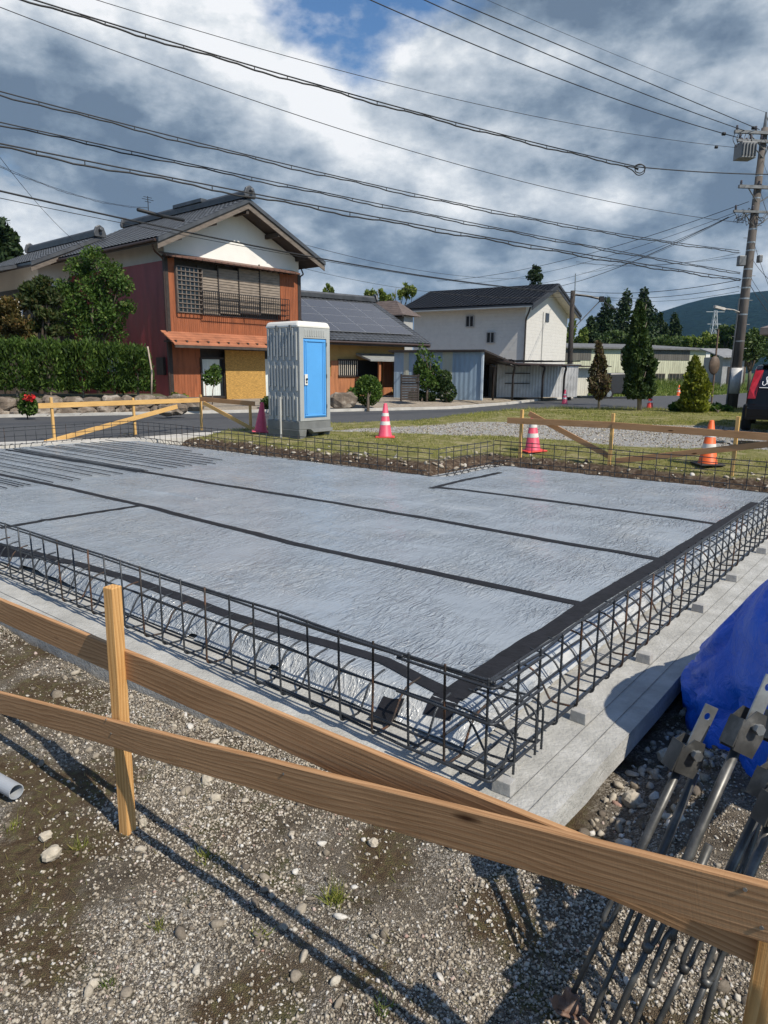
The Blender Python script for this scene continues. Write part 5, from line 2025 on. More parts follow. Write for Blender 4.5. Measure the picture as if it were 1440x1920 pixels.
def rockmesh(c, r, seed):
    g_ = np.random.default_rng(seed)
    th = np.linspace(0, math.pi, 8)
    ph = np.linspace(0, 2 * math.pi, 12, endpoint=False)
    vs = []
    for a in th:
        for b in ph:
            d = np.array([math.sin(a) * math.cos(b), math.sin(a) * math.sin(b), math.cos(a)])
            k = 1 + 0.34 * (float(fbm(np.array([d[0] * 1.7 + seed]), np.array([d[1] * 1.7 + d[2] * 2.1]), seed % 97, 3)[0]) - 0.5) * 2
            vs.append(np.asarray(c) + np.sign(d) * np.abs(d) ** 0.8 * np.asarray(r) * k)
    n = 12
    fs = [(i * n + j, (i + 1) * n + j, (i + 1) * n + (j + 1) % n, i * n + (j + 1) % n) for i in range(7) for j in range(n)]
    return vs, fs


s = 0.0
k = 0
while s < LWL:
    w = RNG.uniform(0.35, 0.75)
    for row in range(2):
        hgt = RNG.uniform(0.20, 0.30)
        c = w_a + dwl * (s + w / 2 + row * 0.2) + nwl * RNG.uniform(-0.05, 0.05) - nwl * 0.12 * row + UP * (-0.05 + row * 0.30)
        v_, f_ = rockmesh((0, 0, 0), (1, 1, 1), 100 + k)
        v_ = np.array(v_)
        W_ = c + v_[:, :1] * dwl * w * 0.56 + v_[:, 1:2] * nwl * 0.3 + v_[:, 2:3] * UP * hgt * 0.85
        MB().add(W_, f_).build('stone', ROCK, sw)
        k += 1
    s += w
mb = MB()
mb.hexa([w_a - nwl * 0.15 + UP * -0.2, w_b - nwl * 0.15 + UP * -0.2, w_b - nwl * 3.5 + UP * -0.2, w_a - nwl * 3.5 + UP * -0.2],
        [w_a - nwl * 0.15 + UP * 0.36, w_b - nwl * 0.15 + UP * 0.30, w_b - nwl * 3.5 + UP * 0.40, w_a - nwl * 3.5 + UP * 0.45])
mb.build('earth_bank', M('bank_earth', (0.09, 0.085, 0.04), 0.95, 3, 0.5, c2=(0.12, 0.14, 0.05), bmp=0.5), sw)
# stones in front of the red house
for k, (u, v, r, lb) in enumerate([(362, 762, 0.42, 'large grey rock at the foot of the red house wall'), (335, 770, 0.3, 'small rock at the roadside left of the reed blind'), (642, 757, 0.55, 'brown boulder beside the toilet cabin in the bungalow yard'), (312, 771, 0.28, 'low pale rock at the roadside left of the other house rocks')]):
    q = gnd(u, v + 4, 0.02)
    v_, f_ = rockmesh((q[0], q[1], r * 0.42), (r, r * 0.7, r * 0.62), 300 + k)
    tag(MB().add(v_, f_).build('boulder', ROCK, smooth=False), lb, 'rock')

# garden plants in front of the houses
tree('round_shrub', 'round clipped green shrub in front of the bungalow entrance', 'shrub', gnd(690, 764, 0.0), [pxblob(690, 733, 27.5, 25, 26), pxblob(690, 722, 27.5, 20, 17)], 4200, 0.06, L_HEDGE, 0.05, shell=0.72, gap=0.22, gs=3, up=0.3)
tree('garden_tree', 'slender light green tree in front of the blue shed', 'tree', gnd(800, 752, 0.05), [pxblob(u, v, 31, r, r) for u, v, r in [(795, 665, 14), (808, 680, 18), (792, 690, 16), (815, 700, 16), (802, 712, 20), (818, 722, 12), (790, 650, 8)]], 2400, 0.085, L_MAPLE, 0.05, gap=0.42, gs=2)
tree('round_shrub', 'dark ball shrub at the left edge of the blue shed front', 'shrub', gnd(838, 752, 0.05), [pxblob(838, 736, 31, 17, 17), pxblob(832, 708, 31, 14, 13), pxblob(834, 722, 31, 13, 11)], 3000, 0.06, L_TALL, 0.05, shell=0.7, gap=0.25, gs=3, up=0.3)
tree('low_bush', 'low dark bush at the foot of the slender garden tree', 'bush', gnd(790, 752, 0.05), [pxblob(782, 742, 31.2, 16, 10), pxblob(806, 744, 31, 14, 9)], 1500, 0.07, L_TALL, 0.04, gap=0.3, gs=3)
tree('garden_plant', 'leafy plant standing in front of the curtained window', 'plant', gnd(398, 757, 0.05), [pxblob(398, 708, 27.3, 17, 14), pxblob(403, 692, 27.3, 10, 8)], 900, 0.07, L_MAPLE, 0.02, gap=0.42, gs=3)
tree('garden_plant', 'small yellowish plant by the lower boarding of the red house', 'plant', gnd(345, 765, 0.05), [pxblob(342, 748, 25.5, 12, 9), pxblob(328, 742, 25.5, 8, 6)], 500, 0.06, L_GOLD, 0.02, gap=0.42, gs=3)
tree('garden_plant', 'bare little plant with few leaves beside the boulder', 'plant', gnd(660, 760, 0.03), [pxblob(660, 738, 27, 10, 10)], 160, 0.07, L_MAPLE, 0.015, gap=0.42, gs=3)
tree('low_bush', 'dark low bush behind the toilet cabin base', 'bush', gnd(505, 765, 0.05), [pxblob(503, 755, 26.5, 14, 10)], 800, 0.07, L_TALL, 0.03, gap=0.3, gs=3)
fl = tree('flowering_bush', 'small bush with red flowers at the foot of the stone wall', 'bush', gnd(52, 786, -0.15), [pxblob(52, 762, 20.6, 16, 18), pxblob(48, 745, 20.6, 9, 8)], 1100, 0.06, L_HEDGE, 0.02, gap=0.4, gs=3)
REDF = M('red_petals', (0.55, 0.02, 0.02), 0.6, 8, 0.3)
p_, d_ = blob_pts([pxblob(55, 746, 20.4, 10, 6)], 70, 0.5, 0.2)
leafcards('flowers', p_, 0.07, REDF, fl, None, 0.5, 1.1)

# three conifers on the lot and bushes
def cone_tree(name, label, u, vb, vt, Y, prof, m, n, size, bare=0.0, r0=0.05, bark=BARK, gap=0.30, gs=2.0, lean=0):
    base = at(u, vb, Y)
    base[2] = gz(base)
    top = at(u + lean, vt, Y)
    hgt = top[2] - base[2]
    hz = RNG.uniform(bare, 1, n * 2)
    pr = np.interp(hz, [p[0] for p in prof], [p[1] for p in prof]) * Y / F_PX
    an = RNG.uniform(0, 2 * math.pi, n * 2)
    lump = fbm(an * 1.6 + u, hz * 9, 33, 3)
    rr = pr * (0.55 + 0.5 * RNG.uniform(0, 1, n * 2) ** 0.6) * (0.5 + 1.0 * lump)
    wp = RNG.uniform(0, 1, n * 2) < pr / pr.max() * 1.1 + 0.12
    keep = wp & (lump + RNG.uniform(-0.1, 0.1, n * 2) > gap)
    ctr = base[None, :] + (top - base)[None, :] * hz[:, None]
    out = np.stack([np.cos(an), np.sin(an), np.zeros_like(an)], -1)
    pts = (ctr + out * rr[:, None])[keep][:n]
    root = thing(name, label, 'tree', tuple(base))
    leafcards('crown', pts, size, m, root, out[keep][:n] * 0.5, 0.9, 2.3)
    mb = MB()
    mb.tube([base - UP * 0.1, base + (top - base) * 0.4, base + (top - base) * 0.93], [r0 * 1.2, r0, r0 * 0.2], 7)
    for k in range(14):
        f = bare * 0.8 + (0.9 - bare) * k / 14
        a = k * 2.4
        rad = np.interp(f, [p[0] for p in prof], [p[1] for p in prof]) * Y / F_PX * 0.8
        b0 = base + (top - base) * f
        mb.tube([b0, b0 + np.array([math.cos(a) * rad * 0.6, math.sin(a) * rad * 0.6, hgt * 0.07]), b0 + np.array([math.cos(a) * rad, math.sin(a) * rad, hgt * 0.16])], [r0 * 0.4, r0 * 0.25, r0 * 0.1], 5)
    mb.build('trunk', bark, root, smooth=True)
    return root


cone_tree('juniper_tree', 'tall narrow dark green conifer on the grass verge', 1199, 772, 566, 25.3, [(0.1, 12), (0.16, 24), (0.3, 27), (0.5, 24), (0.64, 18), (0.72, 16), (0.86, 11), (1.0, 3)], L_TALL, 9500, 0.075, 0.12, 0.07, BARK_P)
cone_tree('withered_conifer', 'small withered brown conifer on the grass verge', 1123, 772, 640, 25.6, [(0.15, 3), (0.25, 15), (0.45, 19), (0.6, 13), (0.8, 8), (1.0, 3)], L_BROWN, 2300, 0.07, 0.16, 0.04, BARK_P, gap=0.40)
cone_tree('golden_conifer', 'bright yellow-green cone-shaped conifer near the big utility pole', 1304, 775, 668, 24.4, [(0.0, 19), (0.12, 26), (0.4, 24), (0.7, 15), (0.9, 7), (1.0, 2)], L_GOLD, 5200, 0.06, 0.0, 0.05)
tree('low_bush', 'low dark bush left of the golden conifer', 'bush', gnd(1275, 772, 0.0), [pxblob(1272, 764, 25, 16, 9), pxblob(1285, 760, 25.2, 12, 9)], 1200, 0.08, L_MAPLE, 0.03, gap=0.34, gs=2.5)
tree('low_bush', 'low dark bush between the golden conifer and the utility pole', 'bush', gnd(1345, 775, 0.0), [pxblob(1338, 766, 25, 16, 9), pxblob(1358, 768, 25.2, 14, 8)], 1200, 0.08, L_MAPLE, 0.03, gap=0.34, gs=2.5)

# trees behind the buildings
far = [
    ('bamboo_clump', 'small bamboo top over the bungalow ridge', 'bamboo', 616, 548, 62, 8, 14, L_BAMB), ('bamboo_clump', 'bamboo clump left over the brown roof', 'bamboo', 706, 553, 62, 16, 17, L_BAMB),
    ('bamboo_clump', 'bright bamboo clump right behind the brown roof ridge', 'bamboo', 752, 552, 64, 26, 17, L_BAMB), ('bamboo_clump', 'pale bamboo leaning beside the white house roof', 'bamboo', 681, 566, 66, 20, 10, L_BAMB),
    ('bamboo_clump', 'light green bamboo right of the white house', 'bamboo', 1076, 632, 95, 18, 34, L_BAMB),
    ('cedar_tree', 'dark cedar just right of the small pole', 'tree', 1132, 608, 100, 32, 40, L_DARK), ('cedar_tree', 'tall dark cedar left of the tall conifer', 'tree', 1168, 602, 104, 34, 46, L_DARK),
    ('cedar_tree', 'dark cedar directly behind the tall conifer', 'tree', 1204, 602, 106, 34, 48, L_DARK), ('cedar_tree', 'smaller dark cedar above the middle of the warehouse', 'tree', 1238, 624, 108, 18, 30, L_DARK),
    ('cedar_tree', 'small dark cedar right of centre above the warehouse', 'tree', 1262, 628, 110, 20, 32, L_DARK), ('cedar_tree', 'dark bushy tree at the warehouse left end', 'tree', 1104, 630, 98, 28, 28, L_DARK),
    ('broadleaf_tree', 'rounded green tree in front of the cedars above the warehouse', 'tree', 1160, 636, 90, 40, 20, L_WOODS), ('broadleaf_tree', 'rounded green tree above the dark warehouse panels', 'tree', 1245, 640, 92, 36, 17, L_WOODS),
    ('bamboo_clump', 'pale green trees below the lattice tower', 'bamboo', 1305, 640, 100, 28, 16, L_BAMB), ('broadleaf_tree', 'green tree right of the lattice tower', 'tree', 1358, 628, 100, 24, 24, L_WOODS),
    ('broadleaf_tree', 'green trees between the utility pole and the corner house', 'tree', 1412, 655, 58, 26, 30, L_WOODS), ('broadleaf_tree', 'low green tree behind the grey hut', 'tree', 1400, 640, 75, 22, 30, L_WOODS)]
for nm, lb, cat, u, v, Y, ru, rv, m in far:
    k = Y / F_PX
    c = at(u, v, Y)
    if 'cedar' in nm:
        bl = []
        for q in range(7):
            f = q / 6
            bl.append((c[0] + RNG.uniform(-.2, .2) * ru * k, c[1], c[2] + (f * 2 - 1) * rv * k * 0.92, ru * k * (1.05 - 0.8 * f), ru * k * (1.0 - 0.75 * f), rv * k * 0.30))
    else:
        bl = []
        if 'bamboo' in nm:
            for q in range(16):
                xx = RNG.uniform(-1.1, 1.1)
                hh = RNG.uniform(0.2, 1.0) * (1 - 0.35 * abs(xx))
                bl.append((c[0] + xx * ru * k, c[1] + RNG.uniform(-.5, .5) * ru * k, c[2] + (hh * 1.5 - 0.7) * rv * k, ru * k * RNG.uniform(0.16, 0.3), ru * k * 0.3, rv * k * RNG.uniform(0.35, 0.6)))
        for q in range(9 if 'bamboo' not in nm else 0):
            bl.append((c[0] + RNG.uniform(-.75, .75) * ru * k, c[1] + RNG.uniform(-.5, .5) * ru * k, c[2] + RNG.uniform(-.7, .55) * rv * k, ru * k * RNG.uniform(0.35, 0.55), ru * k * 0.45, rv * k * RNG.uniform(0.35, 0.55)))
    tree(nm, lb, cat, (c[0], c[1], -0.17), bl, 5200 if 'cedar' in nm else 3400, 0.0024 * Y, m, 0.15, group=None, shell=0.15, gap=0.40, gs=0.8, up=0.3 if 'cedar' not in nm else -0.2, elong=2.0)
Y = 72
tree('cedar_tree', 'lone conifer top standing over the white house ridge', 'tree', (at(1003, 690, Y)[0], Y, 0), [pxblob(1003, 520, Y, 14, 7), pxblob(1000, 512, Y, 9, 6), pxblob(1008, 506, Y, 7, 5), pxblob(1003, 500, Y, 5, 4), pxblob(1003, 560, Y, 16, 34)], 1500, 0.19, L_DARK, 0.15, gap=0.36, gs=1)
# wood behind everything, one mass
wl2 = []
for u in range(1050, 1500, 16):
    for q in range(2):
        wl2.append(pxblob(u + RNG.uniform(-8, 8), RNG.uniform(645, 672), 125 + RNG.uniform(-8, 8), RNG.uniform(12, 20), RNG.uniform(9, 14)))
for u in list(range(300, 780, 30)) + list(range(-200, 60, 40)):
    wl2.append(pxblob(u, RNG.uniform(650, 680), 120, 22, 16))
p_, d_ = blob_pts(wl2, 16000, 0.3, 0.3, 0.5)
wood = leafcards('woods', p_, 0.42, L_WOODS, None, d_ * 0.4, 0.2, 1.6)
wood['kind'] = 'stuff'
wood['label'] = 'distant mixed green wood behind the warehouse'
wood['category'] = 'wood'

# ------------------------------------------------------------------ grass and gravel
G_MAT = leafmat('lawn_grass', (0.10, 0.125, 0.022), (0.25, 0.26, 0.06), (0.46, 0.39, 0.15), 0.3)
W_MAT = leafmat('roadside_weeds_leaf', (0.06, 0.10, 0.018), (0.15, 0.20, 0.045), (0.24, 0.25, 0.08), 0.3)


def blades(name, P3, h, m, label, cat, wid=0.006, lean=0.5):
    n = len(P3)
    an = RNG.uniform(0, 2 * math.pi, n)
    d = np.stack([np.cos(an), np.sin(an), np.zeros(n)], -1)
    ln = RNG.normal(0, lean, (n, 2)) * h[:, None]
    w = (wid * (0.7 + RNG.uniform(0, 0.8, n)))[:, None]
    tip = P3 + np.concatenate([ln, h[:, None]], 1)
    V = np.stack([P3 - d * w, P3 + d * w, tip], 1).reshape(-1, 3)
    o = npmesh(name, V, np.arange(3 * n), 3, m)
    o['kind'] = 'stuff'
    o['label'] = label
    o['category'] = cat
    return o


n = 260000
x = RNG.uniform(-9, 16, n)
y = RNG.uniform(8.5, 28, n)
a = (x - C0[0]) * AX[0] + (y - C0[1]) * AX[1]
b = (x - C0[0]) * BX[0] + (y - C0[1]) * BX[1]
dn = np.interp(x, NX, NY) - y
lotm = inpoly(x + 1.1 * (fbm(x * .8, y * .8, 41) - .5), y + 1.1 * (fbm(x * .8, y * .8, 43) - .5), LOT)
dens = np.clip((fbm(x * 1.1, y * 1.1, 101, 4) - 0.34) * 3.2, 0.03, 1)
dens = np.where(lotm, 0.03, dens) * (pit_d(a, b) < -0.12) * (dn > 0.9) * (b > 4.5)
dens = dens * np.clip(y / 14, 0.6, 1.0)
keep = RNG.uniform(0, 1, n) < dens
x, y, dn = x[keep], y[keep], dn[keep]
h = RNG.uniform(0.02, 0.055, len(x)) * (1 + 1.6 * sstep(2.6 - dn, 0, 1.6) * sstep(x, 1, 4)) * (0.7 + 0.8 * fbm(x * .9, y * .9, 111, 3))
blades('grass', np.stack([x, y, ground_h(x, y) - 0.005], -1), h, G_MAT, 'short dry and green grass around the gravel lot', 'grass', 0.0055)
n = 26000
x = RNG.uniform(12, 34, n)
y = np.interp(x, FX, FY) + RNG.uniform(0.2, 30, n)
ok_ = (y < 71 + (x - 18) * 0.2)
x, y = x[ok_], y[ok_]
h = RNG.uniform(0.1, 0.4, len(x)) * (0.5 + 2.2 * sstep(y, 58, 70))
blades('roadside_weeds', np.stack([x, y, ground_h(x, y)], -1), h, W_MAT, 'green weeds growing along the warehouse and the far road side', 'weeds', 0.05)

# crushed stone on the near ground
t_ = (1 + 5 ** 0.5) / 2
def cutrock(D):
    """angular stone: directions pushed out to a random set of cutting planes"""
    n = RNG.normal(size=(11, 3))
    n /= np.linalg.norm(n, axis=1)[:, None]
    h = RNG.uniform(0.62, 1.0, 11)
    q = D @ n.T
    return D * np.minimum(np.min(np.where(q > 0.05, h[None] / np.maximum(q, 0.05), 9), axis=1), 1.35)[:, None]


ICO = np.array([(-1, t_, 0), (1, t_, 0), (-1, -t_, 0), (1, -t_, 0), (0, -1, t_), (0, 1, t_), (0, -1, -t_), (0, 1, -t_), (t_, 0, -1), (t_, 0, 1), (-t_, 0, -1), (-t_, 0, 1)], float)
ICO /= np.linalg.norm(ICO[0])
ICF = np.array([(0, 11, 5), (0, 5, 1), (0, 1, 7), (0, 7, 10), (0, 10, 11), (1, 5, 9), (5, 11, 4), (11, 10, 2), (10, 7, 6), (7, 1, 8), (3, 9, 4), (3, 4, 2), (3, 2, 6), (3, 6, 8), (3, 8, 9), (4, 9, 5), (2, 4, 11), (6, 2, 10), (8, 6, 7), (9, 8, 1)])


def refine(Vv, Fv):
    Vv, cache, out = [tuple(v) for v in Vv], {}, []

    def mid(i, j):
        k = (min(i, j), max(i, j))
        if k not in cache:
            m = (np.array(Vv[i]) + np.array(Vv[j])) / 2
            Vv.append(tuple(m / np.linalg.norm(m)))
            cache[k] = len(Vv) - 1
        return cache[k]
    for a, b, c in Fv:
        ab_, bc_, ca_ = mid(a, b), mid(b, c), mid(c, a)
        out += [(a, ab_, ca_), (b, bc_, ab_), (c, ca_, bc_), (ab_, bc_, ca_)]
    return np.array(Vv), np.array(out)


IC2, IF2 = refine(ICO, ICF)
OCT = np.array([(1, 0, 0), (-1, 0, 0), (0, 1, 0), (0, -1, 0), (0, 0, 1), (0, 0, -1)], float) * 1.15
OCF = np.array([(0, 2, 4), (2, 1, 4), (1, 3, 4), (3, 0, 4), (2, 0, 5), (1, 2, 5), (3, 1, 5), (0, 3, 5)])


def stones(x, y, r, sink=0.25, ICO=ICO, ICF=ICF):
    n = len(x)
    tmpl = np.stack([cutrock(ICO) if len(ICO) > 6 else ICO * (1 + RNG.uniform(-0.4, 0.3, (6, 1))) for _ in range(60)])
    V = tmpl[RNG.integers(0, 60, n)]
    sc = RNG.uniform(0.5, 1.3, (n, 1, 3)) * r[:, None, None]
    sc[:, :, 2] *= 0.72
    V = V * sc
    an = RNG.uniform(0, 2 * math.pi, n)
    tl = RNG.normal(0, 0.5, n)
    c, s = np.cos(tl)[:, None], np.sin(tl)[:, None]
    yy, zz = V[..., 1] * c - V[..., 2] * s, V[..., 1] * s + V[..., 2] * c
    c, s = np.cos(an)[:, None], np.sin(an)[:, None]
    xx, yy = V[..., 0] * c - yy * s, V[..., 0] * s + yy * c
    z0 = ground_h(x, y) + r * (0.55 - sink)
    W_ = np.stack([xx + x[:, None], yy + y[:, None], zz + z0[:, None]], -1).reshape(-1, 3)
    F_ = (np.arange(n)[:, None, None] * len(ICO) + ICF[None]).reshape(-1)
    return W_, F_


ms, t, bs = nodes('crushed_stone')
g_ = mk(t, 'ShaderNodeNewGeometry')
sc_ = ramp(t, g_.outputs['Random Per Island'], [(0.0, (0.12, 0.10, 0.08)), (0.25, (0.235, 0.20, 0.155)), (0.55, (0.36, 0.315, 0.25)), (0.85, (0.47, 0.425, 0.35)), (0.97, (0.58, 0.56, 0.52)), (1.0, (0.34, 0.20, 0.15))])
v = coords(t, 'Object')
sc_ = mixc(t, 1.0, sc_, ramp(t, noise(t, v, 130, 5, 0.7), [(0.3, (0.72, 0.71, 0.70)), (0.7, (1.15, 1.15, 1.15))]), 'MULTIPLY')
t.links.new(sc_, bs.inputs['Base Color'])
bs.inputs['Roughness'].default_value = 0.9
bs.inputs['Specular IOR Level'].default_value = 0.25
bump(t, bs, noise(t, v, 200, 4, 0.7), 0.5, 0.003)
STONE = ms
xs, ys, rs = [], [], []


def scatter(n, x0, x1, y0, y1, rlo, rhi, fn):
    x, y = RNG.uniform(x0, x1, n), RNG.uniform(y0, y1, n)
    a = (x - C0[0]) * AX[0] + (y - C0[1]) * AX[1]
    b = (x - C0[0]) * BX[0] + (y - C0[1]) * BX[1]
    k = RNG.uniform(0, 1, n) < fn(x, y, a, b)
    r = rlo + (rhi - rlo) * RNG.uniform(0, 1, n) ** 2.6
    xs.append(x[k]); ys.append(y[k]); rs.append(r[k])


def infr(x, y):
    return (np.abs(x) < 0.62 * y + 0.8)


pat = lambda x, y: np.clip((fbm(x * 1.5, y * 1.5, 131, 4) - 0.38) * 5.0, 0.22, 1)
outp = lambda a, b: (pit_d(a, b) < 0.08)
scatter(560000, -3.4, 3.2, 1.0, 5.8, 0.0032, 0.0085, lambda x, y, a, b: pat(x, y) * (1 - 0.66 * moss_f(x, y)) * outp(a, b) * infr(x, y) * np.clip(2.4 / y, 0.4, 1))
scatter(8500, -3.6, 3.2, 1.0, 6.0, 0.007, 0.019, lambda x, y, a, b: pat(x + 9, y) * (1 - 0.85 * moss_f(x, y)) * outp(a, b) * infr(x, y))
scatter(90, -3.8, 3.5, 1.1, 7.0, 0.012, 0.026, lambda x, y, a, b: pat(x + 4, y + 3) * outp(a, b) * infr(x, y))
# trench beside the concrete strip: coarse stones
scatter(24000, 0.3, 4.5, 1.4, 7.0, 0.005, 0.027, lambda x, y, a, b: ((a < -0.27) & (a > -0.62) & (b > -0.1)).astype(float) * infr(x, y))
# along the foot of the front edge
scatter(1500, -6, 0.8, 1.6, 6.0, 0.008, 0.024, lambda x, y, a, b: ((b < -0.35) & (b > -0.62)) * infr(x, y) * 0.8)
# rubble thrown up along the far cut
scatter(5500, -8, 6, 7.5, 16, 0.012, 0.05, lambda x, y, a, b: np.exp(-((pit_d(a, b) + 0.05) / 0.3) ** 2) * (b > 4) * (a < 13.2))
# loose stones on the lot
scatter(26000, -2, 11, 12, 19, 0.008, 0.022, lambda x, y, a, b: inpoly(x, y, LOT) * 0.8)
X_, Y_, R_ = np.concatenate(xs), np.concatenate(ys), np.concatenate(rs)
small = R_ < 0.0085
big = R_ > 0.0125
med = ~small & ~big
W_, F_ = stones(X_[med], Y_[med], R_[med])
Wb, Fb = stones(X_[big], Y_[big], R_[big], 0.25, IC2, IF2)
W2_, F2_ = stones(X_[small], Y_[small], R_[small], 0.3, OCT, OCF)
gr = npmesh('gravel', np.concatenate([W_, W2_, Wb]), np.concatenate([F_, F2_ + len(W_), Fb + len(W_) + len(W2_)]), 3, STONE)
tag(gr, 'crushed stone and rubble lying on the bare ground', 'gravel', None, 'stuff')
print('stones', len(X_))
# larger single stones
PALE = M('pale_stone', (0.42, 0.37, 0.29), 0.95, 16, 0.3, c2=(0.56, 0.51, 0.43), bmp=0.8, bscale=40, bdist=0.006)
for k, (u, v, r, lb) in enumerate([(389, 1466, 0.030, 'pale stone right of the left stake, the upper of two'), (404, 1500, 0.023, 'smaller pale stone just below another right of the left stake'),
                                   (97, 1608, 0.034, 'flat white stone at lower left, nearest the frame edge'), (86, 1572, 0.022, 'small white stone above the flat white one at lower left'),
                                   (268, 1546, 0.018, 'little grey stone at the foot of the left stake'), (850, 1590, 0.022, 'grey-brown stone lying under the long brace board'), (1255, 1385, 0.05, 'dark round stone in the shaded trench by the concrete'),
                                   (1190, 1455, 0.045, 'larger grey stone in the shaded trench near the concrete corner'), (700, 1584, 0.02, 'small pale stone under the middle of the brace board')]):
    q = gnd(u, v, -0.3)
    q[2] = gz(q)
    v_, f_ = rockmesh((0, 0, 0), (1, 1, 1), 400 + k)
    v_ = np.array(v_) * np.array([r, r * 0.8, r * 0.7])
    an = RNG.uniform(0, 6)
    Rm = np.array([[math.cos(an), -math.sin(an), 0], [math.sin(an), math.cos(an), 0], [0, 0, 1]])
    tag(MB().add(v_ @ Rm.T + q + UP * r * 0.45, f_).build('stone', PALE), lb, 'stone')
# tufts of grass on the near gravel
for k, (u, v, nb_, hh, lb) in enumerate([(628, 1690, 90, 0.075, 'biggest green and straw grass tuft on the gravel below the boards'), (150, 1590, 30, 0.05, 'sparse grass tuft below the left stake'), (715, 1900, 40, 0.045, 'small bright green weed at the bottom of the picture'),
                                         (385, 1612, 40, 0.045, 'thin grass tuft right of the left stake foot'), (490, 1760, 34, 0.04, 'low weed in the gravel left of the biggest tuft'), (1395, 1610, 60, 0.06, 'straw tuft behind the brace board at right'), (25, 1550, 28, 0.05, 'grass tuft near the grey pipe at left'),
                                         (300, 1745, 34, 0.035, 'flat weed on the dark ground at lower left'), (200, 1850, 40, 0.03, 'brown moss tuft near the bottom left corner')]):
    q = gnd(u, v, -0.3)
    rr = RNG.normal(0, 0.017, (nb_, 2))
    P3 = np.stack([q[0] + rr[:, 0], q[1] + rr[:, 1], ground_h(q[0] + rr[:, 0], q[1] + rr[:, 1]) - 0.003], -1)
    o = blades('grass_tuft', P3, RNG.uniform(0.4, 1.0, nb_) * hh, G_MAT if k not in (2, 8) else W_MAT, lb, 'grass tuft', 0.0022, 0.55)
    del o['kind']
    o['group'] = 'weeds on the near gravel'
n = 12000
x, y = RNG.uniform(-2.8, 1.6, n), RNG.uniform(1.1, 4.2, n)
a = (x - C0[0]) * AX[0] + (y - C0[1]) * AX[1]
b = (x - C0[0]) * BX[0] + (y - C0[1]) * BX[1]
k = (RNG.uniform(0, 1, n) < np.clip(moss_f(x, y) * 0.9 + (fbm(x * 1.9, y * 1.9, 151, 4) - 0.55) * 4, 0.0, 1)) & (b < -0.45)
x, y = x[k], y[k]
blades('gravel_weeds', np.stack([x, y, ground_h(x, y) - 0.003], -1), RNG.uniform(0.01, 0.035, len(x)), leafmat('dry_weeds', (0.06, 0.07, 0.015), (0.16, 0.14, 0.05), (0.30, 0.24, 0.11)), 'thin dry weeds scattered through the near gravel', 'weeds', 0.0016, 0.9)
# straw scraps by the far right barrier
n = 420
c_ = gnd(1300, 896, -0.05)
x, y = c_[0] + RNG.normal(0, 0.55, n), c_[1] + RNG.normal(0, 0.14, n)
STRAW = M('straw', (0.52, 0.42, 0.27), 0.9, 20, 0.25)
o = blades('straw_heap', np.stack([x, y, ground_h(x, y) + 0.01], -1), RNG.uniform(0.03, 0.07, n), STRAW, 'pale dry straw scraps on the soil under the orange cone', 'straw', 0.007, 2.2)

# ================================================================== TOILET CABIN
T0 = gnd(562, 819, 0.0)
T0[2] = 0.0
TG = gz(T0)
tg, tt_, tn = hd(41), hd(-49), -hd(-49)
GREYP = M('grey_plastic', (0.35, 0.36, 0.35), 0.55, 3, 0.10, bmp=0.08)
GREYP2 = M('dark_grey_plastic', (0.16, 0.165, 0.16), 0.6, 4, 0.2, bmp=0.1)
BLUEP = M('blue_plastic', (0.09, 0.33, 0.68), 0.42, 2, 0.06, bmp=0.05)
CREAM = M('cream_plastic', (0.68, 0.66, 0.60), 0.5, 3, 0.05)
toi = thing('portable_toilet', 'grey portable toilet cabin with a bright blue door on the grass', 'toilet cabin', (T0[0], T0[1], TG))
TP = lambda s, t, z: T0 + tg * s + tt_ * t + UP * (TG + z)
TWd, TDp, THt = 0.86, 0.98, 2.36
mb = MB()
mb.box(TP(TWd / 2, TDp / 2, 0.27), tg, tt_, UP, TWd + 0.05, TDp + 0.05, 0.18)
for s in (0.08, TWd / 2, TWd - 0.08):                # feet with fork slots between them
    w = 0.11
    mb.hexa([TP(s - w * 0.7, -0.02, -0.02), TP(s + w * 0.7, -0.02, -0.02), TP(s + w * 0.7, TDp + 0.02, -0.02), TP(s - w * 0.7, TDp + 0.02, -0.02)],
            [TP(s - w, -0.022, 0.185), TP(s + w, -0.022, 0.185), TP(s + w, TDp + 0.022, 0.185), TP(s - w, TDp + 0.022, 0.185)])
mb.build('skid_base', GREYP2, toi, bevel=0.015)
mb = MB()
mb.hexa([TP(TWd * 0.30, -0.16, 0.13), TP(TWd * 0.92, -0.16, 0.13), TP(TWd * 0.92, -0.02, 0.10), TP(TWd * 0.30, -0.02, 0.10)], [TP(TWd * 0.22, -0.14, 0.20), TP(TWd * 0.98, -0.14, 0.20), TP(TWd * 0.98, -0.02, 0.20), TP(TWd * 0.22, -0.02, 0.20)])
mb.build('step', GREYP2, toi, bevel=0.01)
mb = MB()
mb.box(TP(TWd / 2, TDp / 2 + 0.03, 1.30), tg, tt_, UP, TWd - 0.05, TDp - 0.08, 1.9)
mb.build('cabin_core', GREYP, toi)
mb = MB()                                          # left side wall: a sheet with ribs in staggered lengths
mb.box(TP(0.012, TDp / 2, 1.30), tg, tt_, UP, 0.024, TDp, 1.90)
for k in range(10):
    t = 0.06 + k * (TDp - 0.12) / 9
    for z0, z1 in ((0.37, 0.92), (0.98, 1.55), (1.60, 2.22)):
        dz = 0.05 if k % 2 else -0.03
        mb.box(TP(-0.014, t, (z0 + z1) / 2 + dz), tg, tt_, UP, 0.028, 0.05, z1 - z0 - 0.06)
mb.build('side_wall', GREYP, toi, bevel=0.006)
mb = MB()
mb.box(TP(TWd - 0.012, TDp / 2, 1.30), tg, tt_, UP, 0.024, TDp, 1.90)
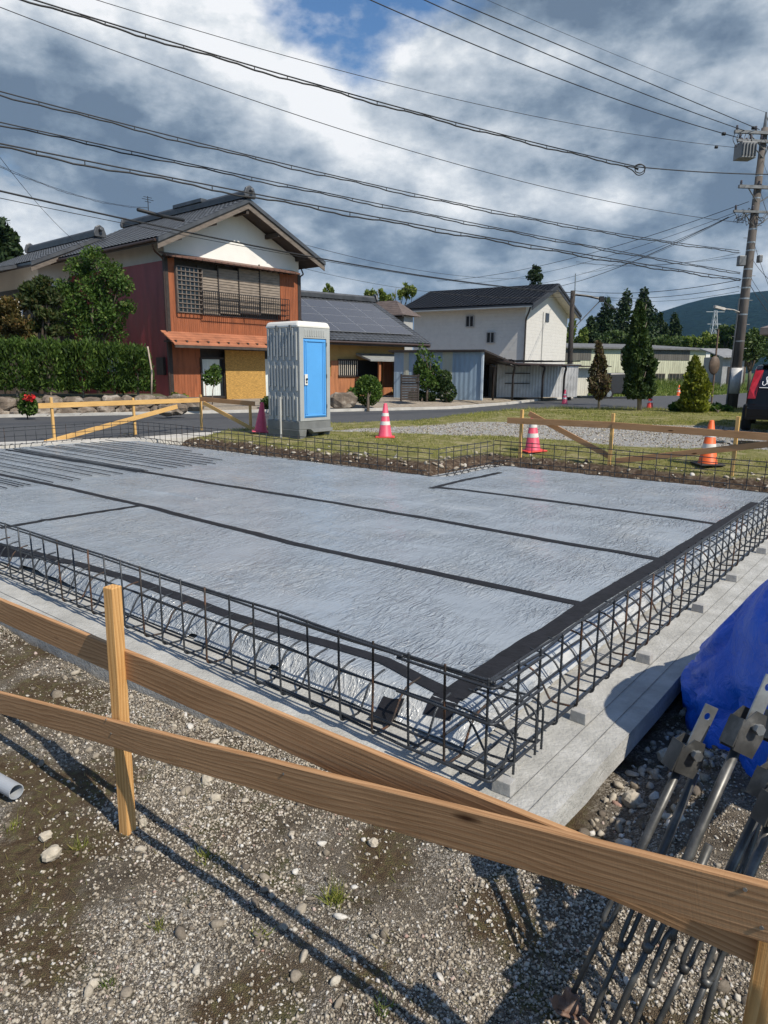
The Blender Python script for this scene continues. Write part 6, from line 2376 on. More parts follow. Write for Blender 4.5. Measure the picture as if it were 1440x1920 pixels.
for k in range(8):
    mb.box(TP(TWd + 0.01, 0.1 + k * 0.11, 1.3), tg, tt_, UP, 0.02, 0.05, 1.7)
mb.build('side_wall', GREYP, toi, bevel=0.006)
mb = MB()                                          # front frame
for s0, s1, z0, z1 in ((0.0, 0.11, 0.36, 2.25), (TWd - 0.10, TWd, 0.36, 2.25), (0.11, TWd - 0.10, 2.04, 2.25), (0.11, TWd - 0.10, 0.36, 0.42)):
    wbox(mb, T0 + UP * TG, tg, tn, s0, s1, z0, z1, -0.03, 0.035)
for k in range(9):
    s = 0.15 + k * 0.065
    wbox(mb, T0 + UP * TG, tg, tn, s, s + 0.03, 2.08, 2.21, 0.035, 0.045)
mb.build('front_frame', GREYP, toi, bevel=0.008)
mb = MB()
wbox(mb, T0 + UP * TG, tg, tn, 0.118, TWd - 0.108, 0.43, 2.03, -0.02, 0.022)
for s0, s1 in ((0.14, 0.17), (0.185, 0.215), (TWd - 0.165, TWd - 0.135), (TWd - 0.21, TWd - 0.18)):
    wbox(mb, T0 + UP * TG, tg, tn, s0, s1, 0.50, 1.97, 0.022, 0.036)
wbox(mb, T0 + UP * TG, tg, tn, 0.14, TWd - 0.13, 1.975, 2.005, 0.022, 0.04)
wbox(mb, T0 + UP * TG, tg, tn, 0.14, TWd - 0.13, 0.455, 0.485, 0.022, 0.04)
dr = mb.build('door', BLUEP, toi, bevel=0.005)
mb = MB()
wbox(mb, T0 + UP * TG, tg, tn, 0.125, 0.205, 1.10, 1.32, 0.037, 0.052)
la = mb.build('latch', CREAM, dr, bevel=0.004)
mb = MB()
mb.tube([TP(0.167, -0.048, 1.22), TP(0.167, -0.075, 1.22)], 0.022, 10)
wbox(mb, T0 + UP * TG, tg, tn, 0.15, 0.185, 1.14, 1.17, 0.053, 0.06)
mb.build('lock', BLACK, dr)
mb = MB()
rp = [(-0.04, -0.05), (TWd + 0.04, -0.05), (TWd + 0.04, TDp + 0.04), (-0.04, TDp + 0.04)]
mb.hexa([TP(s, t, 2.25) for s, t in rp], [TP(s * 0.9 + 0.043, t * 0.9 + 0.05, THt + 0.02) for s, t in rp])
mb.build('roof', CREAM, toi, bevel=0.045)
for z in (0.62, 1.25, 1.9):
    mb = MB()
    wbox(mb, T0 + UP * TG, tg, tn, TWd - 0.112, TWd - 0.095, z, z + 0.07, 0.036, 0.05)
    mb.build('hinge', GREYP2, toi)
for t_ in (0.2, 0.62):
    mb = MB()
    mb.box(TP(-0.042, t_, 2.25), tg, tt_, UP, 0.02, 0.05, 0.1)
    mb.build('roof_clip', GREYP2, toi)
mb = MB()
mb.tube([TP(-0.06, 0.52, 0.0), TP(-0.06, 0.52, 0.85)], 0.022, 8)
mb.build('vent_pipe', M('pale_pipe', (0.42, 0.42, 0.40), 0.6, 6, 0.1), toi)

# ================================================================== TRAFFIC CONES
PINK = M('faded_pink_plastic', (0.66, 0.075, 0.13), 0.5, 6, 0.15)
ORAN = M('orange_plastic', (0.78, 0.13, 0.025), 0.5, 6, 0.12)
REDC = M('red_plastic', (0.62, 0.045, 0.03), 0.5, 6, 0.15)
BAND = M('white_band', (0.66, 0.64, 0.60), 0.45, 14, 0.12)
DKBASE = M('black_rubber', (0.03, 0.028, 0.028), 0.8, 8, 0.3)


def traffic_cone(label, loc, col, base_m, bands=True, hgt=0.70, lean=None):
    loc = np.asarray(loc, float)
    root = thing('traffic_cone', label, 'traffic cone', tuple(loc), 'traffic cones around the lot')
    rb, rt = 0.142, 0.034
    rad = lambda z: rb + (rt - rb) * (z - 0.03) / (hgt - 0.03)
    mb = MB()
    mb.lathe([(rb + 0.012, 0.02), (rb, 0.035), (rad(hgt - 0.012), hgt - 0.012), (rt * 0.8, hgt), (rt * 0.5, hgt)], loc, 22)
    mb.build('body', col, root, smooth=True)
    mb = MB()
    mb.box(loc + UP * 0.012, (1, 0, 0), (0, 1, 0), UP, 0.40, 0.40, 0.026)
    mb.build('base', base_m, root, bevel=0.012)
    if bands:
        for z0, z1 in ((0.26, 0.335), (0.44, 0.505)):
            mb = MB()
            mb.lathe([(rad(z0) + 0.0035, z0), (rad(z1) + 0.0035, z1)], loc, 22)
            mb.f = mb.f[:-2]
            mb.build('reflective_band', BAND, root, smooth=True)
    if lean:
        root.rotation_euler = lean
    return root


def conept(u, v, Y=None):
    q = gnd(u, v, 0.0) if Y is None else at(u, v, Y)
    q[2] = gz(q)
    return q


traffic_cone('pink traffic cone with white bands on the grass right of the toilet cabin', conept(722, 820), PINK, REDC)
traffic_cone('pink traffic cone standing behind the far right plank barrier', conept(999, 838), PINK, REDC, lean=(0.02, -0.05, 0.3))
traffic_cone('orange and white cone on a black base behind the right barrier', conept(1327, 864), ORAN, DKBASE)
traffic_cone('plain faded red cone without bands left of the toilet cabin', conept(489, 809), PINK, PINK, bands=False, hgt=0.66, lean=(0, 0.07, 0.2))
traffic_cone('small pink-striped cone in front of the small wooden pole', conept(1058, 766, 33), PINK, PINK)
traffic_cone('small red-striped cone beside the tall conifer trunk', conept(1218, 768, 30), REDC, DKBASE)
traffic_cone('tiny orange-striped cone far down the road', conept(1272, 742, 47), ORAN, ORAN)

# ================================================================== UTILITY POLES AND CABLES
PCON = M('pole_concrete', (0.115, 0.10, 0.09), 0.9, 2.5, 0.4, stretch=(2, 2, 0.5), bmp=0.3)
PTOP = M('pole_concrete_pale', (0.42, 0.41, 0.40), 0.9, 2.5, 0.12)
STEEL = M('weathered_steel', (0.16, 0.165, 0.17), 0.55, 5, 0.35, metal=0.5)
PORC = M('dark_porcelain', (0.05, 0.04, 0.045), 0.3, 5, 0.2)
YP = 27.7
pb = at(1372, 762, YP)
pt_ = at(1434, 240, YP)
pb[2] = gz(pb)
axis = pt_ - pb
pole = thing('utility_pole', 'tall concrete utility pole with transformer and crossarms at right', 'utility pole', tuple(pb))
PX = lambda v: pb + axis * ((at(1400, v, YP)[2] - pb[2]) / axis[2])
mb = MB()
mb.tube([pb - UP * 0.3, pb + axis * 0.5, pb + axis * 1.0], [0.205, 0.165, 0.115], 14)
mb.build('shaft', PCON, pole, smooth=True)
mb = MB()
f0, f1 = PX(738), PX(690)
mb.tube([f0, f1], [0.222, 0.216], 16)
mb.build('white_sleeve', M('white_sleeve', (0.55, 0.55, 0.54), 0.6, 8, 0.15, bmp=0.5, bscale=25), pole, smooth=True)
mb = MB()
tip = at(1437, 210, YP)
mb.tube([PX(245), tip], [0.07, 0.03], 6)
mb.tube([PX(240) + np.array([0.25, 0, 0]), tip - UP * 0.1], 0.02, 5)
mb.build('top_mast', STEEL, pole)
ad = hd(84)
for v, l0, l1, th, nm in ((252, -1.25, 1.1, 0.10, 'crossarm'), (268, -1.1, 0.3, 0.09, 'crossarm'), (353, -0.85, 1.4, 0.11, 'crossarm'), (399, -0.95, 1.2, 0.08, 'crossarm')):
    c = PX(v) - hd(-6) * 0.17
    mb = MB()
    mb.box(c + ad * (l0 + l1) / 2, ad, hd(-6), UP, l1 - l0, th, th)
    arm = mb.build(nm, STEEL, pole)
    mb = MB()
    for s in (l0 * 0.6, l1 * 0.6):
        mb.tube([c + ad * s, c - UP * 0.55 + hd(-6) * 0.06], 0.022, 5)
    mb.build('arm_brace', STEEL, arm)
    for s in np.linspace(l0 + 0.08, l1 - 0.08, 4):
        q = c + ad * s
        mb = MB()
        mb.lathe([(0.02, 0.05), (0.05, 0.07), (0.03, 0.1), (0.05, 0.13), (0.03, 0.16), (0.045, 0.19), (0.02, 0.22)], q, 8)
        mb.build('insulator', PORC, arm, smooth=True)
tr0 = at(1397, 284, YP - 0.25)
mb = MB()
mb.box(tr0, ad, hd(-6), UP, 0.58, 0.5, 0.54)
for k in range(5):
    mb.box(tr0 + ad * (-0.24 + k * 0.12) - hd(-6) * 0.28, ad, hd(-6), UP, 0.03, 0.06, 0.44)
tx = mb.build('transformer', M('transformer_grey', (0.17, 0.175, 0.18), 0.5, 4, 0.15), pole, bevel=0.02)
mb = MB()
for k in range(3):
    mb.lathe([(0.05, 0.26), (0.06, 0.32), (0.035, 0.36), (0.055, 0.4), (0.02, 0.46)], tr0 + ad * (-0.18 + 0.18 * k), 8)
mb.build('bushings', PORC, tx)
for v, du, w, h in ((490, -0.34, 0.26, 0.36), (486, 0.34, 0.14, 0.26)):
    mb = MB()
    mb.box(PX(v) + np.array([du, -0.1, 0]), (1, 0, 0), (0, 1, 0), UP, w, 0.22, h)
    mb.build('junction_box', STEEL, pole, bevel=0.02)
for v in (330, 372, 430, 455, 470, 505, 522, 540, 560, 590, 640):
    k = (PX(v)[2] - pb[2]) / axis[2]
    rr = 0.205 + (0.115 - 0.205) * k + 0.006
    mb = MB()
    mb.tube([PX(v) - UP * 0.025, PX(v) + UP * 0.025], rr, 14)
    mb.build('steel_band', GALV, pole)
for k in range(16):
    z = 1.9 + k * 0.45
    q = pb + axis * (z / axis[2])
    mb = MB()
    sg = 1 if k % 2 else -1
    mb.tube([q, q + ad * sg * 0.33], 0.011, 5)
    mb.build('step_bolt', STEEL, pole)
mb = MB()                                          # tangle of jumper wires at the lower arms
for k in range(14):
    u0, v0 = RNG.uniform(1372, 1440), RNG.uniform(398, 405)
    du = RNG.uniform(-14, 14)
    p = [at(u0, v0, YP - 0.2), at(u0 + du, v0 + RNG.uniform(12, 26), YP - 0.3), at(u0 + du * 1.6 + RNG.uniform(-6, 6), v0 + RNG.uniform(2, 18), YP - 0.1), at(1404 + RNG.uniform(-5, 5), v0 + RNG.uniform(-12, 14), YP)]
    MB().tube(fillet(p, 0.4, 5), 0.011, 4).build('jumper_wire', CABLE, pole)
for k in range(6):
    u0 = 1378 + k * 7
    p = [at(u0, 250, YP - 0.2), at(u0 - 5, 262, YP - 0.3), at(u0 + 3, 276, YP - 0.3)]
    MB().tube(fillet(p, 0.2, 5), 0.012, 4).build('jumper_wire', CABLE, pole)
mb = MB()
mb.tube([PX(560) - ad * 0.2, PX(760) - ad * 0.24], 0.03, 6)
mb.build('riser_pipe', STEEL, pole)
lp = at(1358, 579, YP - 0.3)
mb = MB()
mb.tube([PX(588), lp + (PX(588) - lp) * 0.5 + UP * 0.05, lp], 0.022, 6)
mb.box(lp - ad * 0.2 + UP * 0.03, (lp - PX(588)) / np.linalg.norm(lp - PX(588)), hd(-6), UP, 0.5, 0.14, 0.09)
mb.build('street_lamp', M('lamp_housing', (0.45, 0.42, 0.38), 0.5, 5, 0.2), pole)

YS = 37.8
sb0 = at(1066, 748, YS)
sb0[2] = gz(sb0)
sb1 = at(1074, 545, YS)
sp_ = thing('wooden_pole', 'shorter dark wooden pole standing in front of the white house', 'utility pole', tuple(sb0))
mb = MB()
mb.tube([sb0 - UP * 0.3, (sb0 + sb1) / 2, sb1], [0.15, 0.135, 0.115], 12)
mb.build('shaft', M('dark_pole_wood', (0.035, 0.028, 0.024), 0.85, 3, 0.4, stretch=(2, 2, 0.3)), sp_, smooth=True)
mb = MB()
mb.tube([sb1 - UP * 0.6 + np.array([0.13, 0, 0]), at(1079, 513, YS)], 0.03, 6)
mb.build('mast', GALV, sp_)
j_ = at(1128, 561, YS)
mb = MB()
mb.tube([at(1074, 617, YS), j_], 0.03, 6)
mb.build('strut', STEEL, sp_)
mb = MB()
mb.tube([at(1074, 552, YS), at(1102, 555, YS), j_], 0.06, 6)
mb.box(j_, (1, 0, 0), (0, 1, 0), UP, 0.22, 0.2, 0.28)
mb.build('cable_bracket', BLACK, sp_)
YB = M('yellow_black_marker', (0.70, 0.33, 0.02), 0.6, 5, 0.1)
mb = MB()
q0, q1 = at(1067.2, 725, YS), at(1067.8, 708, YS)
for k in range(4):
    f = k / 4
    a_, b_ = q0 + (q1 - q0) * f, q0 + (q1 - q0) * (f + 0.16)
    mb.tube([a_, b_], 0.153, 12)
mb.build('marker_band', YB, sp_)
mb = MB()
q0, q1 = at(1070, 704, YS), at(1070.5, 690, YS)
mb.box((q0 + q1) / 2 - np.array([0, 0.15, 0]), (1, 0, 0), (0, 1, 0), UP, 0.14, 0.02, 0.38)
mb.build('notice_plate', M('white_plate', (0.7, 0.7, 0.68), 0.5, 5, 0.05), sp_)


def atz(u, v, z):
    return gnd(u, v, z)


def cable(label, p0, p1, r=0.012, sag=0.0, name='overhead_cable', n=28, lashed=0.0, extra=None):
    p0, p1 = np.asarray(p0, float), np.asarray(p1, float)
    t = np.linspace(0, 1, n)
    path = p0[None] + (p1 - p0)[None] * t[:, None]
    path[:, 2] -= 4 * sag * t * (1 - t)
    mb = MB()
    r = r * 0.85
    mb.tube(path, r, 6)
    if lashed:
        low = path.copy()
        ph = RNG.uniform(0, 6)
        q = resample(path, 0.22)
        low = q.copy()
        s = np.arange(len(q)) * 0.22
        low[:, 2] -= lashed * (0.75 + 0.25 * np.sin(s * 2.1 + ph)) + 0.01 * np.sin(s * 9 + ph)
        mb.tube(low, r * 1.25, 6)
        for k in range(2, len(q) - 1, 4):
            mb.tube([q[k] + UP * 0.005, low[k] - UP * 0.005], r * 0.7, 4)
    if extra:
        for e in extra:
            mb.tube(e[0], e[1], 6)
    return tag(mb.build(name, CABLE, loc=p0, smooth=True), label, 'cable', 'overhead cables')


def through(p0, p1, u, v):
    """sag that makes the cable pass a given pixel between its ends"""
    best, bs_ = 0, 1e9
    for sg in np.linspace(-1.0, 4.5, 111):
        t = np.linspace(0, 1, 90)
        q = p0[None] + (p1 - p0)[None] * t[:, None]
        q[:, 2] -= 4 * sg * t * (1 - t)
        x, y, z = q[:, 0], (q - EYE) @ np.array([0, math.sin(PITCH), math.cos(PITCH)]), (q - EYE) @ np.array([0, math.cos(PITCH), -math.sin(PITCH)])
        ok = z > 0.5
        X, Y_ = F_PX * x[ok] / z[ok], F_PX * y[ok] / z[ok]
        c, s = math.cos(ROLL), math.sin(ROLL)
        pu, pv = CX + c * X + s * Y_, CY - (-s * X + c * Y_)
        o = np.argsort(pu)
        vv = np.interp(u, pu[o], pv[o])
        if abs(vv - v) < bs_:
            bs_, best = abs(vv - v), sg
    return best


def run(label, a, za, b, Yb, mid, r, **kw):
    """cable from pixel a at height za (near side) to pixel b at depth Yb, sagging through pixel mid"""
    p0 = atz(a[0], a[1], za)
    p1 = at(b[0], b[1], Yb)
    # carry the near end on past the frame edge
    d = p0 - p1
    p0 = p0 + d * 0.10
    return cable(label, p0, p1, r, through(p0, p1, *mid), **kw)


def marks(ps):
    return ps


def knob(u, v, Y, r=0.07):
    c = at(u, v, Y)
    return ([c - np.array([r, 0, 0]), c + np.array([r, 0, 0])], r)


run('upper power line reaching the left tip of the top crossarm', (710, 0), 10.7, (1384, 258), YP - 0.2, (1040, 145), 0.016, extra=[knob(1357, 251, YP, 0.06)])
run('middle power line of the three ending on the top crossarm', (805, 0), 10.7, (1402, 247), YP - 0.2, (1100, 133), 0.015)
run('highest of the three power lines ending on the top crossarm', (848, 0), 10.8, (1424, 243), YP - 0.2, (1135, 121), 0.015, extra=[knob(1413, 240, YP, 0.06)])
run('thin earth wire reaching the very tip of the tall pole', (920, 0), 11.0, (1437, 211), YP, (1180, 113), 0.006)
run('thin wire running down to the transformer box', (230, 0), 9.6, (1383, 277), YP, (800, 172), 0.009, extra=[knob(1343, 276, YP, 0.05)])
pm = at(1197, 313, 26.3)
p0 = atz(85, 0, 9.3)
p0 = p0 + (p0 - pm) * 0.10
coil = [pm + np.array([dx, 0, dz]) for dx, dz in ((-0.5, 0.02), (-0.2, -0.1), (0.0, -0.3), (0.25, -0.2), (0.2, 0.08), (-0.1, 0.05), (-0.12, -0.15), (0.1, -0.22), (0.3, -0.02), (0.05, 0.12), (-0.2, 0.0), (0.0, -0.1))]
cable('thick lashed cable with a splice coil at upper right', p0, pm, 0.02, through(p0, pm, 860, 230), lashed=0.09, extra=[(fillet(coil, 0.12, 4), 0.018)])
cable('thick cable from the splice coil to the right frame edge', pm, at(1448, 327, YP - 0.3), 0.022, 0.05)
run('thin wire crossing the whole sky below the thick lashed cable', (30, 0), 8.6, (1395, 418), YP, (860, 310), 0.010)
run('upper lashed telephone cable from the left frame edge', (0, 157), 6.5, (1386, 470), YP - 0.2, (700, 346), 0.014, lashed=0.075)
run('second lashed telephone cable from the left frame edge', (0, 224), 6.0, (1388, 511), YP - 0.2, (750, 392), 0.014, lashed=0.07)
run('third and thickest lashed telephone cable from the left edge', (0, 264), 5.6, (1388, 523), YP - 0.2, (800, 426), 0.018, lashed=0.10)
run('thick black cable passing the red gable to the small pole', (0, 346), 5.7, (1074, 549), YS - 0.2, (600, 484), 0.028, extra=[([atz(258, 393, 5.67) , atz(300, 404, 5.66), atz(345, 413, 5.65)], 0.05)])
run('thin wire just below the thick cable to the small pole', (0, 362), 5.5, (1073, 552), YS - 0.2, (600, 489), 0.011)
cable('thin service wire falling from the left edge to the tiled roof', atz(-10, 282, 7.0), HP(-0.6, 5.0, 6.3), 0.009, 0.25)
cable('pair of thin wires reaching the roof aerial of the red house', atz(-10, 306, 7.6), HP(sr_, 6.6, 8.9), 0.008, 0.3, lashed=0.05)
cable('thin wire emerging right of the red gable towards the white house', HP(6.9, -0.3, 7.0), at(1000, 522, 52), 0.012, 0.5)
cable('lowest thin wire right of the red gable, ending at the small pole', HP(7.2, 0.0, 6.0), at(1074, 556, YS), 0.010, 0.5)
for (u0, v0), (u1, v1, Y1), r, sg, lb in [((1404, 378), (820, 527, 46), 0.013, 0.55, 'top wire of the fan spreading left from the tall pole'), ((1395, 392), (860, 532, 50), 0.010, 0.6, 'second wire of the fan spreading left from the tall pole'),
                                          ((1380, 402), (950, 538, 55), 0.010, 0.6, 'third wire of the fan spreading left from the tall pole'), ((1366, 407), (1000, 545, 60), 0.018, 0.5, 'thick wire of the fan spreading left from the lower crossarm'),
                                          ((1364, 409), (1090, 512, 48), 0.010, 0.4, 'lowest wire of the fan spreading left from the lower crossarm')]:
    cable(lb, at(u0, v0, YP - 0.2), at(u1, v1, Y1), r, sg)
for (u0, v0), (u1, v1), r, sg, lb in [((1390, 524), (1076, 545), 0.016, 0.28, 'upper wire linking the tall pole and the small pole'), ((1386, 537), (1079, 552), 0.014, 0.3, 'middle wire linking the tall pole and the small pole'),
                                      ((1386, 546), (1128, 560), 0.010, 0.25, 'lower wire from the tall pole to the small pole bracket'), ((1388, 474), (1080, 490), 0.008, 0.35, 'faint wire running left above the small pole mast'), ((1390, 481), (1080, 493), 0.008, 0.2, 'faint twin wire just under the one above the small pole mast')]:
    cable(lb, at(u0, v0, YP), at(u1, v1, YS), r, sg)
cable('black cable dropping from the small pole bracket to the trees', j_, at(1158, 580, 42), 0.035, 0.1)
for (u0, v0), (u1, v1, Y1), r, lb in [((1412, 450), (1446, 548, 24), 0.010, 'stay wire falling right from the middle of the tall pole'), ((1410, 485), (1446, 528, 22), 0.010, 'upper service wire from the tall pole to the right edge'), ((1406, 517), (1446, 575, 23), 0.010, 'lower service wire from the tall pole to the right edge'),
                                      ((1405, 532), (1446, 592, 24), 0.014, 'lowest wire from the tall pole to the corner house'), ((1432, 255), (1446, 290, 24), 0.012, 'short wire leaving the top crossarm to the right edge'), ((1430, 300), (1446, 340, 24), 0.008, 'short wire beside the pole top at the right edge'),
                                      ((1424, 352), (1446, 420, 22), 0.012, 'wire leaving the middle crossarm to the right edge')]:
    cable(lb, at(u0, v0, YP), at(u1, v1, Y1), r, 0.05)

# lattice tower, aerial mast and traffic mirror in the distance
YT = 190.0
tw = at(1335, 650, YT)
tw[2] = 0
lt = thing('lattice_tower', 'thin grey lattice tower in front of the mountain', 'tower', tuple(tw))
zt_ = float(at(1335, 582, YT)[2])
TWM = M('tower_steel', (0.42, 0.44, 0.46), 0.5, 4, 0.1, metal=0.3)
mb = MB()
hw = lambda f: 1.9 * (1 - f) ** 1.1 + 0.25
lev = np.linspace(0, 1, 9)
for sx_, sy_ in ((-1, -1), (1, -1), (1, 1), (-1, 1)):
    mb.tube([tw + np.array([sx_ * hw(f), sy_ * hw(f), f * zt_]) for f in lev], 0.10, 5)
for f0, f1 in zip(lev[:-1], lev[1:]):
    cs = [(-1, -1), (1, -1), (1, 1), (-1, 1)]
    for k in range(4):
        (ax0, ay0), (ax1, ay1) = cs[k], cs[(k + 1) % 4]
        mb.tube([tw + np.array([ax0 * hw(f0), ay0 * hw(f0), f0 * zt_]), tw + np.array([ax1 * hw(f1), ay1 * hw(f1), f1 * zt_])], 0.06, 4)
        mb.tube([tw + np.array([ax1 * hw(f0), ay1 * hw(f0), f0 * zt_]), tw + np.array([ax0 * hw(f1), ay0 * hw(f1), f1 * zt_])], 0.06, 4)
mb.build('frame', TWM, lt)
mb = MB()
for f, w in ((0.98, 2.4), (0.8, 1.8), (0.62, 1.6)):
    mb.box(tw + UP * f * zt_, (1, 0, 0), (0, 1, 0), UP, w * 2, 0.15, 0.15)
mb.build('arm', TWM, lt)
for u0, lb in ((1262, 'stay wire left of the lattice tower'), (1300, 'inner stay wire left of the lattice tower')):
    pass
q = at(1320, 650, 30)
q = gnd(1338, 757, -0.05)
tm = thing('traffic_mirror', 'round brown traffic mirror on a thin pole by the road', 'traffic mirror', (q[0], q[1], gz(q)))
qm = at(1338, 685, q[1])
mb = MB()
mb.tube([(q[0] - 0.1, q[1], gz(q)), (qm[0] + 0.05, q[1], qm[2] + 1.6)], 0.04, 7)
mb.build('pole', M('rusty_pole', (0.14, 0.09, 0.06), 0.8, 4, 0.4), tm)
mb = MB()
mb.lathe([(0.02, -0.05), (0.30, -0.04), (0.34, 0.0), (0.30, 0.03)], (0, 0, 0), 20)
V_ = np.concatenate(mb.v)
mb.v = [V_[:, [0, 2, 1]] * np.array([0.75, 1, 1.25]) + qm - np.array([0, 0.06, 0])]
mb.build('disc', M('rusty_disc', (0.11, 0.075, 0.05), 0.6, 4, 0.4), tm, smooth=True)
# leaning stick by the hedge
p0_, p1_ = at(284, 742, 24.4), at(280, 652, 24.6)
mb = MB()
mb.tube(fillet([p0_, (p0_ + p1_) / 2 + np.array([0.05, 0, 0]), p1_ + UP * -0.12 + np.array([-0.04, 0, 0]), p1_ + np.array([-0.06, 0, 0.04])], 0.08), 0.03, 6)
tag(mb.build('leaning_stick', M('bleached_wood', (0.42, 0.33, 0.26), 0.8, 5, 0.2), smooth=True), 'pale crooked stick leaning at the right end of the hedge', 'stick')

# ================================================================== BLACK CAR
V0 = gnd(1392, 812, -0.02)
V0[2] = gz(V0)
vf, vr = hd(30), hd(120)
VB = M('black_car_paint', (0.006, 0.006, 0.007), 0.22, 5, 0.1, spec=0.28)
TYRE = M('tyre_rubber', (0.015, 0.015, 0.015), 0.9, 9, 0.3)
LAMP = M('red_lamp', (0.35, 0.015, 0.02), 0.15, 6, 0.3, spec=0.6)
van = thing('parked_car', 'black estate car seen from behind at the right edge', 'car', tuple(V0))
VP = lambda s, f, z: V0 + vr * s + vf * f + UP * z
CW = 1.72
prof = [(0.06, 0.30), (0.0, 0.42), (0.02, 0.62), (0.06, 0.66), (0.10, 0.95), (0.13, 1.0), (0.42, 1.46), (0.60, 1.54), (2.2, 1.58), (2.9, 1.48), (3.6, 1.02), (4.3, 0.92), (4.45, 0.7), (4.45, 0.3)]
mb = MB()
secs = [(0.0, 0.90, 0.0), (0.03, 0.97, 0.0), (0.10, 1.0, 0.0), (CW / 2, 1.012, 0), (CW - 0.10, 1.0, 0), (CW - 0.03, 0.97, 0), (CW, 0.90, 0)]
vs = []
for s, k, _ in secs:
    for f, z in prof:
        tum = 0.10 * max(0, z - 0.95) / 0.6
        ss = CW / 2 + (s - CW / 2) * (1 - tum * 1.3)
        e = 0.05 if k < 0.95 else (0.012 if k < 1 else 0)
        ff = f + e if f < 2 else f - e
        vs.append(VP(ss, ff, z - (0.03 if (k < 0.95 and z > 1.3) else 0)))
n = len(prof)
fs = [(i * n + j, i * n + (j + 1) % n, (i + 1) * n + (j + 1) % n, (i + 1) * n + j) for i in range(len(secs) - 1) for j in range(n)]
fs += [tuple(range(n))[::-1], tuple((len(secs) - 1) * n + j for j in range(n))]
mb.add(vs, fs)
mb.build('body', VB, van, smooth=False)
gls = M('tinted_glass', (0.01, 0.011, 0.016), 0.05, 4, 0.1, spec=0.7)
wn_ = np.cross(vr, VP(0, 0.42, 1.46) - VP(0, 0.13, 1.0))
wn_ /= np.linalg.norm(wn_)
if wn_ @ vf > 0:
    wn_ = -wn_
mb = MB()
mb.slab([VP(0.2, 0.14, 1.03) + wn_ * 0.002, VP(CW - 0.2, 0.14, 1.03) + wn_ * 0.002, VP(CW - 0.26, 0.41, 1.44) + wn_ * 0.002, VP(0.26, 0.41, 1.44) + wn_ * 0.002], wn_ * 0.012)
rw = mb.build('rear_window', gls, van)
ru_ = VP(0, 0.42, 1.46) - VP(0, 0.13, 1.0)
ru_ = ru_ / np.linalg.norm(ru_)
gp_ = lambda s, k: VP(0, 0.13, 1.0) + vr * s + ru_ * k + wn_ * 0.02
WHITE = M('white_decal', (0.8, 0.8, 0.8), 0.5, 5, 0.02)
mb = MB()
scr = [(0.30, 0.20), (0.29, 0.12), (0.33, 0.08), (0.38, 0.14), (0.40, 0.26), (0.385, 0.33), (0.36, 0.30), (0.38, 0.18), (0.42, 0.10), (0.47, 0.10), (0.50, 0.17), (0.48, 0.22), (0.455, 0.18), (0.48, 0.12), (0.54, 0.13)]
mb.tube(fillet([gp_(s, k) for s, k in scr], 0.04, 4), 0.0085, 5)
mb.build('script_emblem', WHITE, rw)
mb = MB()
mb.tube([gp_(0.24, 0.03), gp_(0.9, 0.03)], 0.008, 5)
mb.build('trim_line', WHITE, rw)
for sd in (0, 1):
    s0 = 0.015 if sd == 0 else CW - 0.015
    sg = 1 if sd == 0 else -1
    mb = MB()
    L_ = [VP(s0 + sg * 0.0, 0.09, 0.78), VP(s0 + sg * 0.17, 0.055, 0.78), VP(s0 + sg * 0.20, 0.10, 1.02), VP(s0 + sg * 0.27, 0.40, 1.44), VP(s0 + sg * 0.10, 0.45, 1.45), VP(s0 + sg * 0.03, 0.16, 1.02)]
    mb.slab(L_, -vf * 0.035)
    mb.build('taillight', LAMP, van, bevel=0.01)
mb = MB()
mb.box(VP(CW / 2, 0.0, 0.47), vr, vf, UP, CW - 0.04, 0.16, 0.26)
mb.build('bumper', VB, van, bevel=0.05)
mb = MB()
mb.box(VP(CW / 2, 0.50, 1.56), vr, vf, UP, CW - 0.5, 0.3, 0.04)
mb.build('roof_spoiler', VB, van, bevel=0.015)
for s in (0.02, CW - 0.02):
    for f in (0.85, 3.55):
        c = VP(s, f, 0.31)
        mb = MB()
        prof_w = [(0.20, -0.1), (0.29, -0.105), (0.315, -0.08), (0.315, 0.08), (0.29, 0.105), (0.20, 0.1)]
        vs = []
        for r, w in prof_w:
            for k in range(22):
                an = k * 2 * math.pi / 22
                vs.append(c + vr * w + vf * r * math.cos(an) + UP * r * math.sin(an))
        mb.add(vs, [(i * 22 + j, i * 22 + (j + 1) % 22, (i + 1) * 22 + (j + 1) % 22, (i + 1) * 22 + j) for i in range(5) for j in range(22)] + [tuple(range(22)), tuple(110 + j for j in range(22))[::-1]])
        mb.build('wheel', TYRE, van, smooth=True)
# second car half hidden by the withered conifer
c2 = gnd(1099, 745, -0.1)
c2[2] = gz(c2)
cr = thing('parked_car', 'dark car mostly hidden behind the withered conifer', 'car', tuple(c2))
mb = MB()
f2, r2_ = hd(80), hd(170)
q2 = lambda f, s, z: c2 + f2 * f + r2_ * s + UP * z
pr2 = [(0, 0.3), (0, 0.8), (0.3, 0.95), (0.7, 1.45), (2.0, 1.48), (2.7, 1.0), (3.4, 0.9), (3.5, 0.3)]
mb.slab([q2(f + 0.3, -0.8, z) for f, z in pr2], r2_ * 1.6)
mb.build('body', M('dark_car_paint', (0.03, 0.03, 0.035), 0.25, 5, 0.1), cr, bevel=0.06)
mb = MB()
for f in (0.95, 3.0):
    mb.tube([q2(f, 0.70, 0.31), q2(f, 0.83, 0.31)], 0.31, 18)
mb.build('wheel', TYRE, cr)
mb = MB()
mb.tube([q2(0.95, 0.832, 0.31), q2(0.95, 0.845, 0.31)], 0.19, 14)
mb.build('hub', GALV, cr)

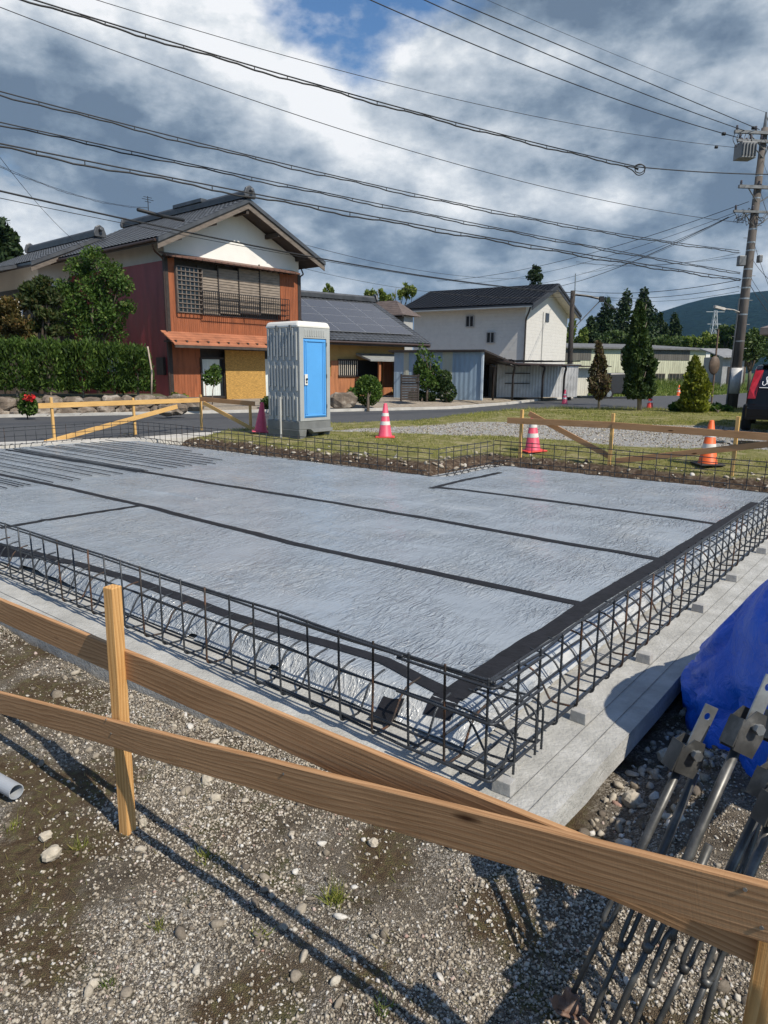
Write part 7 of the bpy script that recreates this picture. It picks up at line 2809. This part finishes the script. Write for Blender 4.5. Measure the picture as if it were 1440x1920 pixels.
# ================================================================== NEAR RIGHT: TARP, PANELS, PROPS; NEAR LEFT: PIPE
mt, t, bs = nodes('blue_tarpaulin')
v = coords(t, 'Object')
t.links.new(ramp(t, noise(t, v, 1.6, 4), [(0.3, (0.006, 0.085, 0.55)), (0.7, (0.012, 0.14, 0.74))]), bs.inputs['Base Color'])
bs.inputs['Roughness'].default_value = 0.38
bs.inputs['Specular IOR Level'].default_value = 0.5
vo = mk(t, 'ShaderNodeTexVoronoi', feature='SMOOTH_F1')
vo.inputs['Scale'].default_value = 7
t.links.new(coords(t, 'Object', (1, 1, 0.6)), vo.inputs['Vector'])
bump(t, bs, mth(t, 'ADD', vo.outputs['Distance'], mth(t, 'MULTIPLY', noise(t, v, 9, 4, 0.6, 1.5), 0.5)), 0.6, 0.06)
tc_ = np.array([2.60, 2.90, 0])


def tarp_fn(u, h):
    """blocky pile under a sheet: u angle, h 0 at the ground to 1 at the crown, lower towards the far end"""
    rad = (1 - min(h, 1) ** 5) ** 0.5
    k = (abs(math.cos(u)) ** 3.2 + abs(math.sin(u)) ** 3.2) ** (-1 / 3.2)
    fold = 0.035 * math.sin(u * 9 + 2.5 * h) * (1 - h) + 0.02 * math.sin(u * 23 + 5 * h) * (1 - h)
    fold += 0.08 * (float(fbm(np.array([u * 2.1]), np.array([h * 3.0]), 9)[0]) - 0.5)
    cr = abs(float(fbm(np.array([u * 3.3 + h]), np.array([h * 4.5]), 19)[0]) - 0.5)
    fold -= 0.03 * math.exp(-(cr / 0.035) ** 2)
    x = tc_[0] + math.cos(u) * 1.05 * k * (rad * (1 + fold))
    y = tc_[1] + math.sin(u) * 0.98 * k * (rad * (1 + fold))
    top = 1.42 - 0.86 * float(sstep(np.array(y), 2.35, 3.75)) + 0.05 * math.sin(3 * x) - 0.05 * math.exp(-(cr / 0.03) ** 2)
    zb = gz((x, y)) - 0.02
    return (x, y, zb + top * h)


mb = MB()
mb.grid(tarp_fn, np.linspace(0, 2 * math.pi, 145), np.linspace(0, 1, 40))
tag(mb.build('tarpaulin', mt, smooth=True), 'bright blue tarpaulin heaped over a pile at the right edge', 'tarpaulin')
# grey formwork panels standing in front of the pile, mostly outside the frame
PANEL = M('grey_form_panel', (0.28, 0.285, 0.285), 0.55, 5, 0.2, metal=0.3)
g0 = gnd(1405, 1440, -0.36)
g0[2] = gz(g0)
pd, pnn = hd(104), hd(14)
fp_ = thing('form_panel', 'grey steel formwork panel standing before the blue tarpaulin', 'panel', tuple(g0))
lean_ = UP * 1.0 + pnn * 0.20
lean_ = lean_ / np.linalg.norm(lean_)
nn4 = np.cross(pd, lean_)
mb = MB()
mb.box(g0 + pd * 0.55 + lean_ * 0.25, pd, lean_, nn4, 1.1, 0.5, 0.012)
mb.build('face', PANEL, fp_)
for k in range(2):
    mb = MB()
    mb.box(g0 + pd * (0.012 + k * 1.08) + lean_ * 0.25 + nn4 * 0.03, pd, lean_, nn4, 0.022, 0.5, 0.06)
    mb.build('edge_rib', PANEL, fp_)
mb = MB()
for z in (0.015, 0.25, 0.485):
    mb.box(g0 + pd * 0.55 + lean_ * z + nn4 * 0.03, pd, lean_, nn4, 1.05, 0.022, 0.055)
mb.build('cross_ribs', PANEL, fp_)

PIPEM = M('dull_prop_steel', (0.075, 0.075, 0.072), 0.42, 12, 0.4, metal=0.4, c2=(0.17, 0.165, 0.155))
RUSTM = M('rusty_foot', (0.17, 0.10, 0.07), 0.8, 20, 0.5, c2=(0.34, 0.25, 0.20), metal=0.2)


def prop(label, foot_px, head_px, Yh, r=0.0115, bracket=1, zf=-0.285):
    f = gnd(foot_px[0], foot_px[1], zf)
    h = at(head_px[0], head_px[1], Yh)
    f[2] = gz(f) + 0.055
    d = h - f
    L = np.linalg.norm(d)
    d /= L
    s = np.cross(d, np.array([0, 1, 0.2]))
    s /= np.linalg.norm(s)
    w = np.cross(s, d)
    root = thing('push_pull_prop', label, 'steel prop', tuple(f), 'steel props leaning at the right')
    Q = lambda k, a=0, b=0: f + d * k * L + s * a + w * b
    mb = MB()
    mb.tube([Q(0.02), Q(0.20), Q(0.30)], r * 0.62, 8)
    mb.build('threaded_rod', PIPEM, root, smooth=True)
    mb = MB()
    for sg in (-1, 1):
        mb.tube(fillet([Q(0.29, 0, 0), Q(0.32, sg * r * 1.1, 0), Q(0.50, sg * r * 1.15, 0), Q(0.54, sg * r * 0.4, 0)], 0.02, 3), r * 0.55, 7)
    mb.tube([Q(0.285), Q(0.31)], [r * 1.0, r * 1.15], 10)
    mb.build('turnbuckle', PIPEM, root, smooth=True)
    mb = MB()
    mb.tube([Q(0.50), Q(0.53), Q(0.94)], [r * 1.05, r * 0.95, r * 0.95], 12)
    mb.build('upper_tube', PIPEM, root, smooth=True)
    mb = MB()
    mb.box(Q(0.0), s, w, d, 0.030, 0.034, 0.05)
    mb.tube([Q(-0.02, -0.038), Q(-0.02, 0.038)], 0.017, 12)
    mb.box(Q(-0.035), s, w, d, 0.075, 0.055, 0.006)
    mb.build('foot', RUSTM, root, bevel=0.003)
    if bracket:
        mb = MB()
        for sg in (-1, 1):
            mb.slab([Q(0.905, -0.030, sg * 0.022), Q(0.905, 0.030, sg * 0.022), Q(0.985, 0.036, sg * 0.022), Q(1.035, 0.012, sg * 0.022), Q(1.035, -0.020, sg * 0.022), Q(0.97, -0.036, sg * 0.022)], w * sg * 0.004)
        mb.box(Q(0.955, 0.034), s, w, d, 0.004, 0.05, 0.075)
        hb = mb.build('head_bracket', PIPEM, root)
        mb = MB()
        mb.tube([Q(0.99, 0, -0.04), Q(0.99, 0, 0.04)], 0.009, 10)
        mb.tube([Q(0.99, 0, -0.048), Q(0.99, 0, -0.036)], 0.014, 6)
        mb.build('bolt', GALV, hb)
        # bright plate with a hole
        mb = MB()
        pc_ = Q(1.05, -0.012, 0)
        na = 16
        hole = [pc_ + d * 0.055 + d * math.sin(k * 2 * math.pi / na) * 0.010 + s * math.cos(k * 2 * math.pi / na) * 0.010 for k in range(na)]
        outer = []
        for k in range(na):
            c_, s__ = math.cos(k * 2 * math.pi / na), math.sin(k * 2 * math.pi / na)
            m_ = max(abs(c_), abs(s__))
            outer.append(pc_ + d * (0.055 + s__ / m_ * (0.030 if s__ > 0 else 0.13)) + s * c_ / m_ * 0.019)
        th = w * 0.005
        allv = hole + outer + [p + th for p in hole] + [p + th for p in outer]
        fs = []
        for k in range(na):
            k2 = (k + 1) % na
            fs += [(k, k2, na + k2, na + k), (2 * na + k, 3 * na + k, 3 * na + k2, 2 * na + k2), (na + k, na + k2, 3 * na + k2, 3 * na + k), (k, 2 * na + k, 2 * na + k2, k2)]
        mb.add(allv, fs)
        mb.build('holed_plate', GALV, hb)
    return root


prop('steel prop furthest left, its bright holed plate turned up', (1066, 1900), (1292, 1400), 1.66)
prop('steel prop second from left, half hidden by the first', (1096, 1960), (1316, 1420), 1.70, bracket=0)
prop('long steel prop with its bracket before the blue tarpaulin', (1130, 1985), (1404, 1352), 1.62, r=0.013)
prop('thin steel prop fourth from left, below the brace board', (1168, 1990), (1340, 1560), 1.55, bracket=0)
prop('stout steel prop right of centre in the leaning bundle', (1205, 2000), (1452, 1455), 1.60, r=0.0125)
prop('short dark prop crossing behind the right stake', (1262, 2010), (1462, 1500), 1.50, r=0.0125)
prop('rightmost prop of the bundle, beside the right stake', (1300, 2010), (1470, 1340), 1.70, r=0.013)
# loose clamp heads resting on the long prop
# grey plastic pipe lying at the left
PVC = M('grey_pvc', (0.33, 0.35, 0.375), 0.4, 5, 0.08)
pe = gnd(30, 1478, -0.24)
pd_ = np.array([-0.72, 0.45, 0.03])
pd_ /= np.linalg.norm(pd_)
pe[2] = gz(pe) + 0.045
q = pe + pd_ * 1.6
q[2] = gz(q) + 0.05
ro, ri = 0.030, 0.0265
mb = MB()
x_ = (pe - q) / np.linalg.norm(pe - q)
y_ = np.cross(UP, x_)
y_ /= np.linalg.norm(y_)
z_ = np.cross(x_, y_)
vs = []
for c, r in ((q, ro), (pe, ro), (pe, ri), (q, ri)):
    for k in range(24):
        an = k * 2 * math.pi / 24
        vs.append(c + y_ * r * math.cos(an) + z_ * r * math.sin(an))
mb.add(vs, [(i * 24 + j, i * 24 + (j + 1) % 24, ((i + 1) % 4) * 24 + (j + 1) % 24, ((i + 1) % 4) * 24 + j) for i in range(4) for j in range(24)])
tag(mb.build('plastic_pipe', PVC, smooth=False), 'open end of a grey plastic pipe lying on the gravel at left', 'pipe')

# ------------------------------------------------------------------ the air
hz = bpy.data.materials.new('haze_air')
hz.use_nodes = True
ht = hz.node_tree
ht.nodes.remove(ht.nodes['Principled BSDF'])
pv = ht.nodes.new('ShaderNodeVolumePrincipled')
pv.inputs['Color'].default_value = (0.34, 0.64, 1.0, 1)
pv.inputs['Density'].default_value = 0.00006
ht.links.new(pv.outputs[0], ht.nodes['Material Output'].inputs['Volume'])
mb = MB()
mb.bx(-2420, 2420, -310, 3300, -12, 330)
hzo = mb.build('haze', hz)
hzo['kind'] = 'stuff'
hzo['label'] = 'thin bluish haze lying before the distant mountain'
hzo['category'] = 'haze'
